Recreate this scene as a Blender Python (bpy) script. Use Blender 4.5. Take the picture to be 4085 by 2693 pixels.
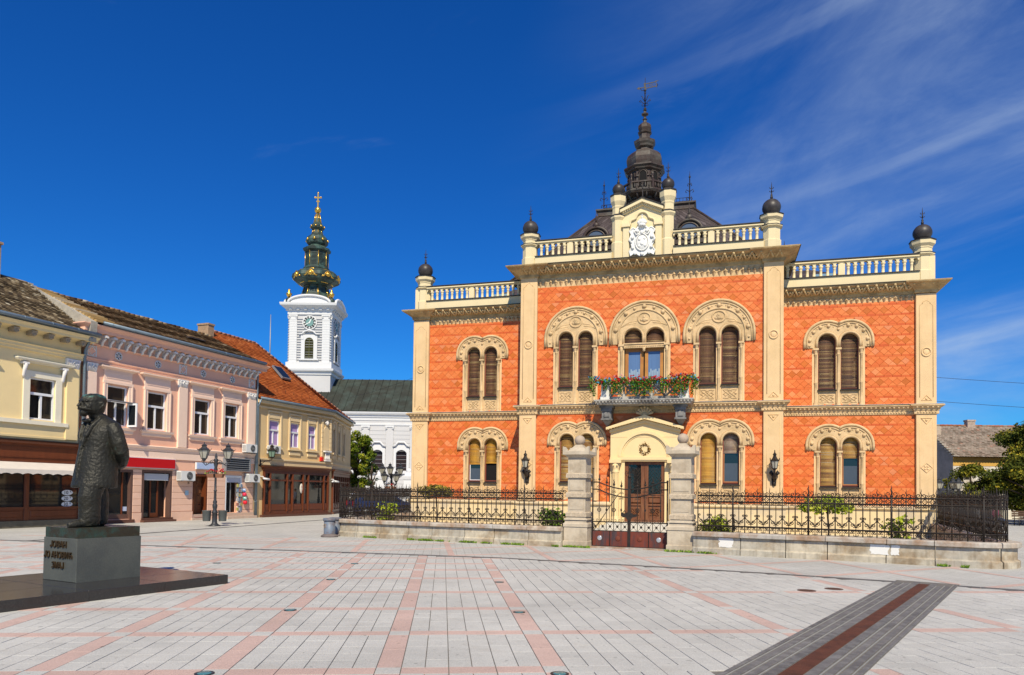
import bpy, math, random
from math import sin, cos, pi, radians, atan2, sqrt, hypot
from mathutils import Vector, Matrix
random.seed(7)
for o in list(bpy.data.objects): bpy.data.objects.remove(o)
scene = bpy.context.scene
col = scene.collection

# ------------------------------------------------------------------ camera
YAW, PITCH, ROLL = 0.27234, 0.028, 0.01329
CAM = Vector((2.846, -33.105, 1.70))
cd = bpy.data.cameras.new("Camera"); cam = bpy.data.objects.new("Camera", cd); col.objects.link(cam)
fw = Vector((-sin(YAW)*cos(PITCH), cos(YAW)*cos(PITCH), sin(PITCH)))
rt = Vector((cos(YAW), sin(YAW), 0)); up = rt.cross(fw)
R_ = cos(ROLL)*rt + sin(ROLL)*up; U_ = -sin(ROLL)*rt + cos(ROLL)*up
m = Matrix((R_, U_, -fw)).transposed().to_4x4(); m.translation = CAM
cam.matrix_world = m
cd.sensor_width = 36; cd.lens = 36*2900.7/4085; cd.shift_y = 532.1/4085
cd.clip_start = 0.1; cd.clip_end = 3000
scene.camera = cam

# ------------------------------------------------------------------ sky, sun, exposure
SUN_EL, SUN_AZ = radians(46), radians(19)          # light travels towards +Y, 19 degrees to the left of it
tolight = Vector((sin(SUN_AZ)*cos(SUN_EL), -cos(SUN_AZ)*cos(SUN_EL), sin(SUN_EL)))
w = bpy.data.worlds.new("World"); scene.world = w; w.use_nodes = True
nt = w.node_tree; nd = nt.nodes; lk = nt.links; nd.clear()
out = nd.new("ShaderNodeOutputWorld"); bg = nd.new("ShaderNodeBackground"); lk.new(bg.outputs[0], out.inputs[0])
sky = nd.new("ShaderNodeTexSky"); sky.sky_type = 'NISHITA'; sky.sun_disc = False
sky.sun_elevation = SUN_EL; sky.sun_rotation = atan2(tolight.x, tolight.y)
sky.altitude = 100; sky.air_density = 1.0; sky.dust_density = 0.0; sky.ozone_density = 4.0
hs = nd.new("ShaderNodeHueSaturation"); hs.inputs['Saturation'].default_value = 1.25; hs.inputs['Value'].default_value = 0.95
hs.inputs['Hue'].default_value = 0.505
pol = nd.new("ShaderNodeMix"); pol.data_type = 'RGBA'; pol.blend_type = 'MULTIPLY'; pol.inputs[0].default_value = 1; pol.inputs[7].default_value = (.16, .62, 1.02, 1)   # deep polarised blue
lk.new(sky.outputs[0], hs.inputs['Color']); lk.new(hs.outputs[0], pol.inputs[6])
# thin cirrus: streaked noise over the directions of the sky
tc = nd.new("ShaderNodeTexCoord")
def wmap(rot, scl, loc=(0,0,0)):
    a = nd.new("ShaderNodeMapping"); a.inputs['Rotation'].default_value = rot; a.inputs['Scale'].default_value = scl
    a.inputs['Location'].default_value = loc; lk.new(tc.outputs['Generated'], a.inputs[0]); return a
def wnoise(mp, sc, det, rough, dist=0.0):
    n = nd.new("ShaderNodeTexNoise"); n.inputs['Scale'].default_value = sc; n.inputs['Detail'].default_value = det
    n.inputs['Roughness'].default_value = rough; n.inputs['Distortion'].default_value = dist
    lk.new(mp.outputs[0], n.inputs['Vector']); return n.outputs['Fac']
def wramp(fac, a, b, hi=1.0):
    r = nd.new("ShaderNodeMapRange"); r.interpolation_type = 'SMOOTHSTEP'
    r.inputs[1].default_value = a; r.inputs[2].default_value = b; r.inputs[4].default_value = hi
    lk.new(fac, r.inputs[0]); return r.outputs[0]
def wmath(op, a, b):
    n = nd.new("ShaderNodeMath"); n.operation = op
    for i, q in enumerate((a, b)):
        if isinstance(q, (int, float)): n.inputs[i].default_value = q
        else: lk.new(q, n.inputs[i])
    return n.outputs[0]
def wdot(v):
    n = nd.new("ShaderNodeVectorMath"); n.operation = 'DOT_PRODUCT'; lk.new(tc.outputs['Generated'], n.inputs[0]); n.inputs[1].default_value = v; return n.outputs['Value']
def wcomb(a, b, c):
    n = nd.new("ShaderNodeCombineXYZ")
    for i_, q_ in enumerate((a, b, c)):
        if isinstance(q_, (int, float)): n.inputs[i_].default_value = q_
        else: lk.new(q_, n.inputs[i_])
    return n
e_along, e_across, e_deep = (.942,.264,.208), (-.20,-.056,.978), (.27,-.963,0)
def streaks(ka, kb, off):          # noise drawn out along the wind
    return wcomb(wmath('ADD', wmath('MULTIPLY', wdot(e_along), ka), off), wmath('MULTIPLY', wdot(e_across), kb), wmath('MULTIPLY', wdot(e_deep), ka))
bank = wmath('ADD', wdot((.80,.22,-.10)), wmath('MULTIPLY', wnoise(streaks(1.0, 2.0, 3.1), 1.6, 3, .5), .55))
big = wramp(bank, .16, .84)
streak = wramp(wnoise(streaks(1.0, 2.3, .4), 2.0, 9, .60, .6), .34, .76)
fine = wramp(wnoise(streaks(3.0, 8.0, 1.0), 2.6, 7, .65, .6), .35, .75)
low = wramp(wnoise(streaks(.6, 6.0, 7.7), 2.0, 6, .55, .25), .54, .72)
cl = wmath('MULTIPLY', big, wmath('ADD', wmath('MULTIPLY', streak, wmath('ADD', .42, wmath('MULTIPLY', fine, .3))), wmath('MULTIPLY', low, .30)))
cl = wmath('ADD', cl, wmath('MULTIPLY', wramp(wnoise(streaks(1.2, 4.5, 5.2), 1.9, 7, .6, .4), .60, .82), .16))
mx = nd.new("ShaderNodeMix"); mx.data_type = 'RGBA'
lk.new(cl, mx.inputs[0]); lk.new(pol.outputs[2], mx.inputs[6]); mx.inputs[7].default_value = (4.2, 5.2, 6.6, 1)
lk.new(mx.outputs[2], bg.inputs[0]); bg.inputs[1].default_value = 0.115
sd = bpy.data.lights.new("Sun", 'SUN'); sd.energy = 5.0; sd.angle = radians(0.53); sd.color = (1.0, 0.91, 0.71)
sun = bpy.data.objects.new("Sun", sd); col.objects.link(sun)
sun.rotation_euler = tolight.to_track_quat('Z', 'Y').to_euler(); sun.location = (0, -40, 60)
vs = scene.view_settings; vs.view_transform = 'Standard'; vs.look = 'None'; vs.exposure = 0.05; vs.gamma = 1; vs.use_curve_mapping = False
scene.cycles.max_bounces = 5; scene.cycles.diffuse_bounces = 2; scene.cycles.glossy_bounces = 3
scene.cycles.transparent_max_bounces = 8; scene.cycles.use_denoising = True

# ------------------------------------------------------------------ mesh helpers
class MB:
    def __init__(self): self.v = []; self.f = []; self.sm = []; self.at = []
    def add(self, vs, fs, smooth=False, a=None):
        n = len(self.v); self.v += [tuple(p) for p in vs]
        for q in fs: self.f.append(tuple(i+n for i in q)); self.sm.append(smooth); self.at.append(a)
        return self
    def box(self, x0, x1, y0, y1, z0, z1, a=None):
        return self.add([(x0,y0,z0),(x1,y0,z0),(x1,y1,z0),(x0,y1,z0),(x0,y0,z1),(x1,y0,z1),(x1,y1,z1),(x0,y1,z1)],
            [(0,3,2,1),(4,5,6,7),(0,1,5,4),(1,2,6,5),(2,3,7,6),(3,0,4,7)], a=a)
    def bbox(self, x0, x1, y0, y1, z0, z1, b, a=None):
        "box with the edges of its front (y0) face chamfered"
        return self.frustum([(x0,y0+b,z0),(x1,y0+b,z0),(x1,y0+b,z1),(x0,y0+b,z1)], [(x0+b,y0,z0+b),(x1-b,y0,z0+b),(x1-b,y0,z1-b),(x0+b,y0,z1-b)], y1, a)
    def frustum(self, base, top, yback, a=None):
        n = len(base); back = [(p[0], yback, p[2]) for p in base]
        vs = back+list(base)+list(top); fs = []
        for i in range(n):
            j = (i+1) % n
            fs += [(i, j, n+j, n+i), (n+i, n+j, 2*n+j, 2*n+i)]
        fs.append(tuple(range(2*n, 3*n)))
        return self.add(vs, fs, a=a)
    def prism(self, poly, y0, y1, axis='y', back=True, a=None):
        "polygon (u,v) extruded: axis y: (u,y,v); axis z: (u,v,z); axis x: (x,u,v)"
        n = len(poly)
        P = {'y': lambda u, v, t: (u, t, v), 'z': lambda u, v, t: (u, v, t), 'x': lambda u, v, t: (t, u, v)}[axis]
        ar = sum(poly[i][0]*poly[(i+1)%n][1]-poly[(i+1)%n][0]*poly[i][1] for i in range(n))
        if ar < 0: poly = poly[::-1]
        vs = [P(u, v, y0) for u, v in poly]+[P(u, v, y1) for u, v in poly]
        fr, bk = tuple(range(n)), tuple(range(2*n-1, n-1, -1))
        if axis != 'y': fr, bk = fr[::-1], bk[::-1]
        fs = [fr]+([bk] if back else [])
        for i in range(n):
            j = (i+1) % n
            fs.append((i, n+i, n+j, j) if axis == 'y' else (i, j, n+j, n+i))
        return self.add(vs, fs, a=a)
    def lathe(self, prof, cx=0, cy=0, n=14, ph=0, smooth=True, flat=False, cap=True, a=None, sx=1, sy=1):
        vs = []; fs = []
        for r, z in prof:
            for k in range(n):
                t = 2*pi*k/n+ph; vs.append((cx+sx*r*cos(t), cy+sy*r*sin(t), z))
        for i in range(len(prof)-1):
            for k in range(n):
                q = (k+1) % n; fs.append((i*n+k, i*n+q, (i+1)*n+q, (i+1)*n+k))
        if cap:
            fs.append(tuple(range(n-1, -1, -1))); fs.append(tuple(range((len(prof)-1)*n, len(prof)*n)))
        return self.add(vs, fs, smooth=smooth and not flat, a=a)
    def tube(self, pts, r, n=5, closed=False, smooth=True, a=None, cap=True):
        pts = [Vector(p) for p in pts]; N = len(pts); vs = []; fs = []
        rr = r if isinstance(r, (list, tuple)) else [r]*N
        prev = None
        for i, p in enumerate(pts):
            d = (pts[(i+1) % N]-pts[i-1]) if closed else (pts[min(i+1, N-1)]-pts[max(i-1, 0)])
            if d.length < 1e-9: d = Vector((0, 0, 1))
            d.normalize()
            if prev is None:
                ref = Vector((0, 0, 1)) if abs(d.z) < .9 else Vector((0, 1, 0))
                s = d.cross(ref).normalized()
            else:
                s = (prev-d*prev.dot(d))
                s = s.normalized() if s.length > 1e-6 else d.orthogonal().normalized()
            prev = s; t = d.cross(s)
            for k in range(n):
                an = 2*pi*k/n; vs.append(p+(s*cos(an)+t*sin(an))*rr[i])
        for i in range(N if closed else N-1):
            j = (i+1) % N
            for k in range(n):
                q = (k+1) % n; fs.append((i*n+k, i*n+q, j*n+q, j*n+k))
        if not closed and cap:
            fs.append(tuple(range(n-1, -1, -1))); fs.append(tuple(range((N-1)*n, N*n)))
        return self.add(vs, fs, smooth=smooth, a=a)
    def ball(self, c, r, n=8, m=5, sc=(1,1,1), a=None):
        vs = [(c[0], c[1], c[2]-r*sc[2])]; fs = []
        for i in range(1, m):
            t = -pi/2+pi*i/m
            for k in range(n):
                p = 2*pi*k/n; vs.append((c[0]+r*sc[0]*cos(t)*cos(p), c[1]+r*sc[1]*cos(t)*sin(p), c[2]+r*sc[2]*sin(t)))
        vs.append((c[0], c[1], c[2]+r*sc[2])); L = len(vs)-1
        for k in range(n):
            q = (k+1) % n; fs.append((0, 1+q, 1+k)); fs.append((L, L-n+k, L-n+q))
            for i in range(m-2): fs.append((1+i*n+k, 1+i*n+q, 1+(i+1)*n+q, 1+(i+1)*n+k))
        return self.add(vs, fs, smooth=True, a=a)
    def sweep_u(self, xa, xb, y, yb, prof, a=None, left=True, right=True):
        "moulding profile [(out,z)] swept along the front y from xa to xb and back along both sides to yb"
        n = len(prof); vs = []; fs = []
        for o, z in prof:
            L = [(xa-o, yb, z)] if left else []
            L += [(xa-(o if left else 0), y-o, z), (xb+(o if right else 0), y-o, z)]
            if right: L.append((xb+o, yb, z))
            vs += L
        k = len(vs)//n
        for i in range(n-1):
            for j in range(k-1): fs.append((i*k+j, i*k+j+1, (i+1)*k+j+1, (i+1)*k+j))
        fs.append(tuple(reversed(range(k)))); fs.append(tuple((n-1)*k+j for j in range(k)))
        return self.add(vs, fs, a=a)
    def xf(self, M, start=0):
        for i in range(start, len(self.v)): self.v[i] = tuple(M @ Vector(self.v[i]))
        return self
    def mesh(self, name, mats):
        me = bpy.data.meshes.new(name); me.from_pydata(self.v, [], self.f)
        me.polygons.foreach_set("use_smooth", self.sm)
        for mt in (mats if isinstance(mats, (list, tuple)) else [mats]): me.materials.append(mt)
        if any(q is not None for q in self.at):
            at = me.attributes.new("tone", 'FLOAT', 'FACE'); at.data.foreach_set("value", [q if q is not None else .5 for q in self.at])
        me.update(); return me
    def build(self, name, mats, parent=None, loc=None, rotz=0.0, kind=None):
        return obj(name, self.mesh(name, mats), parent, loc, rotz, kind)
def obj(name, me, parent=None, loc=None, rotz=0.0, kind=None):
    o = bpy.data.objects.new(name, me); col.objects.link(o)
    if parent is not None: o.parent = parent
    if loc is not None: o.location = loc
    o.rotation_euler = (0, 0, rotz)
    if kind: o["kind"] = kind
    return o
def tag(o, label, cat, group=None):
    o["label"] = label; o["category"] = cat
    if group: o["group"] = group
    return o
def thing(name, label, cat, loc=(0,0,0), rotz=0.0, group=None):
    return tag(obj(name, None, None, loc, rotz), label, cat, group)
def dup(o, loc, rotz=None, label=None, parent=None):
    c = o.copy(); col.objects.link(c); c.parent = parent
    if parent is None or loc is not None: c.location = loc if loc is not None else c.location
    if rotz is not None: c.rotation_euler = (0, 0, rotz)
    if label: c["label"] = label
    for ch in [x for x in bpy.data.objects if x.parent == o]: dup(ch, None, None, None, c)
    return c
def arc(cx, cz, r, a0, a1, n):
    return [(cx+r*cos(radians(a0+(a1-a0)*i/n)), cz+r*sin(radians(a0+(a1-a0)*i/n))) for i in range(n+1)]
def text_mb(body, size, depth):
    cu = bpy.data.curves.new("t", 'FONT'); cu.body = body; cu.size = size; cu.extrude = depth; cu.align_x = 'CENTER'; cu.resolution_u = 2
    o = bpy.data.objects.new("t", cu); col.objects.link(o)
    dg = bpy.context.evaluated_depsgraph_get(); me = bpy.data.meshes.new_from_object(o.evaluated_get(dg))
    mb = MB(); mb.add([v.co[:] for v in me.vertices], [tuple(p.vertices) for p in me.polygons])
    bpy.data.objects.remove(o); bpy.data.meshes.remove(me); bpy.data.curves.remove(cu)
    return mb

# ------------------------------------------------------------------ materials
MATS = {}
def mat(name, c, rough=0.85, var=0.12, scale=3.0, c2=None, c2amt=0.0, c2scale=0.6, bump=0.0, bscale=30.0, metal=0.0,
        tone=None, spec=0.4, stretch=(1,1,1), coords='Object', streak=0.0, tint=None, grime=0.0, emis=None):
    if name in MATS: return MATS[name]
    M = bpy.data.materials.new(name); MATS[name] = M; M.use_nodes = True
    t = M.node_tree; N = t.nodes; L = t.links; N.clear()
    o = N.new("ShaderNodeOutputMaterial"); b = N.new("ShaderNodeBsdfPrincipled"); L.new(b.outputs[0], o.inputs[0])
    b.inputs['Roughness'].default_value = rough; b.inputs['Metallic'].default_value = metal
    b.inputs['Specular IOR Level'].default_value = spec
    tcn = N.new("ShaderNodeTexCoord"); mp = N.new("ShaderNodeMapping"); mp.inputs['Scale'].default_value = stretch
    src = tcn.outputs['Object']
    if coords == 'World':
        g = N.new("ShaderNodeNewGeometry"); src = g.outputs['Position']
    L.new(src, mp.inputs[0])
    def noise(sc, det=5, rg=0.6, vec=None):
        n = N.new("ShaderNodeTexNoise"); n.inputs['Scale'].default_value = sc; n.inputs['Detail'].default_value = det
        n.inputs['Roughness'].default_value = rg; L.new(vec or mp.outputs[0], n.inputs['Vector']); return n.outputs['Fac']
    def rng(f, a, bb, lo, hi):
        r = N.new("ShaderNodeMapRange"); r.inputs[1].default_value = a; r.inputs[2].default_value = bb
        r.inputs[3].default_value = lo; r.inputs[4].default_value = hi; L.new(f, r.inputs[0]); return r.outputs[0]
    def mixc(f, a, bb, blend='MIX'):
        n = N.new("ShaderNodeMix"); n.data_type = 'RGBA'; n.blend_type = blend
        if isinstance(f, float): n.inputs[0].default_value = f
        else: L.new(f, n.inputs[0])
        for i, q in ((6, a), (7, bb)):
            if isinstance(q, tuple): n.inputs[i].default_value = (*q[:3], 1)
            else: L.new(q, n.inputs[i])
        return n.outputs[2]
    cur = tuple(c)
    if tone:                                   # per-piece tone from the face attribute
        at = N.new("ShaderNodeAttribute"); at.attribute_name = "tone"
        rp = N.new("ShaderNodeValToRGB"); els = rp.color_ramp.elements
        while len(els) > 1: els.remove(els[-1])
        els[0].position = tone[0][0]; els[0].color = (*tone[0][1], 1)
        for ps, cc in tone[1:]:
            e = els.new(ps); e.color = (*cc, 1)
        L.new(at.outputs['Fac'], rp.inputs[0]); cur = rp.outputs[0]
    elif tint:                                 # per-object tone
        oi = N.new("ShaderNodeObjectInfo"); cur = mixc(oi.outputs['Random'], tuple(c), tuple(tint))
    if c2: cur = mixc(rng(noise(c2scale, 6, .65), .45, .62, 0, c2amt), cur, tuple(c2))
    if var:
        v = rng(noise(scale, 7, .65), .25, .75, 1-var, 1+var*.6)
        cb = N.new("ShaderNodeCombineColor"); [L.new(v, cb.inputs[i]) for i in range(3)]
        cur = mixc(1.0, cur, cb.outputs[0], 'MULTIPLY')
    if streak:
        m2 = N.new("ShaderNodeMapping"); m2.inputs['Scale'].default_value = (7, 7, .35); L.new(src, m2.inputs[0])
        f = rng(noise(1.0, 5, .6, m2.outputs[0]), .52, .75, 0, streak)
        cur = mixc(f, cur, (.10, .075, .05))
    if grime:
        f = rng(noise(1.1, 8, .7), .5, .75, 0, grime); cur = mixc(f, cur, (.09, .075, .055))
    if isinstance(cur, tuple): b.inputs['Base Color'].default_value = (*cur, 1)
    else: L.new(cur, b.inputs['Base Color'])
    if bump:
        bn = N.new("ShaderNodeBump"); bn.inputs['Strength'].default_value = bump; bn.inputs['Distance'].default_value = .02
        L.new(noise(bscale, 6, .6), bn.inputs['Height']); L.new(bn.outputs[0], b.inputs['Normal'])
    if emis: b.inputs['Emission Color'].default_value = (*emis, 1); b.inputs['Emission Strength'].default_value = 1
    return M
STONE = mat("cream_render", (.78,.535,.285), .85, .10, 2.2, (.66,.45,.22), .5, .7, bump=.12, bscale=9, streak=.10)
CARVE = mat("carved_stone", (.70,.49,.265), .9, .16, 6, (.46,.32,.16), .6, 2.0, bump=.35, bscale=26)
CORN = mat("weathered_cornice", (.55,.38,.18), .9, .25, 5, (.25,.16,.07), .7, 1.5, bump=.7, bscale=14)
PALE = mat("pale_render", (.80,.655,.39), .8, .05, 1.5, bump=.05, bscale=8, streak=.05)
PORTAL = mat("portal_render", (.82,.615,.32), .75, .05, 2, bump=.04, bscale=8)
PLIN = mat("plinth_render", (.80,.61,.34), .85, .08, 1.2, (.52,.44,.33), .7, .8, bump=.1, bscale=9, streak=.12)
TILE = mat("glazed_facing_tile", (.7,.17,.05), .42, .10, 5, tone=[(0,(.55,.135,.020)),(.11,(.64,.165,.026)),(.15,(.60,.100,.022)),(.26,(.69,.140,.032)),(.34,(.71,.165,.036)),(.60,(.76,.205,.050)),(.85,(.80,.240,.070)),(.95,(.80,.265,.095)),(1.0,(.72,.235,.09))], spec=.3, grime=.10)
GROUT = mat("tile_joint", (.46,.09,.025), .9, .15, 6)
SLATE = mat("dark_roof_slate", (.055,.040,.036), .55, .3, 6, (.12,.09,.08), .5, 3, bump=.4, bscale=18)
COPPER = mat("brown_copper_roof", (.060,.036,.026), .5, .25, 5, (.15,.15,.12), .45, 1.8, bump=.15, bscale=10)
DOMEM = mat("dark_dome_metal", (.040,.032,.030), .45, .2, 5, (.10,.09,.08), .4, 3)
IRON = mat("wrought_iron", (.020,.015,.012), .55, .35, 15, (.05,.028,.016), .5, 8, spec=.4)
LEADF = mat("roof_flashing", (.035,.028,.025), .6, .2, 5)
OCHRE = mat("ochre_shutter", (.62,.33,.035), .6, .2, 5, (.40,.19,.03), .6, 1.2, stretch=(1,1,6))
BROWN = mat("brown_shutter", (.17,.068,.028), .6, .35, 5, (.32,.20,.08), .55, 1.6, stretch=(1,1,7))
FRAME = mat("red_brown_window_frame", (.21,.05,.03), .5, .15, 8)
WOOD = mat("dark_door_wood", (.17,.058,.022), .5, .3, 5, (.26,.12,.05), .5, 2, stretch=(4,4,.6), bump=.15, bscale=20)
OAK = mat("golden_window_wood", (.55,.24,.05), .5, .3, 6, (.30,.10,.02), .6, 3)
GLASS = mat("dark_glass", (.012,.014,.016), .04, 0, spec=.7)
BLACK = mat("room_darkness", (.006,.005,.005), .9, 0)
CURT = mat("pale_blue_curtain", (.06,.085,.12), .9, .2, 8, stretch=(9,9,.4))
WHITE = mat("white_paint", (.80,.80,.80), .5, .05, 4)
GRAN = mat("grey_granite_wall", (.55,.48,.365), .85, .3, 5, (.30,.21,.12), .8, 1.3, bump=.3, bscale=30, tint=(.46,.42,.345), streak=.5, spec=.25)
COPE = mat("granite_coping", (.54,.46,.36), .85, .3, 5, (.32,.17,.08), .75, 1.6, bump=.3, bscale=30, tint=(.45,.42,.38), streak=.3)
PIER = mat("sandstone_pier", (.56,.47,.35), .88, .22, 4, (.36,.28,.19), .7, 1.4, bump=.25, bscale=24, streak=.12)
ROUGHST = mat("rough_sandstone", (.52,.42,.30), .95, .3, 14, bump=1.0, bscale=22)
RUST = mat("rust_red_sheet", (.17,.035,.018), .6, .3, 4, (.045,.04,.045), .85, 2.2, stretch=(2,2,.6))
PATCH = mat("white_patch", (.76,.74,.70), .85, .05, 5)
BLUEG = mat("lamp_glass", (.42,.40,.33), .15, .1, 6)
# ================================================================== the setting
PHI = 0.36652
gdir = Vector((-sin(PHI), cos(PHI))); tdir = Vector((cos(PHI), sin(PHI)))
def GP(a, b): return (tdir*a+gdir*b)        # grid coordinates: a across, b along
def inv(x, y): return (x*tdir.x+y*tdir.y, x*gdir.x+y*gdir.y)

# pavement material: granite slabs, used on the far sheet (pattern) and on the slabs built one by one (plain)
def paving_mat(name, pattern, c=(.535,.52,.478)):
    M = bpy.data.materials.new(name); M.use_nodes = True; t = M.node_tree; N = t.nodes; L = t.links
    b = N["Principled BSDF"]; b.inputs['Roughness'].default_value = .8; b.inputs['Specular IOR Level'].default_value = .3
    g = N.new("ShaderNodeNewGeometry")
    def noise(sc, det, rg=.6):
        n = N.new("ShaderNodeTexNoise"); n.inputs['Scale'].default_value = sc; n.inputs['Detail'].default_value = det; n.inputs['Roughness'].default_value = rg
        L.new(g.outputs['Position'], n.inputs['Vector']); return n.outputs['Fac']
    def rng(f, a, bb, lo, hi):
        r = N.new("ShaderNodeMapRange"); r.inputs[1].default_value = a; r.inputs[2].default_value = bb; r.inputs[3].default_value = lo; r.inputs[4].default_value = hi
        L.new(f, r.inputs[0]); return r.outputs[0]
    def mul(col_, f):
        n = N.new("ShaderNodeMix"); n.data_type = 'RGBA'; n.blend_type = 'MULTIPLY'; n.inputs[0].default_value = 1
        cb = N.new("ShaderNodeCombineColor"); [L.new(f, cb.inputs[i]) for i in range(3)]
        if isinstance(col_, tuple): n.inputs[6].default_value = (*col_, 1)
        else: L.new(col_, n.inputs[6])
        L.new(cb.outputs[0], n.inputs[7]); return n.outputs[2]
    cur = mul(c, rng(noise(90, 2, .8), .3, .7, .72, 1.16))
    cur = mul(cur, rng(noise(.55, 6), .3, .7, .86, 1.1))
    cur = mul(cur, rng(noise(5, 4, .7), .55, .75, 1.0, .86))
    cur = mul(cur, rng(noise(11, 2, .4), .705, .735, 1.0, .62))
    # warm stains
    n = N.new("ShaderNodeMix"); n.data_type = 'RGBA'; L.new(rng(noise(1.3, 8, .7), .56, .75, 0, .35), n.inputs[0]); L.new(cur, n.inputs[6]); n.inputs[7].default_value = (.36, .31, .25, 1); cur = n.outputs[2]
    if pattern:
        mp = N.new("ShaderNodeMapping"); mp.inputs['Rotation'].default_value = (0, 0, -PHI+radians(pattern)); L.new(g.outputs['Position'], mp.inputs[0])
        br = N.new("ShaderNodeTexBrick"); br.inputs['Scale'].default_value = 1.0; br.inputs['Brick Width'].default_value = .36; br.inputs['Row Height'].default_value = .226
        br.inputs['Mortar Size'].default_value = .006; br.inputs['Color1'].default_value = (1,1,1,1); br.inputs['Color2'].default_value = (.93,.93,.93,1); br.inputs['Mortar'].default_value = (.62,.60,.56,1)
        L.new(mp.outputs[0], br.inputs['Vector'])
        n = N.new("ShaderNodeMix"); n.data_type = 'RGBA'; n.blend_type = 'MULTIPLY'; n.inputs[0].default_value = 1; L.new(cur, n.inputs[6]); L.new(br.outputs['Color'], n.inputs[7]); cur = n.outputs[2]
    else:
        oi = N.new("ShaderNodeAttribute"); oi.attribute_name = "tone"
        cur = mul(cur, rng(oi.outputs['Fac'], 0, 1, .955, 1.035))
    L.new(cur, b.inputs['Base Color'])
    bn = N.new("ShaderNodeBump"); bn.inputs['Strength'].default_value = .25; bn.inputs['Distance'].default_value = .01
    L.new(noise(70, 4), bn.inputs['Height']); L.new(bn.outputs[0], b.inputs['Normal'])
    return M
PAVE_FAR = paving_mat("plaza_paving_far", 90)
PAVE = paving_mat("plaza_paving_slab", 0)
PINK = paving_mat("pink_granite_slab", 0, (.57,.405,.345))
JOINT = mat("paving_joint_sand", (.17,.155,.135), .95, .3, 12, coords='World')
DARKST = mat("dark_basalt", (.10,.095,.09), .7, .25, 10, (.17,.16,.15), .6, 3, coords='World', bump=.2, bscale=40)

g0 = MB().add([(-400,-120,0),(400,-120,0),(400,700,0),(-400,700,0)], [(0,1,2,3)])
plaza = g0.build("ground", PAVE_FAR, kind="structure")

# dark stone line that cuts the plaza in two
LINE = [(-30,-16.1),(-13.07,-15.9),(-7.19,-15.62),(-2.33,-15.45),(2.03,-16.2),(4.12,-16.62),(6.36,-17.2),(8.29,-17.78),(30,-24.3)]
def line_y(x):
    for (xa, ya), (xb, yb) in zip(LINE, LINE[1:]):
        if xa <= x <= xb: return ya+(yb-ya)*(x-xa)/(xb-xa)
    return -20
# near field: joint bed, then slabs one by one
bed = MB(); 
pts = [(x, y-.02) for x, y in LINE]
bed.add([(x, y, .004) for x, y in pts]+[(30,-34,.004),(-30,-34,.004)], [tuple(range(len(pts)+1, -1, -1))])
bed.build("paving_bed", JOINT, kind="structure")
AB = [inv(*q) for q in ((-.61,-27.04),(-1.52,-25.46),(-2.41,-23.9),(-3.27,-22.41),(-4.23,-20.75),(-4.97,-19.46),(-5.65,-18.29),(-6.34,-17.09))]
TB = sorted([b for a, b in AB]); TB = [TB[0]-1.8*k for k in (4,3,2,1)]+TB+[TB[-1]+1.35*k for k in range(1,5)]
a0 = inv(-.04,-26.94)[0]; LA = [a0+1.58*k for k in range(-12, 10)]
HW = .118
# drain channel strip (right): axis from its near end to the dark line
DR0, DR1 = Vector((3.57,-25.72)), Vector((6.85,-17.15)); dax = (DR1-DR0).normalized(); dno = Vector((dax.y,-dax.x))
def in_drain(x, y, mrg=.0):
    p = Vector((x, y))-DR0; return abs(p.dot(dno)) < .53+mrg and p.dot(dax) < (DR1-DR0).length+.25
# pedestal platform axes
E1, E2 = Vector((.22,.9755)), Vector((.9755,-.22)); PR0 = Vector((-5.38,-22.09))
slabs = []                                   # (distance, pink?, corners)
def add_slab(a1, a2, b1, b2, pink):
    gp = .0042
    c = GP((a1+a2)/2, (b1+b2)/2)
    if c.y > line_y(c.x)-.09 or c.y < -31.5: return
    d = Vector((c.x-CAM.x, c.y-CAM.y)); 
    fwd = d.dot(Vector((-sin(YAW), cos(YAW)))); lat = d.dot(Vector((cos(YAW), sin(YAW))))
    if fwd < 4.2 or abs(lat) > fwd*.78+1.2: return
    if in_drain(c.x, c.y, -.2): return
    w_ = c-PR0
    if -2.5 < w_.dot(E2) < -.25 and -5.0 < w_.dot(E1) < -.25: return
    gb = .0012
    cs = [GP(a1+gp, b1+gb), GP(a2-gp, b1+gb), GP(a2-gp, b2-gb), GP(a1+gp, b2-gb)]
    pix = (a2-a1)*(b2-b1)/fwd**3
    slabs.append((-pix, pink, cs))
random.seed(3)
RIGHT_ANG = lambda x: 0
for i in range(len(LA)-1):
    pa, qa = LA[i], LA[i+1]
    skip = LA[i] > a0+1.6 and (i % 2 == 0)            # right of the third band the bands stand twice as far apart
    for j in range(len(TB)-1):
        pb, qb = TB[j], TB[j+1]
        x0, x1 = pa+HW, qa-HW; nz = 6
        y0, y1 = pb+HW, qb-HW; nr = max(3, round((y1-y0)/.31))
        far_right = pa > a0+1.5
        tr = True if not far_right else (j % 2 == 1)
        for u in range(nz):
            ofs = random.choice((0, .12, .2)); 
            rows = [y0+(y1-y0)*k/nr for k in range(nr+1)]
            for k in range(nr): add_slab(x0+(x1-x0)*u/nz, x0+(x1-x0)*(u+1)/nz, rows[k], rows[k+1], False)
        long_pink = not (far_right and i % 2 == 0)
        for k in range(2): add_slab(pa-HW, pa+HW, y0+(y1-y0)*k/2, y0+(y1-y0)*(k+1)/2, long_pink)
        add_slab(pa-HW, pa+HW, pb-HW, pb+HW, False)
        for k in range(3): add_slab(x0+(x1-x0)*k/3, x0+(x1-x0)*(k+1)/3, pb-HW, pb+HW, tr)
slabs.sort(key=lambda s: s[0])
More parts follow.
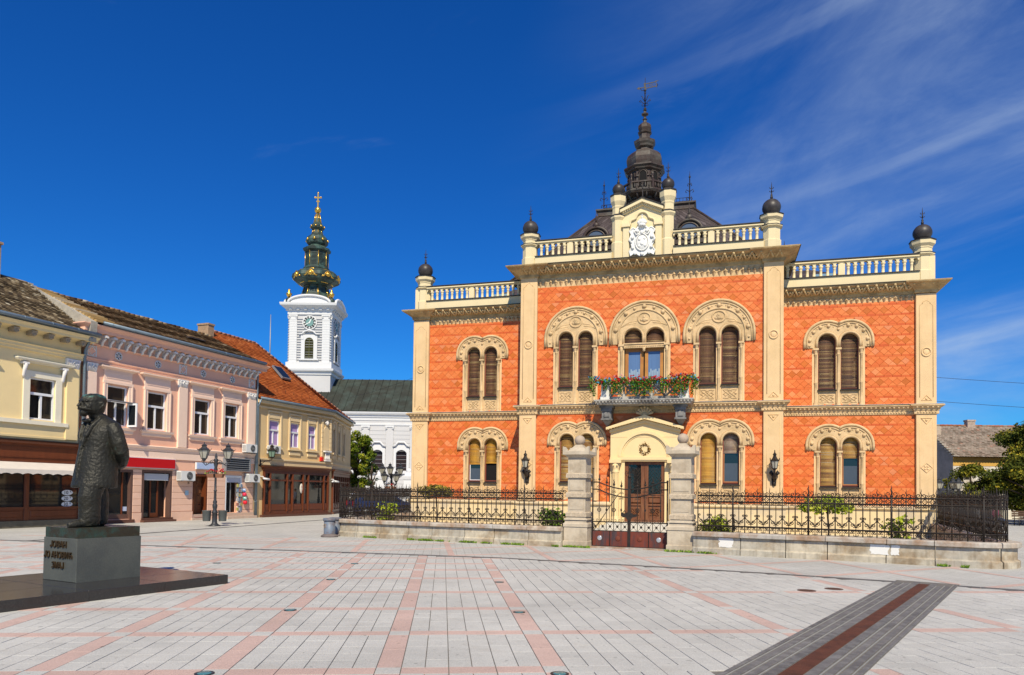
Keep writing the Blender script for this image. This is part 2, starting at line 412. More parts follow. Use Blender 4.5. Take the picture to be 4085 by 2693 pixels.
def slab_geo(mb, cs, top, tone, ox=0, oy=0):
    b = .004; cx = sum(c.x for c in cs)/4; cy = sum(c.y for c in cs)/4
    lo = [(c.x-ox, c.y-oy, .002) for c in cs]; hi = [(c.x-ox, c.y-oy, top-.002) for c in cs]
    tp = [(c.x-ox+(cx-c.x)*.015, c.y-oy+(cy-c.y)*.015, top) for c in cs]
    fs = [(8,9,10,11)]
    for i in range(4):
        j = (i+1) % 4; fs += [(i, j, 4+j, 4+i), (4+i, 4+j, 8+j, 8+i)]
    mb.add(lo+hi+tp, fs, a=tone)
rest_g, rest_p = MB(), MB()
for n, (pix, pk, cs) in enumerate(slabs):
    tone = random.random(); top = .014+random.uniform(-.0015, .0015)
    if n < 300:
        mb = MB(); cx = sum(c.x for c in cs)/4; cy = sum(c.y for c in cs)/4
        slab_geo(mb, cs, top, tone, cx, cy)
        mb.build("pink_paving_slab" if pk else "paving_slab", PINK if pk else PAVE, plaza, (cx, cy, 0))
    else: slab_geo(rest_p if pk else rest_g, cs, top, tone)
rest_g.build("paving_slabs_field", PAVE, plaza, kind="stuff")
rest_p.build("pink_slabs_field", PINK, plaza, kind="stuff")

def strip(mb, p, q, w_, z, seg=.9, gap=.006):
    p, q = Vector(p), Vector(q); d = (q-p); L_ = d.length; d.normalize(); n = Vector((d.y, -d.x)); k = max(1, round(L_/seg))
    for i in range(k):
        a_ = p+d*(L_*i/k+gap/2); b_ = p+d*(L_*(i+1)/k-gap/2)
        cs = [a_+n*w_/2, b_+n*w_/2, b_-n*w_/2, a_-n*w_/2]
        slab_geo(mb, [Vector(c) for c in cs][::-1], z+random.uniform(-.001, .001), random.random())
dl = MB()
for p, q in zip(LINE, LINE[1:]): strip(dl, p, q, .23, .017, .8)
dl.build("dark_stone_line", DARKST, plaza, kind="stuff")
dl = MB()
for p, q in zip([(-19.5,-17.2),(-17.2,-15.9),(-16.95,-11.7),(-17.3,-4),(-17.7,2.6),(-16.5,14)], [(-17.2,-15.9),(-16.95,-11.7),(-17.3,-4),(-17.7,2.6),(-16.5,14),(-13,30)]): strip(dl, p, q, .16, .012, .8)
dl.build("dark_stone_gutter_line", DARKST, plaza, kind="stuff")
# pink diamond lines beyond the dark line (between it and the garden wall) and towards the street
pk = MB()
base = [(-12.2,-15.4),(-9.4,-15.25),(-6.6,-15.2),(-3.8,-15.1),(-1.0,-15.4),(1.8,-15.8),(4.6,-16.4),(7.4,-17.1),(10.2,-18.0)]
for (x, y) in base:
    strip(pk, (x, y), (x-1.9, y+4.6), .17, .006, .45); strip(pk, (x-2.9, y+.05), (x+1.4, y+4.2), .17, .009, .45)
for (x, y) in ((-19.5,-14),(-16,-14.5)):
    strip(pk, (x, y), (x+7, y+2.4), .17, .006, .45); strip(pk, (x+4, y-1), (x+1, y+4), .17, .009, .45)
for (x, y) in ((12.5,-9),(15,-6),(12,-4)): strip(pk, (x, y), (x+6, y+2), .17, .006, .45)
pk.build("pink_line_slabs", PINK, plaza, kind="stuff")

# ------------------------------------------------------------------ drain channel with rusty grating
DRAINP = mat("dark_channel_paver", (.115,.108,.105), .75, .25, 10, (.24,.23,.22), .55, 6, coords='World', bump=.3, bscale=60, tint=(.16,.15,.145))
GRATE = mat("rusted_grating", (.14,.05,.03), .7, .3, 14, (.07,.03,.02), .6, 4, coords='World')
dr = thing("drain_channel", "rusty iron drain grating between dark stone paver strips, lower right", "drain", (DR0.x, DR0.y, .009), atan2(dax.y, dax.x))
Lc = (DR1-DR0).length+.1; S0 = -2.2
mb = MB(); mb.box(S0, Lc, -.54, .54, .003, .0105); mb.build("channel_bed", JOINT, dr)
rows = [(.10,.205),(.212,.235),(.242,.325),(.332,.355),(.362,.445),(.452,.472),(.479,.535)]; mesh_cache = {}
DRAINL = mat('light_channel_strip', (.27,.265,.25), .75, .2, 10, coords='World')
for sgn in (-1, 1):
    for ri, (r0, r1) in enumerate(rows):
        x = S0+random.random()*.3; ln = .62+.05*ri
        key = ri
        if key not in mesh_cache:
            mb = MB(); mb.bbox(-ln/2+.004, ln/2-.004, -.019, 0, -(r1-r0)/2+.004, (r1-r0)/2-.004, .003); mb.xf(Matrix.Rotation(radians(-90), 4, 'X')); mesh_cache[key] = mb.mesh("paver", DRAINL if ri % 2 else DRAINP)
        while x+ln < Lc:
            obj("paver", mesh_cache[key], dr, (x+ln/2, sgn*(r0+r1)/2, .0005+random.uniform(-.0012, .0012))); x += ln
gm = MB()
for k in range(14): gm.box(0, .996, -.088+k*.0131, -.088+k*.0131+.0055, .0, .018)
for k in range(25): gm.box(k*.0415, k*.0415+.009, -.092, .092, 0, .0172)
gme = gm.mesh("grating", GRATE)
x = S0
while x+1 < Lc+.05: obj("grating", gme, dr, (x, 0, .001)); x += 1.0

# ------------------------------------------------------------------ round ground lights, manholes
GLT = mat("blue_ground_light_glass", (.07,.20,.22), .12, .1, 20); RING = mat("ground_light_ring", (.03,.03,.03), .4, .1, 20)
GL = [((1385,1083),1),((1967,653),1),((2243,445),1),((1470,334),1)]
S = .5885
def pix(x, y, z=0.0):
    v = fw+R_*((x-2042.5)/2900.7)-U_*((y-1346.5-532.1)/2900.7); t = (z-CAM.z)/v.z; return CAM+v*t
for (x, y), k in GL+[((2210+1585,1085),2),((2210+1310,667),2),((2210+1176,463),2),((2210+195,338),2)]:
    px, py = (S*x, 2050+S*y) if k == 1 else (1300+S*(x-2210), 2050+S*y)
    p = pix(px, py, .016)
    L_ = thing("ground_light", "", "ground light", (p.x, p.y, .013), 0, "round blue lights sunk in the paving")
    MB().lathe([(.085,0),(.088,.008),(.075,.0105),(.068,.0085)], n=20, cap=True).build("ring", RING, L_)
    MB().lathe([(.066,.004),(.060,.0115),(.03,.0135),(.001,.014)], n=18).build("lens", GLT, L_)
    L_["label"] = {0: "nearest ground light left of the pink paving band, bottom edge", 1: "round blue ground light second nearest, left pink band", 2: "round blue ground light in the middle of the left pink band", 3: "round blue ground light just right of the statue platform",
        4: "nearest ground light on the band right of centre, bottom edge", 5: "second ground light on the band right of centre", 6: "third ground light on the band right of centre", 7: "farthest small ground light, near the dark stone line"}[len([o for o in col.objects if o.name.startswith("ground_light")])-1]
MH = mat("manhole_iron", (.10,.05,.035), .7, .3, 12)
for (x, y), lb in (((905,520),"rusty oval manhole cover in the paving, left one of two"),((1090,509),"dark flat manhole cover, right one of two")):
    p = pix(2685+S*x, 2050+S*y, .014); mb = MB().lathe([(.16,0),(.16,.006),(.15,.008),(.12,.006)], n=18)
    for k in range(6): mb.box(-.1, .1, -.1+k*.035, -.085+k*.035, .005, .0085)
    tag(mb.build("manhole_cover", MH, None, (p.x, p.y, .012)), lb, "manhole cover", "manhole covers in the plaza")
# ================================================================== the bishop's palace
YR = -1.30; XL, XR = -5.69, 5.54; WL, WR = -11.48, 11.5; YB = 15.0
pal = thing("palace", "ornate two-storey orange tiled palace with cream pilasters, balustrades and dark lantern roof", "palace")
def sub(m_, name, mt, parent=pal, kind=None): return m_.build(name, mt, parent, kind=kind)
HOLES = {'lw': [], 'rw': [], 'c': []}; INS = {'lw': [], 'rw': [], 'c': []}

def arch_outline(xc, d, R, zc, zb, n=14):
    if d <= 0: return [(xc-R, zb)]+arc(xc, zc, R, 180, 0, 26)+[(xc+R, zb)]
    t = math.degrees(math.acos(min(1, d/R)))
    return [(xc-d-R, zb)]+arc(xc-d, zc, R, 180, t, n)+arc(xc+d, zc, R, 180-t, 0, n)+[(xc+d+R, zb)]
def inside(out_fn):
    return out_fn
KNOT = {}
def knot(w_, h_):
    k = (round(w_, 2), round(h_, 2))
    if k in KNOT: return KNOT[k]
    mb = MB(); T = lambda pts: mb.tube([((u-.5)*w_, 0, (v-.5)*h_) for u, v in pts], .021, 4, smooth=False)
    T([(.04,.12),(.35,.12),(.5,.22),(.65,.12),(.96,.12)]); T([(.04,.88),(.35,.88),(.5,.78),(.65,.88),(.96,.88)])
    T([(.04,.12),(.22,.38),(.04,.5),(.22,.62),(.04,.88)]); T([(.96,.12),(.78,.38),(.96,.5),(.78,.62),(.96,.88)])
    T([(.2,.3),(.62,.76)]); T([(.38,.24),(.8,.7)]); T([(.8,.3),(.38,.76)]); T([(.62,.24),(.2,.7)])
    KNOT[k] = mb; return mb
def slats(mb, x0, x1, z0, z1, y, p=.048):
    n = max(1, round((z1-z0)/p)); p = (z1-z0)/n
    for i in range(n):
        a = z0+i*p; t = random.random()
        dy = random.uniform(-.003, .003)
        mb.add([(x0,y+dy,a+.006),(x1,y+dy,a+.006),(x1,y-.008+dy,a+p*.5),(x0,y-.008+dy,a+p*.5),(x0,y+dy,a+p-.004),(x1,y+dy,a+p-.004),(x0,y+.012,a+p),(x1,y+.012,a+p),(x0,y+.012,a),(x1,y+.012,a)],
            [(0,1,3,2),(2,3,5,4),(4,5,7,6),(8,9,1,0)], a=t)
SHUT = {'b': mat("brown_roller_slats", (.15,.06,.03), .6, .3, 3, tone=[(0,(.075,.032,.02)),(.35,(.14,.058,.028)),(.7,(.20,.095,.04)),(.92,(.30,.18,.07)),(1,(.36,.26,.12))], stretch=(.4,1,9)),
        'o': mat("ochre_roller_slats", (.6,.3,.03), .55, .2, 3, tone=[(0,(.42,.19,.025)),(.4,(.60,.30,.03)),(.8,(.68,.38,.05)),(1,(.50,.28,.08))], stretch=(.4,1,9)),
        'm': mat("mixed_roller_slats", (.4,.2,.05), .6, .3, 3, tone=[(0,(.20,.09,.03)),(.35,(.38,.19,.04)),(.7,(.52,.30,.06)),(1,(.42,.30,.17))], stretch=(.4,1,9)),
        'g': mat("greyish_roller_slats", (.3,.22,.18), .7, .3, 3, tone=[(0,(.22,.14,.11)),(.5,(.33,.24,.19)),(1,(.42,.32,.24))], stretch=(.4,1,9))}
def window(sec, yp, xc, d, r, zbase, zsill, ztop, Rout, zstop, fills, big=False, name="window"):
    "twin arched window: carved arch, colonnettes, sills, interlaced panels, roller shutters"
    zc = ztop-r
    W = thing_part = obj(name, None, pal)
    ol = arch_outline(xc, 0 if big else d, Rout, (zc if not big else big), zstop)
    poly = ol+[(xc+d+r, zstop)]+arc(xc+d, zc, r, 0, 180, 12)+[(xc+d-r, zstop), (xc-d+r, zstop)]+arc(xc-d, zc, r, 0, 180, 12)+[(xc-d-r, zstop)]
    if not big and abs((d-r)) < .02: pass
    MB().prism(poly, yp-.055, yp+.24, back=False).build("arch", CARVE, W)
    zo = zc if not big else big
    cm = MB()                                               # carved mouldings of the arch
    dd = 0 if big else d
    def otl(k, y, rad, n=5): cm.tube([(u, y, v) for u, v in arch_outline(xc, dd, Rout-k, zo, zstop+.01)], rad, n)
    otl(.04, yp-.06, .06, 6); otl(.145, yp-.06, .034, 5)
    if big:
        otl(.40, yp-.06, .04)
        cm.tube([(xc+.27*cos(t), yp-.06, zo+.72+.24*sin(t)) for t in [k*pi/10 for k in range(20)]], .035, 6, closed=True)
        cm.ball((xc, yp-.06, zo+.72), .11, 8, 5, (1, .5, 1.15)); cm.ball((xc, yp-.085, zo+.78), .06, 8, 5, (1,.7,1.2)); cm.ball((xc-.1, yp-.06, zo+.66), .06, 6, 4, (1.4,.5,1)); cm.ball((xc+.1, yp-.06, zo+.66), .06, 6, 4, (1.4,.5,1))
        for s in (-1, 1):
            cm.tube([(xc+s*.30, yp-.055, zo+.62), (xc+s*.62, yp-.055, zo+.58), (xc+s*.93, yp-.055, zo+.36), (xc+s*.72, yp-.055, zo+.47), (xc+s*.36, yp-.055, zo+.52)], .02, 4)
    for s in (-1, 1):
        cm.tube([(u, yp-.055, v) for u, v in [(xc+s*d-r-.05, zstop)]+arc(xc+s*d, zc, r+.05, 180, 0, 14)+[(xc+s*d+r+.05, zstop)]], .058, 6)
        cm.tube([(u, yp-.05, v) for u, v in [(xc+s*d-r-.125, zstop)]+arc(xc+s*d, zc, r+.125, 180, 0, 14)+[(xc+s*d+r+.125, zstop)]], .018, 4)
    rm = Rout-(.26 if big else .24)
    if big:
        for k in range(9):
            t = radians(12+156*k/8); p = (xc+rm*cos(t), yp-.06, zo+rm*sin(t)); cm.ball(p, .095 if k % 2 == 0 else .07, 8, 5)
            for q in (-6, 6):
                t2 = t+radians(q); cm.ball((xc+rm*cos(t2), yp-.055, zo+rm*sin(t2)), .03, 6, 4)
        for s in (-1, 1): cm.ball((xc+s*rm, yp-.06, zo-.18), .05, 8, 5)
    else:
        for s in (-1, 1):
            for an in (8, 40, 68, 95):
                t = radians(an); cm.ball((xc+s*(d+rm*cos(t)), yp-.06, zc+rm*sin(t)),   .082, 8, 5)
                t2 = radians(an+16); cm.ball((xc+s*(d+rm*cos(t2)), yp-.055, zc+rm*sin(t2)), .028, 6, 4)
            cm.ball((xc+s*(d+rm), yp-.06, zc-.14), .05, 8, 5)
        cm.ball((xc, yp-.06, zc+sqrt(max(.01, rm*rm-d*d))+.01), .065, 8, 5)
    cm.build("arch_carving", CARVE, W)
    # jambs and mullion
    jb = MB(); jw = .23
    jb.box(xc-d-r-jw, xc-d-r, yp-.03, yp+.24, zbase, zstop-.0); jb.box(xc+d+r, xc+d+r+jw, yp-.03, yp+.24, zbase, zstop)
    jb.box(xc-d+r, xc+d-r, yp-.02, yp+.24, zbase, zstop)
    jb.build("jamb", STONE, W)
    cpos = [xc-d-r-.09, xc, xc+d+r+.09]
    for cx in cpos:
        c = MB().lathe([(.095,zbase),(.095,zbase+.05),(.075,zbase+.08),(.085,zbase+.11),(.058,zbase+.15),(.055,(zbase+zstop)/2-.3),(.066,(zbase+zstop)/2-.28),(.066,(zbase+zstop)/2-.25),(.055,(zbase+zstop)/2-.23),(.052,zstop-.30),(.07,zstop-.28),(.055,zstop-.26),(.06,zstop-.22),(.095,zstop-.1)], cx, yp-.045, 10, cap=False)
        c.box(cx-.11, cx+.11, yp-.15, yp+.0, zstop-.1, zstop-.02); c.build("colonnette", CARVE, W)
    for s, fill in zip((-1, 1), fills):
        o0, o1 = xc+s*d-r, xc+s*d+r
        # apron with knot panel and sill
        ap = MB().box(o0, o1, yp+.03, yp+.24, zbase, zsill-.1)
        ap.box(o0+.03, o1-.03, yp+.015, yp+.05, zbase+.04, zsill-.16)
        hh = zsill-.22-(zbase+.08); kn = knot(2*r-.12, hh)
        st = len(ap.v); ap.add(kn.v, kn.f); ap.xf(Matrix.Translation((xc+s*d, yp+.008, zbase+.08+hh/2)), st)
        ap.build("knot_panel", CARVE, W)
        MB().box(o0-.02, o1+.02, yp-.10, yp+.2, zsill-.1, zsill-.075).add([(o0-.02,yp-.11,zsill-.075),(o1+.02,yp-.11,zsill-.075),(o1+.02,yp+.2,zsill),(o0-.02,yp+.2,zsill)], [(0,1,2,3)]).build("sill", LEADF, W)
        colr, zb2, pane = fill
        top = ztop+.02
        fr = MB()
        fr.box(o0, o0+.045, yp+.12, yp+.2, zsill, top); fr.box(o1-.045, o1, yp+.12, yp+.2, zsill, top); fr.box(o0+.045, o1-.045, yp+.12, yp+.2, zsill, zsill+.05)
        fr.build("window_frame", FRAME, W)
        if colr:
            sm_ = MB(); slats(sm_, o0+.03, o1-.03, zb2 if zb2 else zsill+.05, top, yp+.13); sm_.box(o0+.03, o1-.03, yp+.115, yp+.15, (zb2 if zb2 else zsill+.05)-.03, (zb2 if zb2 else zsill+.05), a=.3); sm_.build("roller_shutter", SHUT[colr], W)
        if pane:
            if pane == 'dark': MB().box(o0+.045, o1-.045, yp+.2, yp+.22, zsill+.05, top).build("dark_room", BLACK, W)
            else:
                MB().box(o0+.045, o1-.045, yp+.165, yp+.172, zsill+.05, zb2 or top).build("pane", GLASS, W)
                f2 = MB(); f2.box(o0+.045, o0+.075, yp+.14, yp+.18, zsill+.05, zb2); f2.box(o0+.075, o1-.045, yp+.14, yp+.18, zsill+.05, zsill+.08); f2.build("sash", WHITE if pane == 'w' else OAK, W)
                if pane in ('w', 'c'):
                    MB().box(o0+.08, o1-.06, yp+.150, yp+.156, zsill+.08, zsill+(.62 if pane == 'w' else .85)).build("curtain", CURT, W)
    HOLES[sec].append((xc-d-r-.1, xc+d+r+.1, zbase, ztop+.06))
    Ro = Rout-.06
    def test(x, z, xc=xc, dd=dd, Ro=Ro, zo=zo, zstop=zstop, zbase=zbase, j=d+r+jw-.05):
        if zbase <= z <= zstop and abs(x-xc) < j: return True
        if z > zstop-.001:
            if z < zo: return abs(x-xc) < dd+Ro
            return min(hypot(x-xc-dd, z-zo), hypot(x-xc+dd, z-zo)) < Ro
        return False
    INS[sec].append(test)
    return W
B_, O_, M_ = ('b', None, None), ('o', None, None), ('m', None, None)
# wings
window('lw', 0, -7.95, .425, .325, 5.50, 6.27, 8.60, .88, 8.03, [B_, B_])
window('lw', 0, -7.87, .41, .315, 1.34, 2.16, 4.20, .86, 3.66, [('o',3.0,'w'), ('o',3.05,'dark')])
window('rw', 0, 7.83, .445, .355, 5.50, 6.22, 8.54, .93, 7.95, [B_, B_])
window('rw', 0, 7.88, .435, .335, 1.34, 2.10, 4.14, .90, 3.60, [M_, ('m',3.3,'c')])
# middle
window('c', YR, -3.165, .445, .33, 5.60, 6.42, 8.84, 1.42, 8.2, [B_, B_], big=8.56)
window('c', YR, 2.97, .46, .355, 5.60, 6.38, 8.80, 1.47, 8.13, [B_, B_], big=8.48)
window('c', YR, -3.07, .445, .325, 1.34, 2.18, 4.28, .88, 3.77, [('m',None,None), ('m',None,None)])
window('c', YR, 3.03, .455, .335, 1.34, 2.15, 4.27, .92, 3.75, [('o',None,None), ('g',3.45,'c')])
# window above the balcony: twin arches over a lintel, glazed doors below
xc, d, r, ztop, zs = -.15, .47, .385, 8.86, 8.18
W = obj("balcony_window", None, pal); yp = YR; zc = ztop-r; zo = 8.55; Rout = 1.52
poly = arch_outline(xc, 0, Rout, zo, 8.19)+[(xc+d+r, 8.19)]+arc(xc+d, zc, r, 0, 180, 12)+[(xc+d-r, 8.19), (xc-d+r, 8.19)]+arc(xc-d, zc, r, 0, 180, 12)+[(xc-d-r, 8.19)]
MB().prism(poly, yp-.055, yp+.24, back=False).build("arch", CARVE, W)
cm = MB()
for k, rad in ((.04,.06),(.145,.034),(.40,.04)): cm.tube([(u, yp-.06, v) for u, v in arch_outline(xc, 0, Rout-k, zo, 8.2)], rad, 6)
cm.tube([(xc+.27*cos(t), yp-.06, zo+.74+.25*sin(t)) for t in [k*pi/10 for k in range(20)]], .035, 6, closed=True)
cm.ball((xc, yp-.06, zo+.70), .11, 8, 5, (1,.5,1.15)); cm.ball((xc, yp-.085, zo+.79), .06, 8, 5, (1,.7,1.2)); cm.ball((xc-.1, yp-.06, zo+.67), .06, 6, 4, (1.4,.5,1)); cm.ball((xc+.1, yp-.06, zo+.67), .06, 6, 4, (1.4,.5,1))
for s in (-1, 1):
    cm.tube([(u, yp-.055, v) for u, v in [(xc+s*d-r-.05, 8.2)]+arc(xc+s*d, zc, r+.05, 180, 0, 14)+[(xc+s*d+r+.05, 8.2)]], .045, 6)
    cm.tube([(xc+s*.30, yp-.055, zo+.64), (xc+s*.62, yp-.055, zo+.60), (xc+s*.98, yp-.055, zo+.38), (xc+s*.74, yp-.055, zo+.49), (xc+s*.36, yp-.055, zo+.54)], .02, 4)
for k in range(9):
    t = radians(12+156*k/8); cm.ball((xc+1.26*cos(t), yp-.06, zo+1.26*sin(t)), .10 if k % 2 == 0 else .07, 8, 5)
cm.build("arch_carving", CARVE, W)
lm = MB().box(xc-d-r-.02, xc+d+r+.02, yp-.10, yp+.2, 8.0, 8.18).box(xc-d-r-.04, xc+d+r+.04, yp-.14, yp+.18, 8.16, 8.21)
for k in range(22): lm.ball((xc-.8+k*.0765, yp-.10, 8.07), .03, 6, 4)
lm.lathe([(.02,7.82),(.07,7.88),(.05,7.93),(.10,8.02)], xc, yp-.06, 8); lm.build("lintel", CARVE, W)
MB().box(xc-d-r-.27, xc-d-r, yp-.03, yp+.24, 5.6, 8.19).build("jamb", STONE, W); MB().box(xc+d+r, xc+d+r+.27, yp-.03, yp+.24, 5.6, 8.19).build("jamb", STONE, W)
for s in (-1, 1):
    cx = xc+s*(d+r+.12); MB().lathe([(.1,5.6),(.1,5.66),(.06,5.75),(.055,7.85),(.075,7.88),(.06,7.92),(.1,8.08)], cx, yp-.05, 10).box(cx-.12, cx+.12, yp-.16, yp, 8.08, 8.17).build("colonnette", CARVE, W)
    sm_ = MB(); slats(sm_, xc+s*d-r, xc+s*d+r, 8.2, ztop+.02, yp+.13); sm_.build("roller_shutter", SHUT['b'], W)
    x0, x1 = (xc-.82, xc-.03) if s < 0 else (xc+.03, xc+.82)
    fr = MB(); fr.box(x0, x0+.14, yp+.10, yp+.18, 5.62, 8.0); fr.box(x1-.14, x1, yp+.10, yp+.18, 5.62, 8.0); fr.box(x0+.14, x1-.14, yp+.10, yp+.18, 7.86, 8.0); fr.box(x0+.14, x1-.14, yp+.10, yp+.18, 5.62, 6.2)
    fr.build("glazed_door_leaf", OAK, W)
    MB().box(x0+.13, x1-.13, yp+.14, yp+.145, 6.2, 7.87).build("pane", mat("curtained_glass", (.12,.20,.36), .06, .25, 3, stretch=(14,14,.1), spec=.6), W)
    cu = MB()
    for k in range(7):
        a = x0+.15+k*.07; h_ = 6.95+.16*abs(sin(k*1.3))
        cu.lathe([(.036, 6.2), (.036, h_)], a+.035, yp+.128, 7, sy=.3)
    cu.build("curtain", mat("white_curtain", (.22,.30,.40), .9, .25, 8, stretch=(9,9,.2)), W)
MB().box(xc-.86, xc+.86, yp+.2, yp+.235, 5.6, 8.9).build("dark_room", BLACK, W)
HOLES['c'].append((xc-d-r-.1, xc+d+r+.1, 5.6, ztop+.05))
INS['c'].append(lambda x, z: (5.6 < z < 8.2 and abs(x+.15) < 1.1) or (8.19 <= z < 8.55 and abs(x+.15) < 1.46) or (z >= 8.55 and hypot(x+.15, z-8.55) < 1.46))
# portal
PX, PYF = -.07, YR-.34
W = obj("portal", None, pal)
HOLES['c'].append((PX-1.2, PX+1.2, .2, 4.0)); INS['c'].append(lambda x, z: abs(x-PX) < 1.45 and z < 4.4)
poly = [(PX-1.47,.25),(PX-1.47,4.42),(PX+1.47,4.42),(PX+1.47,.25),(PX+.85,.25),(PX+.85,3.08),(PX-.85,3.08),(PX-.85,.25)]
MB().prism(poly, PYF+.12, YR+.02, back=False).build("portal_wall", PORTAL, W)
mb = MB()
for R0, R1, y0 in ((1.12,1.00,-.06),(1.0,.93,.0)):
    mb.prism(arc(PX, 3.25, R0, 180, 0, 24)+arc(PX, 3.25, R1, 0, 180, 24), PYF+.12+y0-.03, PYF+.14, back=False)
mb.box(PX-1.47, PX-.02+1.49, PYF+.02, PYF+.2, 3.12, 3.24); mb.box(PX-1.0, PX+1.0, PYF+.06, PYF+.2, 3.06, 3.12)
mb.build("arch_moulding", PORTAL, W)
for s in (-1, 1):
    cx = PX+s*1.22
    c = MB().lathe([(.20,.42),(.20,.52),(.16,.55),(.18,.62),(.15,.68),(.145,1.5),(.135,2.55),(.155,2.57),(.155,2.62),(.135,2.66),(.15,2.75),(.23,2.98)], cx, PYF+.02, 16)
    c.box(cx-.25, cx+.25, PYF-.22, PYF+.2, 2.98, 3.12); c.box(cx-.24, cx+.24, PYF-.2, PYF+.22, .2, .42)
    for k in range(12):
        t = 2*pi*k/12; c.tube([(cx+.148*cos(t), PYF+.02+.148*sin(t), .7), (cx+.136*cos(t), PYF+.02+.136*sin(t), 2.54)], .014, 3)
    c.ball((cx-.08, PYF-.17, 2.88), .045, 6, 4); c.ball((cx+.08, PYF-.17, 2.88), .045, 6, 4)
    c.build("portal_column", PORTAL, W)
pd = MB()
out_ = [(PX-1.66,4.40),(PX-1.66,4.50),(PX,5.02),(PX+1.66,4.50),(PX+1.66,4.40),(PX,4.90)]
pd.prism([(PX-1.64,4.42),(PX-1.64,4.52),(PX,5.04),(PX+1.64,4.52),(PX+1.64,4.42),(PX,4.86)], PYF-.16, YR)
pd.prism([(PX-1.5,4.30),(PX-1.5,4.42),(PX,4.84),(PX+1.5,4.42),(PX+1.5,4.30),(PX,4.72)], PYF+.0, YR)
pd.prism([(PX-1.44,4.1),(PX+1.44,4.1),(PX+1.44,4.33),(PX,4.75),(PX-1.44,4.33)], PYF+.11, YR)
for s in (-1, 1):
    for k in range(13): t = (k+.5)/13; pd.ball((PX+s*1.6*(1-t), PYF-.12, 4.43+.46*t), .045, 6, 4)
pd.build("pediment", PORTAL, W)
sh_ = MB()
for k in range(7):
    t = radians(20+140*k/6); sh_.tube([(PX, PYF-.02, 5.02), (PX+.33*cos(t), PYF-.06, 5.02+.34*sin(t))], [.03, .065], 6); sh_.ball((PX+.33*cos(t), PYF-.06, 5.02+.34*sin(t)), .065, 7, 5)
sh_.ball((PX, PYF-.05, 5.05), .11, 8, 5); sh_.build("shell_crest", CARVE, W)
MB().prism(arc(PX, 3.25, .95, 180, 0, 20), YR-.12, YR-.06).build("lunette", PORTAL, W)
# door leaves
for s in (-1, 1):
    x0, x1 = (PX-.85, PX-.005) if s < 0 else (PX+.005, PX+.85)
    D_ = obj("door", None, W); y = YR-.02
    lf = MB(); lf.box(x0, x0+.15, y-.07, y, .45, 3.08); lf.box(x1-.15, x1, y-.07, y, .45, 3.08); lf.box(x0+.15, x1-.15, y-.07, y, 2.92, 3.08); lf.box(x0+.15, x1-.15, y-.07, y, 1.52, 1.62); lf.box(x0+.15, x1-.15, y-.07, y, .45, .62); lf.box(x0+.15, x1-.15, y-.07, y, 1.16, 1.24)
    lf.bbox(x0+.15, x1-.15, y-.06, y, 1.26, 1.5, .04); lf.box(x0+.15, x1-.15, y-.02, y, .62, 1.16)
    lf.box(x0-.0, x1, y-.09, y-.07, 1.62, 1.66)
    lf.build("door_leaf", WOOD, D_)
    kp = knot(.42, .36); k2 = MB(); k2.add(kp.v, kp.f); k2.xf(Matrix.Translation(((x0+x1)/2, y-.045, .89))); k2.build("carved_panel", WOOD, D_)
    MB().box(x0+.15, x1-.15, y-.012, y-.006, 1.62, 2.92).build("pane", GLASS, D_)
    gr = MB(); gx0, gx1, gz0, gz1 = x0+.15, x1-.15, 1.62, 2.92; st = .135
    k = -12
    while k < 14:
        for sg in (1, -1):
            pts = []
            for i in range(2):
                pass
            # diagonal clipped to the light
            c0 = gz0+k*st*1.25
            xa, xb = gx0, gx1; za = c0 if sg > 0 else c0+(gx1-gx0)*1.25; zb_ = c0+(gx1-gx0)*1.25 if sg > 0 else c0
            def cl(xx, zz, ox, oz):
                return xx, zz
            P0, P1 = [xa, za], [xb, zb_]
            for A, Bq in ((P0, P1), (P1, P0)):
                for lim, cmp in ((gz0, 1), (gz1, -1)):
                    if (lim-A[1])*cmp > 0 and abs(Bq[1]-A[1]) > 1e-6:
                        t = (lim-A[1])/(Bq[1]-A[1]); A[0] += (Bq[0]-A[0])*t; A[1] = lim
            if gz0-1e-6 <= P0[1] <= gz1+1e-6 and gz0-1e-6 <= P1[1] <= gz1+1e-6 and abs(P0[0]-P1[0]) > .01 and gx0-1e-6 <= P0[0] <= gx1+1e-6:
                gr.tube([(P0[0], y-.02, P0[1]), (P1[0], y-.02, P1[1])], .0065, 4)
        k += 1
    for i in range(3):
        for j in range(8): gr.ball((gx0+.07+i*.17, y-.024, gz0+.09+j*.165), .016, 5, 4)
    gr.build("door_grille", IRON, D_)
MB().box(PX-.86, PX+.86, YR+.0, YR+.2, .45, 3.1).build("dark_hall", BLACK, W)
stp = MB()
for k in range(3): stp.box(PX-1.55-.22*k, PX+1.55+.22*k, PYF-.55-.3*k, PYF+.3, .02+.0, .45-.14*k)
stp.build("door_step", mat("step_stone", (.60,.56,.48), .85, .15, 5, streak=.1), W)
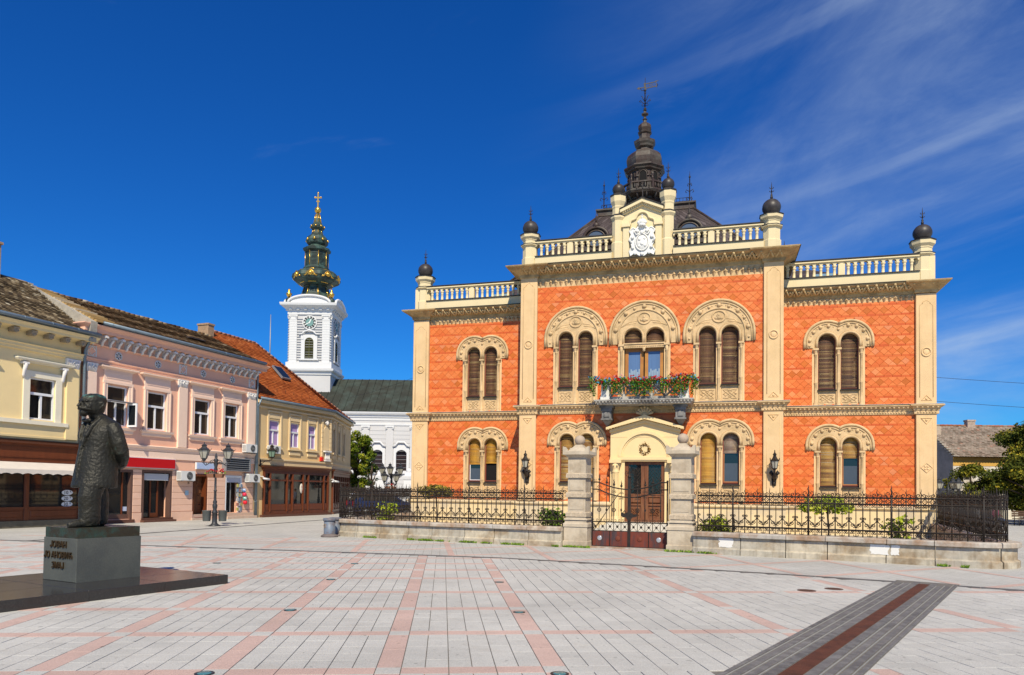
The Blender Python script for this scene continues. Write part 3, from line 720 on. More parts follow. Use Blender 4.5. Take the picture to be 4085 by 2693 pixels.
# ---------------------------------------------------------------- tiled fields
def clip(poly, x0, x1, z0, z1):
    for ax, lim, sg in ((0, x0, 1), (0, x1, -1), (1, z0, 1), (1, z1, -1)):
        o_ = []; n = len(poly)
        for i in range(n):
            a, b = poly[i], poly[(i+1) % n]; ia, ib = (a[ax]-lim)*sg >= 0, (b[ax]-lim)*sg >= 0
            if ia: o_.append(a)
            if ia != ib:
                t = (lim-a[ax])/(b[ax]-a[ax]); q = [a[0]+(b[0]-a[0])*t, a[1]+(b[1]-a[1])*t]; q[ax] = lim; o_.append(tuple(q))
        poly = o_
        if len(poly) < 3: return []
    return poly
TILEW, TILEH, TD = .325, .43, .15
def tiles(sec, yp, x0, x1, z0, z1, name):
    mb = MB(); nr = int((z1-z0)/TILEH)+2; nc = int((x1-x0)/TILEW)+2
    def piece(poly, tone):
        poly = clip(poly, x0, x1, z0, z1)
        if len(poly) < 3: return
        cx = sum(p[0] for p in poly)/len(poly); cz = sum(p[1] for p in poly)/len(poly)
        if any(f(cx, cz) for f in INS[sec]) : return
        y = yp-.018+random.uniform(-.0025, .0025); tx, tz = random.uniform(-.012, .012), random.uniform(-.012, .012)
        def ins(k):
            o_ = []
            for p in poly:
                dx, dz = p[0]-cx, p[1]-cz; L = max(.02, hypot(dx, dz)); q = max(0, 1-k/L); o_.append((cx+dx*q, cz+dz*q))
            return o_
        base = [(u, y+.006, v) for u, v in ins(.0035)]; top = [(u, y+(u-cx)*tx+(v-cz)*tz, v) for u, v in ins(.011)]
        mb.frustum(base, top, yp+.002, tone)
    def tn():
        q = random.random()
        return random.uniform(.02, .12) if q < .05 else (random.uniform(.92, 1.0) if q < .14 else random.uniform(.3, .8))
    for j in range(-1, nr):
        zb = z0+j*TILEH-.1; mid = zb+TILEH/2; ps = (j % 2)*TILEW/2; rowt = random.uniform(-.08, .05)
        for i in range(-1, nc):
            c = x0+i*TILEW+ps; h = TILEW/2
            piece([(c-h, mid), (c, mid-TD), (c+h, mid), (c, mid+TD)], random.uniform(0,.11) if random.random() < .17 else tn())
            c += h
            q = (TILEH-2*TD)*.5
            piece([(c-h, zb+TILEH-q*.2), (c-h, mid+TD), (c, mid), (c+h, mid+TD), (c+h, zb+TILEH-q*.2)], min(1, max(.27, tn()+rowt+.05)))
            piece([(c-h, zb+q*.9), (c+h, zb+q*.9), (c+h, mid-TD), (c, mid), (c-h, mid-TD)], min(1, max(.27, tn()+rowt)))
            piece([(c-h, zb-q*.2), (c+h, zb-q*.2), (c+h, zb+q*.9), (c-h, zb+q*.9)], random.uniform(.15,.34))
    sub(mb, name, TILE, kind="stuff")
def holed(mb, x0, x1, z0, z1, y0, y1, holes):
    xs = sorted({x0, x1, *[min(max(h[k], x0), x1) for h in holes for k in (0, 1)]}); zs_ = sorted({z0, z1, *[min(max(h[k], z0), z1) for h in holes for k in (2, 3)]})
    for xa, xb in zip(xs, xs[1:]):
        run = None
        for za, zb in zip(zs_, zs_[1:]):
            cx, cz = (xa+xb)/2, (za+zb)/2
            if any(h[0] < cx < h[1] and h[2] < cz < h[3] for h in holes):
                if run is not None: mb.box(xa, xb, y0, y1, run, za); run = None
            elif run is None: run = za
        if run is not None: mb.box(xa, xb, y0, y1, run, z1)
random.seed(11)
wl = MB(); holed(wl, WL+.03, XL+.2, .0, 10.3, 0, .25, HOLES['lw']); holed(wl, XR-.2, WR-.03, .0, 10.3, 0, .25, HOLES['rw']); holed(wl, XL+.03, XR-.03, .0, 11.7, YR, YR+.25, HOLES['c'])
sub(wl, "wall", GROUT)
bk = MB().box(WL+.03, WR-.03, .25, YB, 0, 10.3); bk.box(XL+.03, XR-.03, YR+.25, 2.5, 0, 11.75); sub(bk, "inner_wall", mat("side_render", (.72,.52,.30), .9, .12, 1.5))
for sec, yp, x0, x1, bands in (('lw', 0, -10.66, XL+.02, ((1.3,5.08),(5.46,9.80))), ('rw', 0, XR-.02, 10.74, ((1.3,5.08),(5.46,9.80))), ('c', YR, -4.92, 4.76, ((1.3,5.20),(5.58,10.92)))):
    for za, zb in bands: tiles(sec, yp, x0, x1, za, zb, "facing_tiles")
# ---------------------------------------------------------------- plinth
pl = MB()
PLP = [(.10,0.0),(.10,1.10),(.13,1.13),(.20,1.17),(.20,1.235),(.06,1.30)]
pl.sweep_u(WL, XL, 0, YB, PLP, right=False); pl.sweep_u(XR, WR, 0, YB, PLP, left=False); pl.sweep_u(XL, PX-1.46, YR, 0, PLP, right=False); pl.sweep_u(PX+1.46, XR, YR, 0, PLP, left=False)
sub(pl, "plinth", PLIN)
# ---------------------------------------------------------------- pilasters
def frame_rect(mb, x0, x1, y, z0, z1, w_=.022):
    mb.tube([(x0,y,z0),(x1,y,z0),(x1,y,z1),(x0,y,z1)], w_, 4, closed=True, smooth=False)
def pilaster(x0, x1, yp, z0, zs0, zs1, z1, pr=.15, side=0):
    P = obj("pilaster", None, pal); xm = (x0+x1)/2; y = yp-pr
    mb = MB(); mb.bbox(x0, x1, y, yp+.3, z0, zs0, .012); mb.bbox(x0, x1, y, yp+.3, zs1, z1, .012)
    mb.box(x0-.04, x1+.04, y-.05, yp+.2, z0-.02, z0+.12)
    mb.build("shaft", STONE, P)
    o_ = MB(); a, b = x0+.13, x1-.13
    # trefoil-headed long panel above, ring, triangles and diamond
    zt = z1-.25
    o_.tube([(a,y,zs1+.28)]+[(a,y,zt-.35)]+[(u,y,v) for u, v in arc(a+.12, zt-.3, .12, 180, 95, 4)]+[(u,y,v) for u, v in arc(xm, zt-.2, .15, 170, 10, 8)]+[(u,y,v) for u, v in arc(b-.12, zt-.3, .12, 85, 0, 4)]+[(b,y,zt-.35),(b,y,zs1+.28)], .016, 4)
    zr = zs1+(z1-zs1)*.47
    o_.tube([(xm+.17*cos(k*pi/10), y-.01, zr+.17*sin(k*pi/10)) for k in range(20)], .03, 6, closed=True); o_.ball((xm, y, zr), .12, 8, 4, (1,.12,1))
    o_.tube([(xm-.19,y,zs1+.16),(xm+.19,y,zs1+.16),(xm,y,zs1+.36)], .025, 4, closed=True, smooth=False); o_.ball((xm, y, zs1+.22), .05, 6, 4)
    o_.tube([(xm-.2,y,zs0-.16),(xm+.2,y,zs0-.16),(xm,y,zs0-.40)], .027, 4, closed=True, smooth=False); o_.ball((xm, y, zs0-.24), .05, 6, 4)
    zd = z0+(zs0-z0)*.42
    o_.tube([(xm-.21,y,zd),(xm,y,zd+.2),(xm+.21,y,zd),(xm,y,zd-.2)], .03, 4, closed=True, smooth=False)
    for k in range(4): t = pi/4+k*pi/2; o_.ball((xm+.07*cos(t), y, zd+.07*sin(t)), .05, 6, 4, (1,.5,1))
    o_.tube([(b,y,z0+.3),(b,y,zs0-.2)], .014, 4); o_.tube([(a,y,z0+.3),(a,y,zs0-.2)], .010, 4)
    o_.build("pilaster_ornament", STONE, P)
pilaster(WL, -10.67, 0, 1.3, 5.06, 5.47, 10.02); pilaster(10.75, WR, 0, 1.3, 5.06, 5.47, 10.02)
pilaster(XL, -4.92, YR, 1.3, 5.16, 5.58, 11.42); pilaster(4.76, XR, YR, 1.3, 5.16, 5.58, 11.42)
# ---------------------------------------------------------------- string courses
SP = lambda z: [(.02,z),(.06,z+.02),(.06,z+.15),(.09,z+.17),(.10,z+.24),(.20,z+.32),(.23,z+.34),(.23,z+.385),(.02,z+.41)]
def dent(mb, x0, x1, y, z, p=.115, h=.05):
    n = int((x1-x0)/p)
    for i in range(n): x = x0+(i+.5)*(x1-x0)/n; mb.ball((x, y, z), h, 6, 4, (.9,.7,1))
sc_ = MB()
for xa, xb, y, z, lf, rg in ((WL-.02, XL, 0, 5.06, True, False), (XR, WR+.02, 0, 5.06, False, True), (XL-.02, XR+.02, YR, 5.16, True, True)):
    sc_.sweep_u(xa, xb, y, (YB if y == 0 else .05), SP(z), left=lf, right=rg)
for x0, x1, y, z in ((WL,-10.67,0,5.06),(10.75,WR,0,5.06),(XL,-4.92,YR,5.16),(4.76,XR,YR,5.16)):
    sc_.sweep_u(x0-.02, x1+.02, y-.14, y, [(o_, zz) for o_, zz in SP(z)])
sub(sc_, "string_course", CARVE)
dm = MB()
for x0, x1, y, z in ((-10.6,XL,0,5.06),(XR,10.7,0,5.06),(-4.9,4.7,YR,5.16)):
    dent(dm, x0, x1, y-.065, z+.085, .10, .042); dent(dm, x0, x1, y-.165, z+.29, .17, .062)
for x0, x1, y, z in ((WL,-10.67,-.14,5.06),(10.75,WR,-.14,5.06),(XL,-4.92,YR-.14,5.16),(4.76,XR,YR-.14,5.16)):
    dent(dm, x0, x1, y-.065, z+.085, .10, .042); dent(dm, x0-.1, x1+.1, y-.165, z+.29, .17, .062)
sub(dm, "string_course_beads", CARVE, kind="stuff")
fl = MB()
for xa, xb, y, z in ((WL-.25, XL, -.02, 5.472), (XR, WR+.25, -.02, 5.472), (XL-.25, XR+.25, YR-.02, 5.573)): fl.box(xa, xb, y-.24, y+.05, z, z+.012)
sub(fl, "string_course_flashing", mat("lead_flashing", (.62,.58,.53), .6, .15, 6))
# ---------------------------------------------------------------- main cornices with pendants
def pendants(mb, x0, x1, y, zt, h, p=.205):
    n = round((x1-x0)/p); p = (x1-x0)/n
    for i in range(n):
        x = x0+(i+.5)*p; w_ = p*.5
        for (za, zb, ya, yb) in ((zt, zt-h*.52, y-.01, y-.13), (zt-h*.52, zt-h, y-.10, y-.005)):
            pass
        # upper spike widening downwards, then an inverted pyramid
        mb.add([(x, y-.01, zt), (x-w_*.85, y-.0, zt-h*.5), (x+w_*.85, y-.0, zt-h*.5), (x, y-.15, zt-h*.5)], [(0,1,3),(0,3,2),(1,2,3)])
        mb.add([(x, y-.01, zt-h), (x-w_*.95, y-.0, zt-h*.52), (x+w_*.95, y-.0, zt-h*.52), (x, y-.12, zt-h*.56)], [(0,3,1),(0,2,3),(1,3,2)])
    mb.box(x0, x1, y-.03, y+.01, zt-.10, zt-.07); mb.box(x0, x1, y-.012, y+.01, zt-h*1.02, zt)
pn = MB(); pendants(pn, -10.66, XL, 0, 10.08, .34); pendants(pn, XR, 10.74, 0, 10.08, .34); pendants(pn, -4.92, 4.76, YR, 11.34, .44, .235)
sub(pn, "pendant_frieze", CARVE, kind="stuff")
CP = lambda z, k=1: [(.02,z-.12*k),(.05,z-.10*k),(.07,z),(.10,z+.03),(.20,z+.10),(.34*k,z+.22),(.44*k,z+.25),(.46*k,z+.29),(.46*k,z+.315)]
cn = MB(); cn.sweep_u(WL, XL, 0, YB, CP(10.16), right=False); cn.sweep_u(XR, WR, 0, YB, CP(10.16), left=False)
CR = lambda z: [(.02,z-.14),(.06,z-.1),(.07,z),(.12,z+.04),(.28,z+.13),(.46,z+.24),(.56,z+.28),(.58,z+.32),(.58,z+.345)]
cn.sweep_u(XL, XR, YR, 2.5, CR(11.48))
for x0, x1, y, P_ in ((WL,-10.67,0,CP(10.163)),(10.75,WR,0,CP(10.163)),(XL,-4.92,YR,CR(11.483)),(4.76,XR,YR,CR(11.483))): cn.sweep_u(x0, x1, y-.14, y, P_)
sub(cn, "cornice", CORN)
lv = MB()                                             # leaf carving of the cove
def leaves_(x0, x1, y, z, k):
    n = round((x1-x0)/.36)
    for i in range(n):
        x = x0+(i+.5)*(x1-x0)/n; q = .18
        lv.tube([(x-q, y-.10, z+.03), (x-.10, y-.22*k, z+.10), (x-.02, y-.36*k, z+.21)], [.04,.06,.04], 5); lv.tube([(x+q, y-.10, z+.03), (x+.10, y-.22*k, z+.10), (x+.02, y-.36*k, z+.21)], [.04,.06,.04], 5)
        lv.ball((x, y-.40*k, z+.215), .06, 6, 4); lv.ball((x+q, y-.27*k, z+.15), .065, 6, 4, (1,1,.8)); lv.tube([(x, y-.1, z+.03), (x, y-.24*k, z+.12)], .03, 5)
leaves_(WL, XL, -.02, 10.16, 1); leaves_(XR, WR, -.02, 10.16, 1); leaves_(XL, XR, YR-.02, 11.48, 1.28)
sub(lv, "cornice_leaf_carving", mat("weathered_leaf_carving", (.60,.43,.21), .9, .2, 5), kind="stuff")
fl = MB(); fl.sweep_u(WL-.47, XL, -.47, YB, [(0,10.475),(.03,10.475),(.03,10.50),(0,10.50)], right=False); fl.sweep_u(XR, WR+.47, -.47, YB, [(0,10.475),(.03,10.475),(.03,10.50),(0,10.50)], left=False); fl.sweep_u(XL-.59, XR+.59, YR-.59, 2.5, [(0,11.825),(.03,11.825),(.03,11.85),(0,11.85)])
sub(fl, "cornice_flashing", LEADF)
# ---------------------------------------------------------------- balustrades
BALM = MB().lathe([(.085,0),(.085,.03),(.06,.05),(.057,.30),(.072,.32),(.055,.34),(.06,.37),(.095,.42),(.095,.46)], n=10).mesh("baluster", PALE)
def balustrade(x0, x1, y, z, dead, name="balustrade", n=None):
    B = obj(name, None, pal); p = .262
    MB().box(x0, x1, y, y+.30, z, z+.45).build("parapet", PALE, B)
    MB().box(x0, x1, y-.05, y+.34, z+.45, z+.49).build("parapet_flashing", LEADF, B)
    n = round((x1-x0)/p); p = (x1-x0)/n; zb = z+.49
    rl = [(x0, zb+.68), (x1, zb+.68), (x1, zb+.46)]
    for i in range(n-1, -1, -1):
        c = x0+(i+.5)*p; rl += [(c+.085, zb+.46)]+arc(c, zb+.47, .085, 10, 170, 6)+[(c-.085, zb+.46)]
    rl += [(x0, zb+.46)]
    mb = MB().prism(rl, y+.06, y+.24); mb.box(x0, x1, y-.0, y+.30, zb+.60, zb+.66); mb.build("hand_rail", PALE, B)
    MB().box(x0, x1, y-.03, y+.33, zb+.682, zb+.72).build("rail_flashing", LEADF, B)
    for i in range(1, n):
        xx = x0+i*p
        if i in dead: MB().box(xx-.13, xx+.13, y+.03, y+.27, zb, zb+.50).build("dado", PALE, B)
        else: obj("baluster", BALM, B, (xx, y+.15, zb))
balustrade(-10.85, XL, -.12, 10.50, (9,)); balustrade(XR, 10.9, -.12, 10.50, (9,))
balustrade(-5.05, -1.58, YR-.16, 11.85, (6,)); balustrade(1.06, 4.75, YR-.16, 11.85, (6,))
MB().box(WL, WL+.3, 0, YB, 10.5, 11.6).build("side_parapet", PALE, pal); MB().box(WR-.3, WR, 0, YB, 10.5, 11.6).build("side_parapet", PALE, pal)
# ---------------------------------------------------------------- pinnacles
def pinnacle(x, y, z, h, r=.36, dr_=.37, name="pinnacle"):
    P = obj(name, None, pal, (x, y, z)); ph = pi/8
    MB().lathe([(r*1.12,0),(r*1.12,h*.28),(r,h*.30),(r,h*.62),(r*1.28,h*.66),(r*1.28,h*.685),(r,h*.70),(r*.98,h*.80),(r*1.05,h*.82),(r*1.05,h*.84),(r*1.32,h*.90),(r*1.36,h*.98),(r*1.3,h)], n=8, ph=ph, flat=True).build("pinnacle_shaft", PALE, P)
    MB().lathe([(r*1.31,h*.684),(r*1.32,h*.70),(r,h*.715)], n=8, ph=ph, flat=True).build("pinnacle_flashing", LEADF, P); MB().lathe([(r*1.42,h*.985),(r*1.44,h*1.005),(r*.7,h*1.045)], n=8, ph=ph, flat=True).build("pinnacle_flashing", LEADF, P)
    R0 = dr_; zc_ = h*1.03+R0*.78; n = 32; mb = MB(); prof = []
    pr = [(R0*.72, h*1.03)]+[(R0*cos(radians(t)), zc_+R0*.98*sin(radians(t))) for t in (-35,-15,0,15,30,45,60,72,82)]+[(.05, zc_+R0*1.0)]
    mb.lathe(pr, n=n); k0 = 0
    for i in range(len(pr)):
        for k in range(n):
            if k % 2 == 0:
                v = mb.v[i*n+k]; mb.v[i*n+k] = (v[0]*.965, v[1]*.965, v[2])
    mb.build("dome", DOMEM, P)
    f_ = MB(); zt = zc_+R0; f_.lathe([(.055,zt-.02),(.055,zt+.1),(.03,zt+.12),(.05,zt+.17),(.025,zt+.2),(.02,zt+.5),(.004,zt+.72)], n=8)
    for s in (-1, 1):
        f_.tube([(0,0,zt+.32),(s*.06,0,zt+.30),(s*.09,0,zt+.35)], .014, 4); f_.tube([(0,0,zt+.46),(s*.06,0,zt+.44),(s*.08,0,zt+.50)], .014, 4); f_.tube([(0,0,zt+.32),(0,s*.06,zt+.30),(0,s*.09,zt+.35)], .014, 4)
    f_.build("finial", IRON, P)
pinnacle(-11.08, .28, 10.5, 1.75); pinnacle(11.1, .28, 10.5, 1.80)
pinnacle(-5.34, YR+.12, 11.85, 1.54, .34, .36); pinnacle(5.07, YR+.12, 11.85, 1.52, .36, .38)
# ---------------------------------------------------------------- crest gable
G_ = obj("crest_gable", None, pal); yg = YR-.08; gx = -.27
poly = [(-1.15,11.85),(.57,11.85),(.57,14.05),(gx,14.42),(-1.15,14.05)]
MB().prism(poly, yg+.1, yg+.5).build("gable_wall", PALE, G_)
mo = MB()
mo.prism([(-1.22,13.98),(-1.22,14.12),(gx,14.53),(.64,14.12),(.64,13.98),(gx,14.38)], yg-.12, yg+.5)
mo.prism([(-1.16,13.88),(-1.16,14.0),(gx,14.40),(.58,14.0),(.58,13.88),(gx,14.28)], yg-.0, yg+.5)
for s in (-1, 1): mo.bbox(gx+s*.70-.14, gx+s*.70+.14, yg-.0, yg+.3, 11.95, 13.35, .02); mo.box(gx+s*.70-.19, gx+s*.70+.19, yg-.06, yg+.3, 13.35, 13.45); mo.box(gx+s*.70-.15, gx+s*.70+.15, yg-.02, yg+.2, 13.45, 13.52)
mo.tube([(gx-.55,yg+.06,13.45)]+[(u,yg+.06,v) for u, v in arc(gx-.38,13.52,.15,200,90,5)]+[(u,yg+.06,v) for u, v in arc(gx,13.70,.28,175,5,9)]+[(u,yg+.06,v) for u, v in arc(gx+.38,13.52,.15,90,-20,5)]+[(gx+.55,yg+.06,13.45)], .05, 6)
for k in range(10):
    for s in (-1, 1): t = (k+.5)/10; mo.ball((gx+s*.86*(1-t), yg-.05, 13.98+.40*t), .04, 6, 4)
mo.build("gable_moulding", PALE, G_)
MB().prism([(-1.26,14.122),(-1.26,14.15),(gx,14.56),(.68,14.15),(.68,14.122),(gx,14.53)], yg-.16, yg+.52).build("gable_flashing", LEADF, G_)
cr = MB(); yy = yg+.02; WH = mat("white_crest", (.83,.81,.76), .8, .05, 5)
sh2 = [(-.50,12.05),(-.30,12.18),(-.12,12.05),(0,11.98),(.12,12.05),(.30,12.18),(.50,12.05),(.55,12.25),(.42,12.45),(.52,12.7),(.44,12.95),(.55,13.15),(.40,13.28),(.25,13.2),(.12,13.3),(-.12,13.3),(-.25,13.2),(-.40,13.28),(-.55,13.15),(-.44,12.95),(-.52,12.7),(-.42,12.45),(-.55,12.25)]
cr.prism([(gx+u, v) for u, v in sh2], yy-.02, yy+.1)
cr.tube([(gx+u, yy-.02, v) for u, v in sh2], .035, 6, closed=True)
cr.tube([(gx+.28*cos(k*pi/12), yy-.05, 12.62+.36*sin(k*pi/12)) for k in range(24)], .035, 6, closed=True); cr.ball((gx, yy-.02, 12.62), .26, 10, 6, (1,.25,1.3))
for u, v, q in ((-.1,12.75,.08),(.1,12.78,.07),(0,12.55,.09),(-.12,12.45,.06),(.12,12.47,.06),(-.42,12.85,.08),(.42,12.85,.08),(-.4,12.4,.07),(.4,12.4,.07),(-.3,12.14,.08),(.3,12.14,.08),(0,12.1,.09),(-.2,13.12,.08),(.2,13.12,.08),(0,13.05,.1)): cr.ball((gx+u, yy-.06, v), q, 7, 5, (1,.6,1))
cr.lathe([(.14,13.30),(.17,13.34),(.16,13.40)], gx, yy-.04, 10); cr.ball((gx, yy-.04, 13.52), .17, 10, 6, (1.15,.7,.8)); cr.ball((gx-.14, yy-.06, 13.48), .08, 7, 5); cr.ball((gx+.14, yy-.06, 13.48), .08, 7, 5); cr.ball((gx, yy-.05, 13.70), .04, 6, 4); cr.box(gx-.012, gx+.012, yy-.06, yy-.03, 13.72, 13.86); cr.box(gx-.045, gx+.045, yy-.06, yy-.03, 13.79, 13.815)
for s in (-1, 1):
    cr.tube([(gx+s*.16,yy-.05,13.3),(gx+s*.33,yy-.06,13.1),(gx+s*.25,yy-.06,12.95),(gx+s*.12,yy-.06,13.0)], .04, 5); cr.tube([(gx+s*.46,yy-.04,12.95),(gx+s*.55,yy-.05,12.75),(gx+s*.46,yy-.05,12.6)], .04, 5)
cr.build("coat_of_arms", WH, G_)
crs = MB(); cz = 14.62
crs.box(gx-.02, gx+.02, yg+.1, yg+.15, 14.5, 15.30); crs.box(gx-.27, gx+.27, yg+.1, yg+.15, 15.0, 15.045)
for u, v in ((-.27,15.02),(.27,15.02),(0,15.30),(0,14.64)):
    for k in range(3): t = k*2*pi/3+pi/2; crs.ball((gx+u+.045*cos(t), yg+.12, v+.045*sin(t)), .036, 6, 4)
crs.build("iron_cross", IRON, G_)
pinnacle(-1.345, YR+.16, 11.85, 2.98, .265, .27, "gable_pier"); pinnacle(.81, YR+.16, 11.85, 3.0, .275, .28, "gable_pier")
# ---------------------------------------------------------------- roof
RF = obj("roof", None, pal)
tx, ty = -.80, 5.0
mb = MB(); zt = 16.35
B0 = [(-6.9,1.0,12.0),(5.6,1.0,12.0),(5.6,11.5,12.0),(-6.9,11.5,12.0)]; T0 = [(-2.95,3.7,zt),(1.70,3.7,zt),(1.70,7.2,zt),(-2.95,7.2,zt)]
mb.add(B0+T0, [(0,1,5,4),(1,2,6,5),(2,3,7,6),(3,0,4,7),(4,5,6,7)]); mb.build("mansard", SLATE, RF)
tm = MB()                                              # diamond slates on the front and side slopes
def slates(c0, c1, c2, c3, nu, nv):
    c0, c1, c2, c3 = map(Vector, (c0, c1, c2, c3)); nrm = (c1-c0).cross(c3-c0).normalized()
    P = lambda u, v: (c0+(c1-c0)*u)*(1-v)+(c3+(c2-c3)*u)*v
    for j in range(nv):
        for i in range(nu+1):
            u = (i+.5*(j % 2))/nu; v = (j+.5)/nv; du, dv = .47/nu, .92/nv
            q = [(u-du, v), (u, v-dv), (u+du, v), (u, v+dv)]
            q = [(min(1, max(0, a)), min(1, max(0, b))) for a, b in q]
            L = random.uniform(.006, .016); ps = [P(a, b)+nrm*(L if k != 3 else L*.3) for k, (a, b) in enumerate(q)]
            tm.add(ps, [(0,1,2,3)], a=random.random())
slates(B0[0], B0[1], T0[1], T0[0], 30, 16); slates(B0[1], B0[2], T0[2], T0[1], 22, 14); slates(B0[3], B0[0], T0[0], T0[3], 22, 14)
tm.build("roof_slates", mat("slate_pieces", (.06,.04,.035), .5, .2, 6, tone=[(0,(.045,.032,.030)),(.6,(.070,.050,.045)),(1,(.11,.085,.08))]), RF, kind="stuff")
mb = MB(); mb.sweep_u(-2.98, 1.73, 3.68, 7.2, [(0,16.2),(.08,16.28),(.05,16.34),(.05,16.5),(.14,16.58),(.14,16.66),(0,16.67)])
mb.build("roof_top_cornice", COPPER, RF)
for a, b in zip(B0, T0): MB().tube([a, b], .07, 6).build("hip_cap", COPPER, RF)
for dx, nm in ((-2.75,"dormer"),(1.62,"dormer")):
    d_ = obj("dormer", None, RF); zc_ = 14.15; yd = 1.45
    mb = MB().prism(arc(dx, zc_, .62, 200, -20, 18), yd, yd+1.9); mb.box(dx-.95, dx+.95, yd-.02, yd+.8, zc_-.62, zc_-.40)
    mb.tube([(u, yd-.02, v) for u, v in arc(dx, zc_, .60, 200, -20, 18)], .09, 6); mb.tube([(dx+.44*cos(k*pi/10), yd-.02, zc_+.44*sin(k*pi/10)) for k in range(20)], .05, 6, closed=True)
    for s in (-1, 1): mb.ball((dx+s*.78, yd, zc_-.25), .13, 8, 5); mb.tube([(dx+s*.6,yd,zc_+.1),(dx+s*.85,yd,zc_+.05),(dx+s*.98,yd,zc_-.1)], .06, 6)
    mb.ball((dx, yd, zc_+.72), .17, 8, 5, (1,.8,1.1)); mb.lathe([(.07,zc_+.85),(.04,zc_+1.0),(.06,zc_+1.05),(.02,zc_+1.3),(.005,zc_+1.5)], dx, yd, 8)
    mb.build("dormer_surround", COPPER, d_); MB().prism(arc(dx, zc_, .43, 0, 345, 22), yd-.03, yd-.01).build("pane", mat("roof_glass", (.10,.13,.17), .08, 0, spec=.7), d_)
for x, y in ((-2.75,3.9),(1.55,3.9),(-2.75,7.0),(1.55,7.0)):
    f_ = MB(); z = 16.66; f_.lathe([(.05,z),(.03,z+.2),(.025,z+1.4),(.06,z+1.45),(.02,z+1.52),(.003,z+1.8)], x, y, 6)
    for zz, q in ((.25,.13),(.65,.2),(1.0,.1)):
        for s in (-1, 1): f_.tube([(x,y,z+zz),(x+s*q*.8,y,z+zz+.12),(x+s*q,y,z+zz),(x+s*q*.7,y,z+zz-.05)], .018, 4)
    f_.build("roof_finial", IRON, RF)
cg = MB()
for sx, sg_ in ((1.55,-1),(-2.75,1)):
    cg = MB()
    for k in range(9): cg.tube([(sx+sg_*k*.16,3.85,16.66),(sx+sg_*k*.16,3.85,17.0)], .012, 4)
    for z in (16.8, 16.98): cg.tube([(sx,3.85,z),(sx+sg_*1.28,3.85,z)], .014, 4)
    cg.build("roof_cresting", IRON, RF)
for x, y, z in ((-5.2,1.3,13.0),(3.55,1.3,13.0),(5.9,2.6,12.6),(-3.6,2.2,12.9)):
    f_ = MB(); f_.lathe([(.05,z-1.2),(.03,z+.3),(.06,z+.4),(.02,z+.9),(.004,z+1.1)], x, y, 6)
    for zz in (.15, .5):
        for s in (-1, 1): f_.tube([(x,y,z+zz),(x+s*.12,y,z+zz+.1),(x+s*.18,y,z+zz)], .018, 4)
    f_.build("roof_finial", IRON, RF)
for xa, xb in ((WL+.3, XL), (XR, WR-.3)):
    xm_ = (xa+xb)/2
    MB().add([(xa,.8,10.6),(xb,.8,10.6),(xb,11,10.6),(xa,11,10.6),(xa if xa > 0 else xm_+1.2,4,12.55),(xb if xa < 0 else xm_-1.2,4,12.55)], [(0,1,5,4),(1,2,5),(2,3,4,5),(3,0,4)]).build("wing_roof", SLATE, RF)
    MB().box(xm_-.4+(1 if xa < 0 else -1)*.9, xm_+.4+(1 if xa < 0 else -1)*.9, 1.6, 2.2, 11.05, 11.5).xf(Matrix.Translation((0,-.02,.08))).build("skylight", mat("skylight_glass", (.25,.4,.5), .1, 0, spec=.6), RF)
# lantern tower, octagonal tiers
LT = obj("lantern_tower", None, pal, (tx, ty, 0)); ph = pi/8
q = 1/cos(pi/8)
def tier(prof, n=8, mt=COPPER, nm="tier"): return MB().lathe([(r_*q, z) for r_, z in prof], n=n, ph=ph, flat=True).build(nm, mt, LT)
tier([(1.25,16.3),(1.22,16.6),(1.02,16.75),(.98,17.15),(1.05,17.2),(.98,17.28),(1.0,17.36),(1.30,17.5),(1.36,17.62),(1.36,17.68),(.9,17.7)], nm="lantern_base")
for k in range(8):                                     # brackets under the gallery
    for dlt in (-.2, .2):
        t = k*pi/4+dlt; MB().tube([(.95*cos(t),.95*sin(t),17.22),(1.1*cos(t),1.1*sin(t),17.32),(1.28*cos(t),1.28*sin(t),17.52)], [.06,.07,.05], 5).build("bracket", COPPER, LT)
gal = MB().lathe([(1.30*q,17.68),(1.30*q,17.74),(1.24*q,17.74)], n=8, ph=ph, flat=True, cap=False); gal.lathe([(1.24*q,18.02),(1.34*q,18.02),(1.34*q,18.09),(1.22*q,18.10),(1.22*q,18.02)], n=8, ph=ph, flat=True, cap=False)
for k in range(8):
    a0_ = k*pi/4+ph; p0 = Vector((1.29*q*cos(a0_), 1.29*q*sin(a0_))); a1_ = a0_+pi/4; p1 = Vector((1.29*q*cos(a1_), 1.29*q*sin(a1_)))
    gal.lathe([(.085,17.7),(.085,18.12)], p0.x, p0.y, 4, flat=True); gal.lathe([(.04,18.1),(.06,18.2),(.03,18.24),(.06,18.32),(.07,18.38),(.02,18.44)], p0.x, p0.y, 6)
    for i in range(1, 6): v = p0.lerp(p1, i/6); gal.lathe([(.03,17.74),(.042,17.86),(.025,17.96),(.035,18.02)], v.x, v.y, 6)
gal.build("gallery", COPPER, LT)
tier([(.80,17.7),(.80,18.72),(.92,18.80),(.94,18.86),(1.02,18.95),(1.02,19.02),(.86,19.10)], nm="belfry")
bel = MB(); dk = MB()
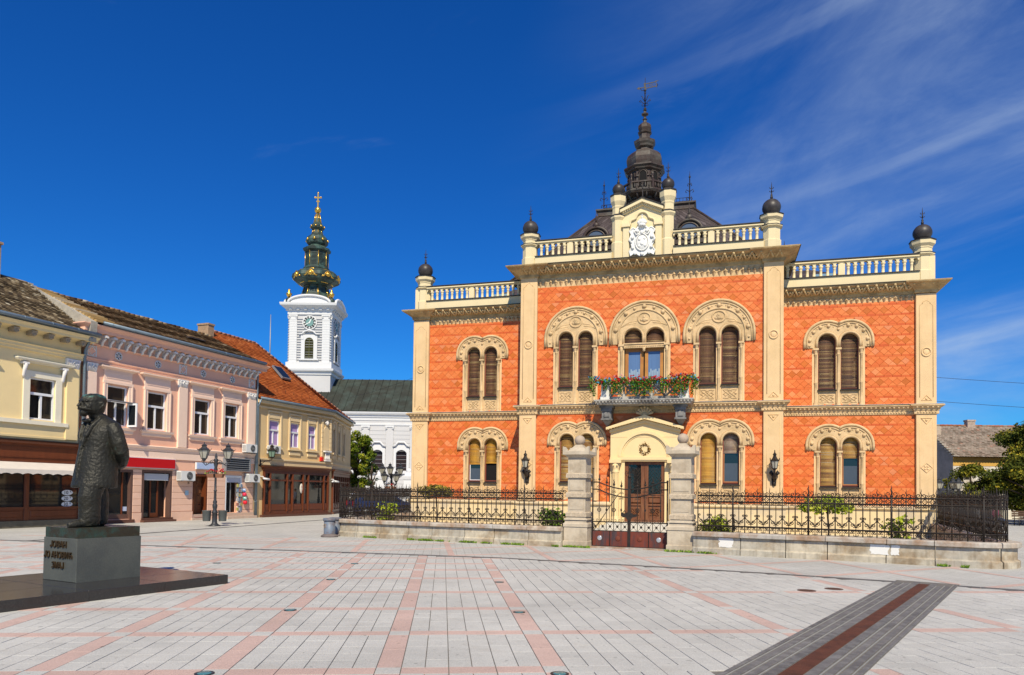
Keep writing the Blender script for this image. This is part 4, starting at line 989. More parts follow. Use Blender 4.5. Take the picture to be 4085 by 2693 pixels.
for k in range(8):
    t = k*pi/4; M_r = Matrix.Rotation(t, 4, 'Z') @ Matrix.Translation((.805,0,0)) @ Matrix.Rotation(radians(90), 4, 'Z')
    s0 = len(dk.v); dk.prism([(-.16,18.0)]+arc(0, 18.52, .16, 180, 0, 8)+[(.16,18.0)], -.02, .03); dk.xf(M_r, s0)
    s0 = len(bel.v); bel.tube([(-.19,-.02,18.0)]+[(u,-.02,v) for u, v in arc(0, 18.52, .2, 180, 0, 8)]+[(.19,-.02,18.0)], .028, 5); bel.tube([(u,-.03,v) for u, v in arc(0, 18.52, .26, 180, 0, 8)], .02, 4); bel.box(-.33,-.21,-.05,.05,18.46,18.52); bel.box(.21,.33,-.05,.05,18.46,18.52); bel.xf(M_r, s0)
bel.build("belfry_arch_trim", COPPER, LT); dk.build("belfry_opening", BLACK, LT)
tier([(.84,19.08),(.88,19.25),(.90,19.45),(.84,19.68),(.66,19.86),(.44,19.95),(.38,20.0)], nm="cupola")
tier([(.36,19.98),(.34,20.08),(.44,20.14),(.46,20.22),(.52,20.3),(.54,20.42),(.46,20.46),(.30,20.5)], nm="upper_gallery")
tier([(.28,20.48),(.27,20.76),(.33,20.80),(.35,20.86),(.28,20.9)], nm="upper_lantern")
tier([(.28,20.9),(.33,21.05),(.32,21.2),(.22,21.32),(.09,21.4),(.08,21.55),(.13,21.58),(.07,21.62),(.06,21.78),(.17,21.86),(.18,21.92),(.07,21.98),(.05,22.1),(.10,22.13),(.05,22.17),(.08,22.24),(.04,22.28),(.03,22.3)], nm="upper_cupola")
vn = MB(); vn.tube([(0,0,22.28),(0,0,24.15)], [.035,.012], 6)
for s in (-1, 1):
    for ax in (0, 1):
        V = lambda u, z: (s*u, 0, z) if ax == 0 else (0, s*u, z)
        vn.tube([V(.0,22.45), V(.12,22.4), V(.17,22.5), V(.1,22.55)], .018, 4); vn.tube([V(0,22.5), V(.15,22.65), V(.25,22.8), V(.3,22.72), V(.23,22.66)], .018, 4); vn.tube([V(0,22.65), V(.1,22.85), V(.14,23.0), V(.2,23.04)], .018, 4)
vn.ball((0,0,23.25), .06, 6, 4); vn.ball((0,0,23.45), .07, 6, 4); vn.build("vane_rod", IRON, LT)
va = MB(); va.box(-.36,.05,-.012,.012,23.62,23.66); va.box(.02,.60,-.012,.012,23.55,23.59); va.box(.02,.60,-.012,.012,23.78,23.82); va.box(.56,.60,-.012,.012,23.5,23.86); va.prism([(-.45,23.64),(-.3,23.72),(-.3,23.56)], -.01, .01); va.prism([(.6,23.80),(.76,23.83),(.6,23.86)], -.01, .01); va.tube([(-.25,0,23.62),(-.2,0,23.5),(-.1,0,23.48),(-.08,0,23.56)], .016, 4); va.tube([(.6,0,23.55),(.66,0,23.62),(.62,0,23.7)], .016, 4); va.prism([(-.05,23.5),(.05,23.5),(.05,23.85),(-.05,23.85)], -.015, .015)
tmb = text_mb("1901", .22, .008); tmb.xf(Matrix.Translation((.30,0,23.605)) @ Matrix.Rotation(radians(90), 4, 'X')); va.add(tmb.v, tmb.f)
va.xf(Matrix.Translation((0,0,23.66)) @ Matrix.Rotation(radians(-9),4,"Y") @ Matrix.Rotation(radians(8),4,"Z") @ Matrix.Translation((0,0,-23.66))); va.build("weather_vane", IRON, LT)
def zmap(root, knots):
    done = set()
    def walk(o_):
        if o_.data and o_.data.name not in done:
            done.add(o_.data.name)
            for v in o_.data.vertices:
                z = v.co.z
                for (a, b), (c, e) in zip(knots, knots[1:]):
                    if a <= z <= c: v.co.z = b+(e-b)*(z-a)/(c-a); break
        for ch in [x for x in bpy.data.objects if x.parent == o_]: walk(ch)
    walk(root)
zmap(LT, [(16.2,15.8),(17.68,17.13),(18.1,17.55),(18.8,18.38),(19.1,18.68),(19.95,19.55),(20.5,20.2),(20.9,20.65),(21.4,21.15),(22.3,21.95),(23.1,22.65),(23.45,22.85),(23.9,23.32),(24.2,23.6)])
zmap(RF, [(12.0,12.0),(16.35,15.92),(18.6,18.0)])
# ---------------------------------------------------------------- balcony
BL = obj("balcony", None, pal); bx0, bx1, by0 = -2.12, 1.97, YR-1.10
GREYST = mat("weathered_grey_stone", (.47,.44,.39), .85, .25, 6, (.10,.09,.085), .75, 2.0, bump=.2, bscale=20)
DARKG = mat("sooty_grey_stone", (.22,.21,.20), .8, .3, 5, (.06,.06,.06), .7, 2.2)
MB().sweep_u(bx0+.12, bx1-.12, by0+.12, YR, [(.0,5.44),(.03,5.46),(.05,5.52),(.10,5.56),(.14,5.60),(.14,5.645),(0,5.65)]).build("slab", GREYST, BL)
bd = MB(); dent(bd, bx0, bx1, by0+.03, 5.55, .14, .055); bd.build("slab_carving", GREYST, BL)
for bxm in (-1.66, 1.44):
    b_ = MB(); b_.box(bxm-.29, bxm+.29, by0+.3, YR, 5.34, 5.44); b_.box(bxm-.23, bxm+.23, by0+.34, YR, 5.2, 5.34); b_.box(bxm-.20, bxm+.20, by0+.40, YR, 4.88, 5.2); b_.bbox(bxm-.12, bxm+.12, by0+.36, YR, 4.92, 5.18, .03); b_.box(bxm-.24, bxm+.24, by0+.38, YR, 4.82, 4.88)
    b_.add([(bxm-.19,by0+.42,4.82),(bxm+.19,by0+.42,4.82),(bxm+.19,YR,4.82),(bxm-.19,YR,4.82),(bxm,by0+.8,4.5)], [(0,1,4),(1,2,4),(2,3,4),(3,0,4)])
    b_.build("bracket", DARKG, BL)
for s, xx in ((-1, bx0+.42), (1, bx1-.36)):
    MB().box(xx-.2, xx+.2, by0+.18, by0+.55, 5.65, 5.80).box(xx-.17, xx+.17, by0+.2, by0+.52, 5.80, 6.36).box(xx-.2, xx+.2, by0+.17, by0+.56, 6.36, 6.44).build("balcony_post", mat("white_balcony_stone", (.72,.70,.64), .8, .1, 5, streak=.15), BL)
pn_ = MB(); a_, b_ = bx0+.62, bx1-.55
pn_.box(a_, b_, by0+.3, by0+.42, 5.65, 5.80); pn_.box(a_, b_, by0+.28, by0+.44, 6.34, 6.42)
for k in range(6):
    xa = a_+(b_-a_)*k/5
    if k < 5:
        xb = a_+(b_-a_)*(k+1)/5
        for p, q_ in (((xa,5.8),(xb,6.34)),((xb,5.8),(xa,6.34))): pn_.tube([(p[0],by0+.36,p[1]),(q_[0],by0+.36,q_[1])], .045, 4)
        pn_.tube([((xa+xb)/2+.17*cos(t), by0+.36, 6.07+.17*sin(t)) for t in [i*pi/8 for i in range(16)]], .035, 4, closed=True)
    pn_.box(xa-.04, xa+.04, by0+.31, by0+.41, 5.8, 6.34)
pn_.build("balcony_panel", GREYST, BL)
MB().box(bx0+.23, bx0+.3, by0+.5, YR, 5.65, 6.42).box(bx1-.3, bx1-.23, by0+.5, YR, 5.65, 6.42).build("balcony_side", GREYST, BL)
# ================================================================== garden wall, iron fence, gate
def path_pts(P, step=.05):
    "resample a polyline -> list of (point, tangent, s)"
    out_ = []; s = 0
    for a, b in zip(P, P[1:]):
        a, b = Vector(a), Vector(b); L = (b-a).length; n = max(1, int(L/step))
        for i in range(n): out_.append((a.lerp(b, i/n), (b-a).normalized(), s+L*i/n))
        s += L
    out_.append((Vector(P[-1]), (Vector(P[-1])-Vector(P[-2])).normalized(), s))
    return out_, s
def arc2(c, r, a0_, a1_, n): return [(c[0]+r*cos(radians(a0_+(a1_-a0_)*i/n)), c[1]+r*sin(radians(a0_+(a1_-a0_)*i/n))) for i in range(n+1)]
# wall centre lines; the outside is on the right hand of the walk for the left wall (walked gate -> corner -> palace reversed below)
LEFTP = [(-11.45,-.15),(-10.75,-7.4)]+arc2((-9.45,-8.0), 1.36, 152, 262, 8)+[(-6.7,-10.05),(-3.5,-10.5),(-1.66,-10.83)]
RIGHTP = [(2.30,-11.35),(4.24,-11.87),(6.21,-12.25),(8.1,-12.78),(8.85,-13.0)]+arc2((9.02,-12.22), .84, -80, 14, 7)+[(11.5,-.15)]
WT = .42
def offset(q, o_):
    p, t, s = q; n = Vector((t.y, -t.x)); return p+n*o_
def at_s(pts, s):
    for a, b in zip(pts, pts[1:]):
        if a[2] <= s <= b[2]:
            k = 0 if b[2] == a[2] else (s-a[2])/(b[2]-a[2]); return (a[0].lerp(b[0], k), a[1].lerp(b[1], k).normalized(), s)
    return pts[-1]
def wall(P, label, cuts_len, patches):
    pts, L = path_pts(P); Wl = thing("garden_wall", label, "wall", group="stone walls of the palace garden")
    n = round(L/cuts_len); cuts = [0]+sorted([L*(i+random.uniform(-.12,.12))/n for i in range(1, n)])+[L]
    def loft(mb, prof, s0, s1):
        k = max(1, int((s1-s0)/.22)); R = []
        for i in range(k+1):
            q = at_s(pts, s0+(s1-s0)*i/k); R.append([(*offset(q, o_), z) for o_, z in prof])
        m_ = len(prof); vs = [v for r in R for v in r]; fs = []
        for i in range(k):
            for j in range(m_): jj = (j+1) % m_; fs.append((i*m_+j, i*m_+jj, (i+1)*m_+jj, (i+1)*m_+j))
        fs.append(tuple(range(m_-1, -1, -1))); fs.append(tuple(k*m_+j for j in range(m_)))
        mb.add(vs, fs)
    h = WT/2; g = .011
    for a, b in zip(cuts, cuts[1:]):
        mb = MB(); loft(mb, [(-h,0),(h+.065,0),(h+.065,.15),(h+.03,.175),(h,.19),(h,.475),(-h,.475)], a+g, b-g); mb.build("wall_block", GRAN, Wl)
    cuts2 = [0]+[c+random.uniform(-.05, .05) for c in cuts[1:-1]]+[L]
    for a, b in zip(cuts2, cuts2[1:]):
        mb = MB(); loft(mb, [(-h-.03,.482),(h+.05,.482),(h+.085,.50),(h+.085,.59),(h+.06,.62),(-h,.62)], a+g*.7, b-g*.7); mb.build("coping_stone", COPE, Wl)
    for s0, s1 in patches:
        mb = MB(); J = lambda k=.022: random.uniform(-k, k); n_ = 7
        ol = [(s0+(s1-s0)*i/n_, .215+J(.012)) for i in range(n_+1)]+[(s1+J(.03), .215+.25*i/5) for i in range(1, 5)]+[(s1-(s1-s0)*i/n_, .462+J(.008)) for i in range(n_+1)]+[(s0+J(.03), .462-.25*i/5) for i in range(1, 5)]
        fr = [(*offset(at_s(pts, s), h+.005), z) for s, z in ol]; bk_ = [(*offset(at_s(pts, s), h-.02), z) for s, z in ol]; m_ = len(ol)
        mb.add(fr+bk_, [tuple(range(m_))]+[(i, m_+i, m_+(i+1) % m_, (i+1) % m_) for i in range(m_)]); mb.build("repair_patch", PATCH, Wl)
    return Wl, pts, L
random.seed(5)
WLo, LP, LLen = wall(LEFTP, "long grey granite garden wall left of the gate, rounded at its far left corner", 1.12, [])
WRo, RP, RLen = wall(RIGHTP, "grey granite garden wall right of the gate, patched with white", 1.22, [(.75,1.12),(4.58,5.0),(5.06,5.24)])
# ------------------------------------------------------------------ wrought-iron fence
def spiral(cx, cz, r0, a0_, turns, sg=1, n=12, r1=.006):
    return [(cx+(r0+(r1-r0)*i/n)*cos(a0_+sg*2*pi*turns*i/n), 0, cz+(r0+(r1-r0)*i/n)*sin(a0_+sg*2*pi*turns*i/n)) for i in range(n+1)]
MOD = .332; h2 = MOD/2
barM = MB(); barM.tube([(0,0,.0),(0,0,1.06)], .0165, 5); barM.tube([(0,0,1.06),(.012,0,1.12),(-.008,0,1.17),(.006,0,1.22),(0,0,1.28)], [.012,.016,.012,.008,.002], 5); barM.ball((0,0,1.02), .022, 6, 4)
for s in (-1, 1): barM.tube(spiral(s*.055, 1.10, .055, -pi/2, 1.1, s, 10), .011, 4)
barM = barM.mesh("bar", IRON)
minM = MB()
for k in range(14): minM.ball((0,0,.36+k*.036), .0125, 5, 4, (1,1,1.6))
minM.tube([(0,0,.06),(0,0,1.06)], .010, 4); minM.tube([(0,0,1.06),(.006,0,1.12),(0,0,1.19)], [.007,.007,.002], 4)
for s in (-1, 1): minM.tube(spiral(s*.038, 1.085, .038, -pi/2, 1.1, s, 8), .009, 4)
minM = minM.mesh("twisted_bar", IRON)
loM, upM = MB(), MB(); TL = lambda pts, r_=.007: loM.tube(pts, r_*1.6, 4); TU = lambda pts, r_=.007: upM.tube(pts, r_*1.6, 4)
for s in (-1, 1):
    X = lambda u: s*u
    TL([(X(q[0]), 0, q[2]) for q in spiral(h2*.5, .30, .062, -2.6, 1.15, -1, 12)])              # big lower scroll
    TL([(0,0,.24),(X(.05),0,.30),(X(.10),0,.36),(X(.14),0,.40),(X(h2-.01),0,.47)])
    TL([(X(h2-q[0]), 0, q[2]) for q in spiral(.045, .475, .036, pi, 1.1, -1, 9)])
    TL([(X(q[0]), 0, q[2]) for q in spiral(h2*.32, .105, .036, pi/2, 1.1, -1, 9)], .006); TL([(X(q[0]), 0, q[2]) for q in spiral(h2*.72, .105, .036, pi/2, 1.1, 1, 9)], .006)
    TL([(X(.0),0,.02),(X(.06),0,.03),(X(.05),0,.06)], .006)
    TU([(X(q[0]), 0, q[2]) for q in spiral(h2*.30, .80, .033, pi/2, 1.1, -1, 9)], .006); TU([(X(q[0]), 0, q[2]) for q in spiral(h2*.72, .80, .033, pi/2, 1.1, 1, 9)], .006)
    TU([(0,0,.83),(X(.05),0,.855),(X(h2*.5),0,.852)], .006)
    c = (h2*.5, .945)                                                                         # quatrefoil between the upper rails
    for k in range(4):
        a = k*pi/2; TU([(X(c[0]+.032*cos(a)+.028*cos(a+t)), 0, c[1]+.032*sin(a)+.028*sin(a+t)) for t in (-2.2,-1.4,-.7,0,.7,1.4,2.2)], .006)
TL([(-h2*.7,0,.15),(h2*.7,0,.15)], .005); TL([(0,0,.02),(0,0,.26)], .006); TL([(-.07,0,.245),(.07,0,.245)], .006); TU([(-h2*.8,0,.845),(h2*.8,0,.845)], .005); TU([(-h2*.6,0,.945),(h2*.6,0,.945)], .004); TU([(0,0,.80),(0,0,1.0)], .006)
loM = loM.mesh("scrollwork", IRON); upM = upM.mesh("quatrefoil_scrollwork", IRON)
postM = MB(); postM.tube([(0,0,.0),(0,0,1.1)], .026, 6); postM.lathe([(.03,1.06),(.045,1.09),(.02,1.12)], n=8); postM.tube([(0,0,1.1),(.014,0,1.18),(-.01,0,1.25),(.006,0,1.3),(0,0,1.36)], [.02,.024,.018,.012,.002], 5)
for s in (-1, 1): postM.tube(spiral(s*.075, 1.13, .072, -pi/2, 1.2, s, 12), .009, 4)
postM = postM.mesh("fence_post", IRON)
braceM = MB().tube([(0,.0,.62),(0,.16,.3),(0,.22,.02)], .014, 5).tube([(0,.05,.02),(0,.12,.06),(0,.17,.14),(0,.12,.2),(0,.07,.14)], .012, 4).mesh("fence_brace", IRON)
def fence(pts, L, s0, s1, label, posts_from):
    F = thing("iron_fence", label, "fence", group="wrought iron garden fences")
    n = round((s1-s0)/MOD); st = (s1-s0)/n
    for z, r_ in ((.175,.022),(.862,.022),(1.03,.022)):
        k = max(2, int((s1-s0)/.25)); mb = MB(); q0 = [at_s(pts, s0+(s1-s0)*i/k)[0] for i in range(k+1)]
        mb.tube([(p.x, p.y, .62+z) for p in q0], r_, 4, smooth=False); mb.build("rail", IRON, F)
    for i in range(n+1):
        p, t, _ = at_s(pts, s0+i*st); rz = atan2(t.y, t.x)
        if (i-posts_from) % 6 == 0:
            obj("fence_post", postM, F, (p.x, p.y, .62), rz); obj("brace", braceM, F, (p.x, p.y, .62), rz)
        else: obj("bar", barM, F, (p.x, p.y, .62), rz)
        if i < n:
            p, t, _ = at_s(pts, s0+(i+.5)*st); rz = atan2(t.y, t.x)
            obj("twisted_bar", minM, F, (p.x, p.y, .62), rz); obj("scrollwork", loM, F, (p.x, p.y, .62), rz); obj("quatrefoil_scrollwork", upM, F, (p.x, p.y, .62), rz)
    return F
fence(LP, LLen, .15, LLen-.06, "black wrought iron fence with scrolls on the wall left of the gate", 2)
fence(RP, RLen, .08, RLen-.15, "black wrought iron fence with scrolls on the wall right of the gate", 3)
# ------------------------------------------------------------------ gate pillars
def pillar(x, y, rz, label):
    P = thing("gate_pillar", label, "gate pillar", (x, y, 0), rz, "stone pillars of the garden gate")
    def bl(hw, z0, z1, nm, mt, b=.015):
        MB().add([(-hw,-hw,z0),(hw,-hw,z0),(hw,hw,z0),(-hw,hw,z0),(-hw,-hw,z1-b),(hw,-hw,z1-b),(hw,hw,z1-b),(-hw,hw,z1-b),(-hw+b,-hw+b,z1),(hw-b,-hw+b,z1),(hw-b,hw-b,z1),(-hw+b,hw-b,z1)],
            [(0,1,5,4),(1,2,6,5),(2,3,7,6),(3,0,4,7),(4,5,9,8),(5,6,10,9),(6,7,11,10),(7,4,8,11),(8,9,10,11)]).build(nm, mt, P)
    bl(.40,0,.20,"base_block",PIER); bl(.375,.20,.63,"base_block",PIER); bl(.395,.63,.76,"base_cap",PIER,.04); bl(.345,.76,.84,"base_cap",PIER,.03); bl(.375,.84,.88,"base_cap",PIER); bl(.32,.88,.94,"base_cap",PIER,.03)
    z = .94
    for k in range(3):
        bl(.335,z,z+.15,"rustic_band",ROUGHST,.03); z += .15
        bl(.285,z,z+.45,"shaft_block",PIER,.006); z += .45
        if k < 2: MB().box(-.225,.225,-.297,-.283,z-.38,z-.06).build("raised_panel", PIER, P)
    z -= .0
    mb = MB().lathe([(.27*1.414,z-.02),(.29*1.414,z+.03),(.37*1.414,z+.10),(.42*1.414,z+.12),(.42*1.414,z+.22),(.40*1.414,z+.23)], n=4, ph=pi/4, flat=True)
    mb.build("cap", PIER, P)
    ac = MB()
    for sx in (-1, 1):
        for sy in (-1, 1): ac.prism([(sx*.42,z+.22),(sx*.42,z+.37),(sx*.36,z+.36),(sx*.30,z+.28),(sx*.27,z+.22)], sy*.42 if sy < 0 else .28, -.28 if sy < 0 else .42)
    ac.build("corner_horns", PIER, P, kind="stuff")
    MB().lathe([(.30*1.414,z+.225),(.24*1.414,z+.30),(.13*1.414,z+.40),(.11*1.414,z+.44)], n=4, ph=pi/4, flat=True).build("cap_pyramid", PIER, P)
    MB().ball((0,0,z+.58), .165, 20, 12, (1,1,.97)).build("ball", mat("ball_stone", (.46,.36,.27), .9, .2, 8, bump=.4, bscale=30), P)
    return P
pillar(-1.235, -10.62, -.13, "left stone gate pillar with ball on top"); pillar(1.93, -11.05, -.13, "right stone gate pillar with ball on top, beside the rusty gate")
# ------------------------------------------------------------------ gate
gx0, gx1 = -.84, 1.53; gw = gx1-gx0
GT = thing("iron_gate", "double iron gate with rust red lower panels between stone pillars", "gate", (gx0, -10.70, 0), atan2(-.30, gw))
gl = hypot(gw, .30); hf = gl/2
def rail_z(x, z0, z1):  # concave top: high at the hinges, low in the middle
    t = min(1, max(0, (x/hf) if x < hf else (gl-x)/hf)); t = max(0, (t-.2)/.8); return z0+(z1-z0)*(1-(1-t)**2)
for s in (0, 1):
    L = obj("gate_leaf", None, GT); x0, x1 = (0.02, hf-.02) if s == 0 else (hf+.02, gl-.02)
    fr = MB(); hx = x0+.025 if s == 0 else x1-.025
    fr.tube([(hx,0,.06),(hx,0,2.42 if s == 0 else 2.05)], .024, 6); fr.ball((hx,0,2.44 if s == 0 else 2.05), .035, 6, 4)
    fr.build("hinge_post", IRON, L)
    for (za, zb, r_) in ((2.02,1.80,.020),(1.80,1.56,.020)):
        MB().tube([(x0+(x1-x0)*i/14, 0, rail_z(x0+(x1-x0)*i/14, za, zb)) for i in range(15)], r_, 5).build("curved_rail", IRON, L)
    for z in (.80, .52): MB().tube([(x0,0,z),(x1,0,z)], .018, 4, smooth=False).build("rail", IRON, L)
    for k in range(4):
        xx = x0+(x1-x0)*(k+1)/5+(.0 if s == 0 else .0); zt = rail_z(xx, 2.02, 1.80); b_ = MB()
        b_.tube([(xx,0,.52),(xx,0,zt+.05)], .011, 5); b_.ball((xx,0,zt+.09), .04, 8, 5); b_.tube([(xx,0,zt+.12),(xx+.012,0,zt+.17),(xx-.008,0,zt+.21),(xx,0,zt+.27)], [.02,.018,.012,.002], 5)
        zz = 1.17
        if k % 2 == 0: b_.tube([(xx+.055*cos(t), 0, zz+.055*sin(t)) for t in [i*pi/8 for i in range(16)]], .012, 4, closed=True); b_.tube([(xx-.055,0,zz),(xx+.055,0,zz)], .008, 4)
        else: b_.prism([(xx-.03,zz),(xx,zz+.08),(xx+.03,zz),(xx,zz-.08)], -.01, .01)
        for sg in (-1, 1):
            b_.tube([(q[0], 0, q[2]) for q in spiral(xx+sg*.05, zt-.13, .04, pi/2, 1.1, sg, 8)], .007, 4); b_.tube([(q[0], 0, q[2]) for q in spiral(xx+sg*.05, .86, .045, -pi/2, 1.1, sg, 8)], .007, 4); b_.tube([(q[0], 0, q[2]) for q in spiral(xx+sg*.05, rail_z(xx,1.80,1.56)-.06, .035, pi/2, 1.1, sg, 8)], .007, 4)
        b_.build("gate_bar", IRON, L)
    ck = MB()
    for k in range(5):
        xa, xb = x0+(x1-x0)*k/5+.02, x0+(x1-x0)*(k+1)/5-.02; ck.tube([(xa,0,.54),(xb,0,.78)], .006, 4); ck.tube([(xb,0,.54),(xa,0,.78)], .006, 4)
        for q in range(4): ck.ball(((xa+xb)/2+.022*cos(q*pi/2), 0, .66+.022*sin(q*pi/2)), .02, 6, 4)
    ck.build("cross_row", IRON, L)
    for k in range(2):
        xa, xb = x0+(x1-x0)*k/2, x0+(x1-x0)*(k+1)/2; MB().bbox(xa+.008, xb-.008, -.02, .015, .06, .515, .01).build("sheet_panel", RUST, L); MB().box(xb-.012, xb+.006, -.028, .015, .06, .515).build("panel_strip", IRON, L)
        show = (s == 0 and k == 0) or (s == 1 and k == 1); xm = (xa+xb)/2-(.03 if s == 0 else -.02)
        md = MB().lathe([(.075,0),(.075,.01),(.06,.018),(.045,.012),(.03,.02),(.001,.024)], n=14); md.xf(Matrix.Translation((xm,-.02,.30)) @ Matrix.Rotation(radians(90), 4, 'X')); md.build("medallion", mat("silver_medallion", (.62,.62,.64), .35, .3, 30, metal=.6) if show else mat("rusty_medallion", (.17,.04,.02), .7, .2, 10), L)
MB().tube([(.09,-.02,.53),(hf*.72,-.02,1.66)], .012, 5).build("brace_rod", IRON, GT)
cp = MB(); cp.box(hf-.045, hf+.045, -.035, .02, .06, 2.15); cp.lathe([(.05,2.15),(.06,2.2),(.03,2.24),(.045,2.3),(.02,2.4),(.035,2.46),(.01,2.52)], hf, 0, 8)
for sg in (-1, 1): cp.tube([(q[0], 0, q[2]) for q in spiral(hf+sg*.085, 2.30, .075, -pi/2, 1.2, sg, 12)], .009, 4)
cp.build("meeting_post", IRON, GT)
lk_ = MB().prism([(hf-.24,1.02),(hf-.22,1.11),(hf-.14,1.07),(hf-.06,1.10),(hf,1.2),(hf+.06,1.10),(hf+.14,1.04),(hf+.24,1.06),(hf+.24,.98),(hf+.1,.95),(hf,.82),(hf-.1,.95),(hf-.2,.95)], -.05, -.03); lk_.tube([(hf-.18,-.05,1.1),(hf-.13,-.07,1.16),(hf-.08,-.06,1.1)], .014, 5); lk_.build("lock_plate", IRON, GT)
MB().box(-.1, gl+.1, -.18, .3, .0, .045).build("threshold", COPE, GT)
# garden soil
SOIL = mat("garden_gravel", (.46,.42,.33), .95, .3, 6, (.30,.26,.17), .6, 1.0, coords='World', bump=.4, bscale=40)
MB().add([(-11.1,-.1,.05),(-10.6,-7.8,.05),(-9.3,-9.1,.05),(-1.6,-10.6,.05),(2.3,-11.1,.05),(8.6,-12.6,.05),(9.3,-11.9,.05),(11.3,-.1,.05),(5.6,-.1,.05),(5.5,-1.3,.05),(-5.6,-1.3,.05),(-5.7,-.1,.05)], [tuple(range(12))]).build("garden_ground", SOIL, kind="structure")
MB().add([(-.9,-10.5,.058),(1.5,-10.8,.058),(1.6,-1.6,.058),(-1.6,-1.6,.058)], [(0,1,2,3)]).build("garden_path", mat("garden_path_stone", (.55,.51,.44), .9, .2, 4, coords='World'), kind="structure")
# ------------------------------------------------------------------ foliage helper
def leaf_mat(name, c1, c2, c3=None):
    M = mat(name, c1, .7, .15, 2, tone=[(0,c1),(.6,c2),(1,c3 or c2)], spec=.12)
    return M
LEAFG = leaf_mat("green_leaves", (.08,.15,.016), (.18,.30,.03), (.33,.44,.05))
LEAFY = leaf_mat("yellow_green_leaves", (.17,.23,.015), (.36,.42,.03), (.56,.56,.07))
LEAFB = leaf_mat("brownish_leaves", (.11,.085,.018), (.24,.19,.03), (.42,.32,.05))
BARK = mat("bark", (.11,.075,.05), .9, .3, 8, stretch=(3,3,.7), bump=.5, bscale=12)
def leaf(mb, p, n, size, tone, asp=.55):
    n = n.normalized(); a = n.orthogonal().normalized(); a = (Matrix.Rotation(random.uniform(0, 2*pi), 3, n) @ a); b = n.cross(a)
    l, w_ = size, size*asp
    mb.add([p-a*l*.5, p+b*w_*.5+n*size*.08, p+a*l*.5, p-b*w_*.5+n*size*.08], [(0,1,2,3)], a=tone)
def crown(mb, clumps, per, size, out_bias=.6):
    for c, r_ in clumps:
        c = Vector(c); base = random.uniform(.15, .75)
        for _ in range(int(per*(r_[0]*r_[1]*r_[2])**(2/3))):
            d = Vector((random.gauss(0,1), random.gauss(0,1), random.gauss(0,1))).normalized(); q = random.random()**.45
            p = c+Vector((d.x*r_[0]*q, d.y*r_[1]*q, d.z*r_[2]*q))
            n = (d*out_bias+Vector((random.gauss(0,.5), random.gauss(0,.5), random.gauss(0,.5)+.3)))
            leaf(mb, p, n, size*random.uniform(.7, 1.3), min(1, max(0, base+random.gauss(0,.22))))
def bush(name, label, x, y, h, w_, mt, n, size, stems=5, cat="shrub", clump_r=.28, z0=.05):
    B = thing(name, label, cat, (x, y, z0)); st = MB(); cl_ = []
    for k in range(stems):
        a = 2*pi*k/stems+random.random(); r_ = w_*random.uniform(.2,.9); z = h*random.uniform(.35,.92)
        tip = (r_*cos(a), r_*sin(a), z); st.tube([(0,0,0),(tip[0]*.4,tip[1]*.4,z*.5),tip], [.014,.01,.005], 4); cl_.append((tip, (clump_r, clump_r, clump_r*.9)))
    cl_.append(((0,0,h*.55), (w_*.6, w_*.6, h*.35)))
    st.build("stems", BARK, B); lm_ = MB(); crown(lm_, cl_, n, size); lm_.build("foliage", mt, B)
    return B
random.seed(21)
def std_tree(x, y, h, zc_, w_, label, mt, n=1100):
    B = thing("small_tree", label, "tree", (x, y, .05)); tr = MB(); tr.tube([(0,0,0),(.03,0,zc_*.5),(-.02,0,zc_),(.0,0,zc_+.15)], [.035,.028,.026,.02], 7)
    cl_ = []
    for k in range(11):
        a = 2*pi*k/11+random.random()*.4; r_ = w_*random.uniform(.55,.8); tip = (r_*cos(a), r_*sin(a), zc_+random.uniform(-.05,.16)); tr.tube([(0,0,zc_-.02),(tip[0]*.5,tip[1]*.5,zc_+.12),tip], [.016,.012,.006], 4)
        cl_.append((tip, (.24,.24,.17)))
    for k in range(5): a = 2*pi*k/5; cl_.append(((.22*w_*cos(a),.22*w_*sin(a),zc_+.2), (.3,.3,.16)))
    tr.build("trunk", BARK, B); lm_ = MB(); crown(lm_, cl_, n, .15); lm_.build("crown", mt, B)
std_tree(-7.2, -7.6, 2.0, 1.50, .68, "small umbrella shaped garden tree with brownish leaves, left of the gate", LEAFB)
std_tree(6.1, -9.6, 2.0, 1.28, .80, "small umbrella shaped garden tree with yellow green leaves, right of the gate", LEAFY)
bush("garden_shrub", "airy leafy green shrub behind the fence, far left of the garden", -8.95, -8.2, 1.15, .34, LEAFY, 800, .12)
bush("garden_shrub", "dense dark green shrub beside the left gate pillar", -2.15, -10.1, 1.15, .34, LEAFG, 1300, .13, 7)
bush("garden_shrub", "feathery bright green shrub right of the right gate pillar", 2.95, -11.0, .95, .42, LEAFY, 2200, .09, 10, clump_r=.28)
bush("garden_shrub", "thin young yellow green shrub at the far right of the garden", 7.55, -11.7, 1.25, .30, LEAFY, 700, .14, 6, clump_r=.2)
# grass tufts along the foot of the wall: uncountable
gr = MB(); random.seed(31)
def tufts(pts, s0, s1, n, h=.07):
    cts = [random.uniform(s0, s1) for _ in range(max(2, n//28))]
    for _ in range(n):
        p, t, s = at_s(pts, min(s1, max(s0, random.choice(cts)+random.gauss(0, .09)))); nn = Vector((t.y, -t.x)); q = p+nn*(WT/2+.05+abs(random.gauss(0,.05)))
        for k in range(3):
            a = random.uniform(0, 2*pi); hh = h*random.uniform(.4, 1.3); w_ = random.uniform(.01,.03); d = Vector((cos(a), sin(a)))*.05
            gr.add([(q.x-w_, q.y, .01), (q.x+w_, q.y, .01), (q.x+d.x, q.y+d.y, hh)], [(0,1,2)], a=random.random())
tufts(LP, LLen-5.5, LLen-.1, 520); tufts(LP, LLen-7.4, LLen-6.9, 60); tufts(RP, .0, .7, 40); tufts(RP, 6.1, 6.7, 60); tufts(LP, 8.6, 9.0, 20, .05)
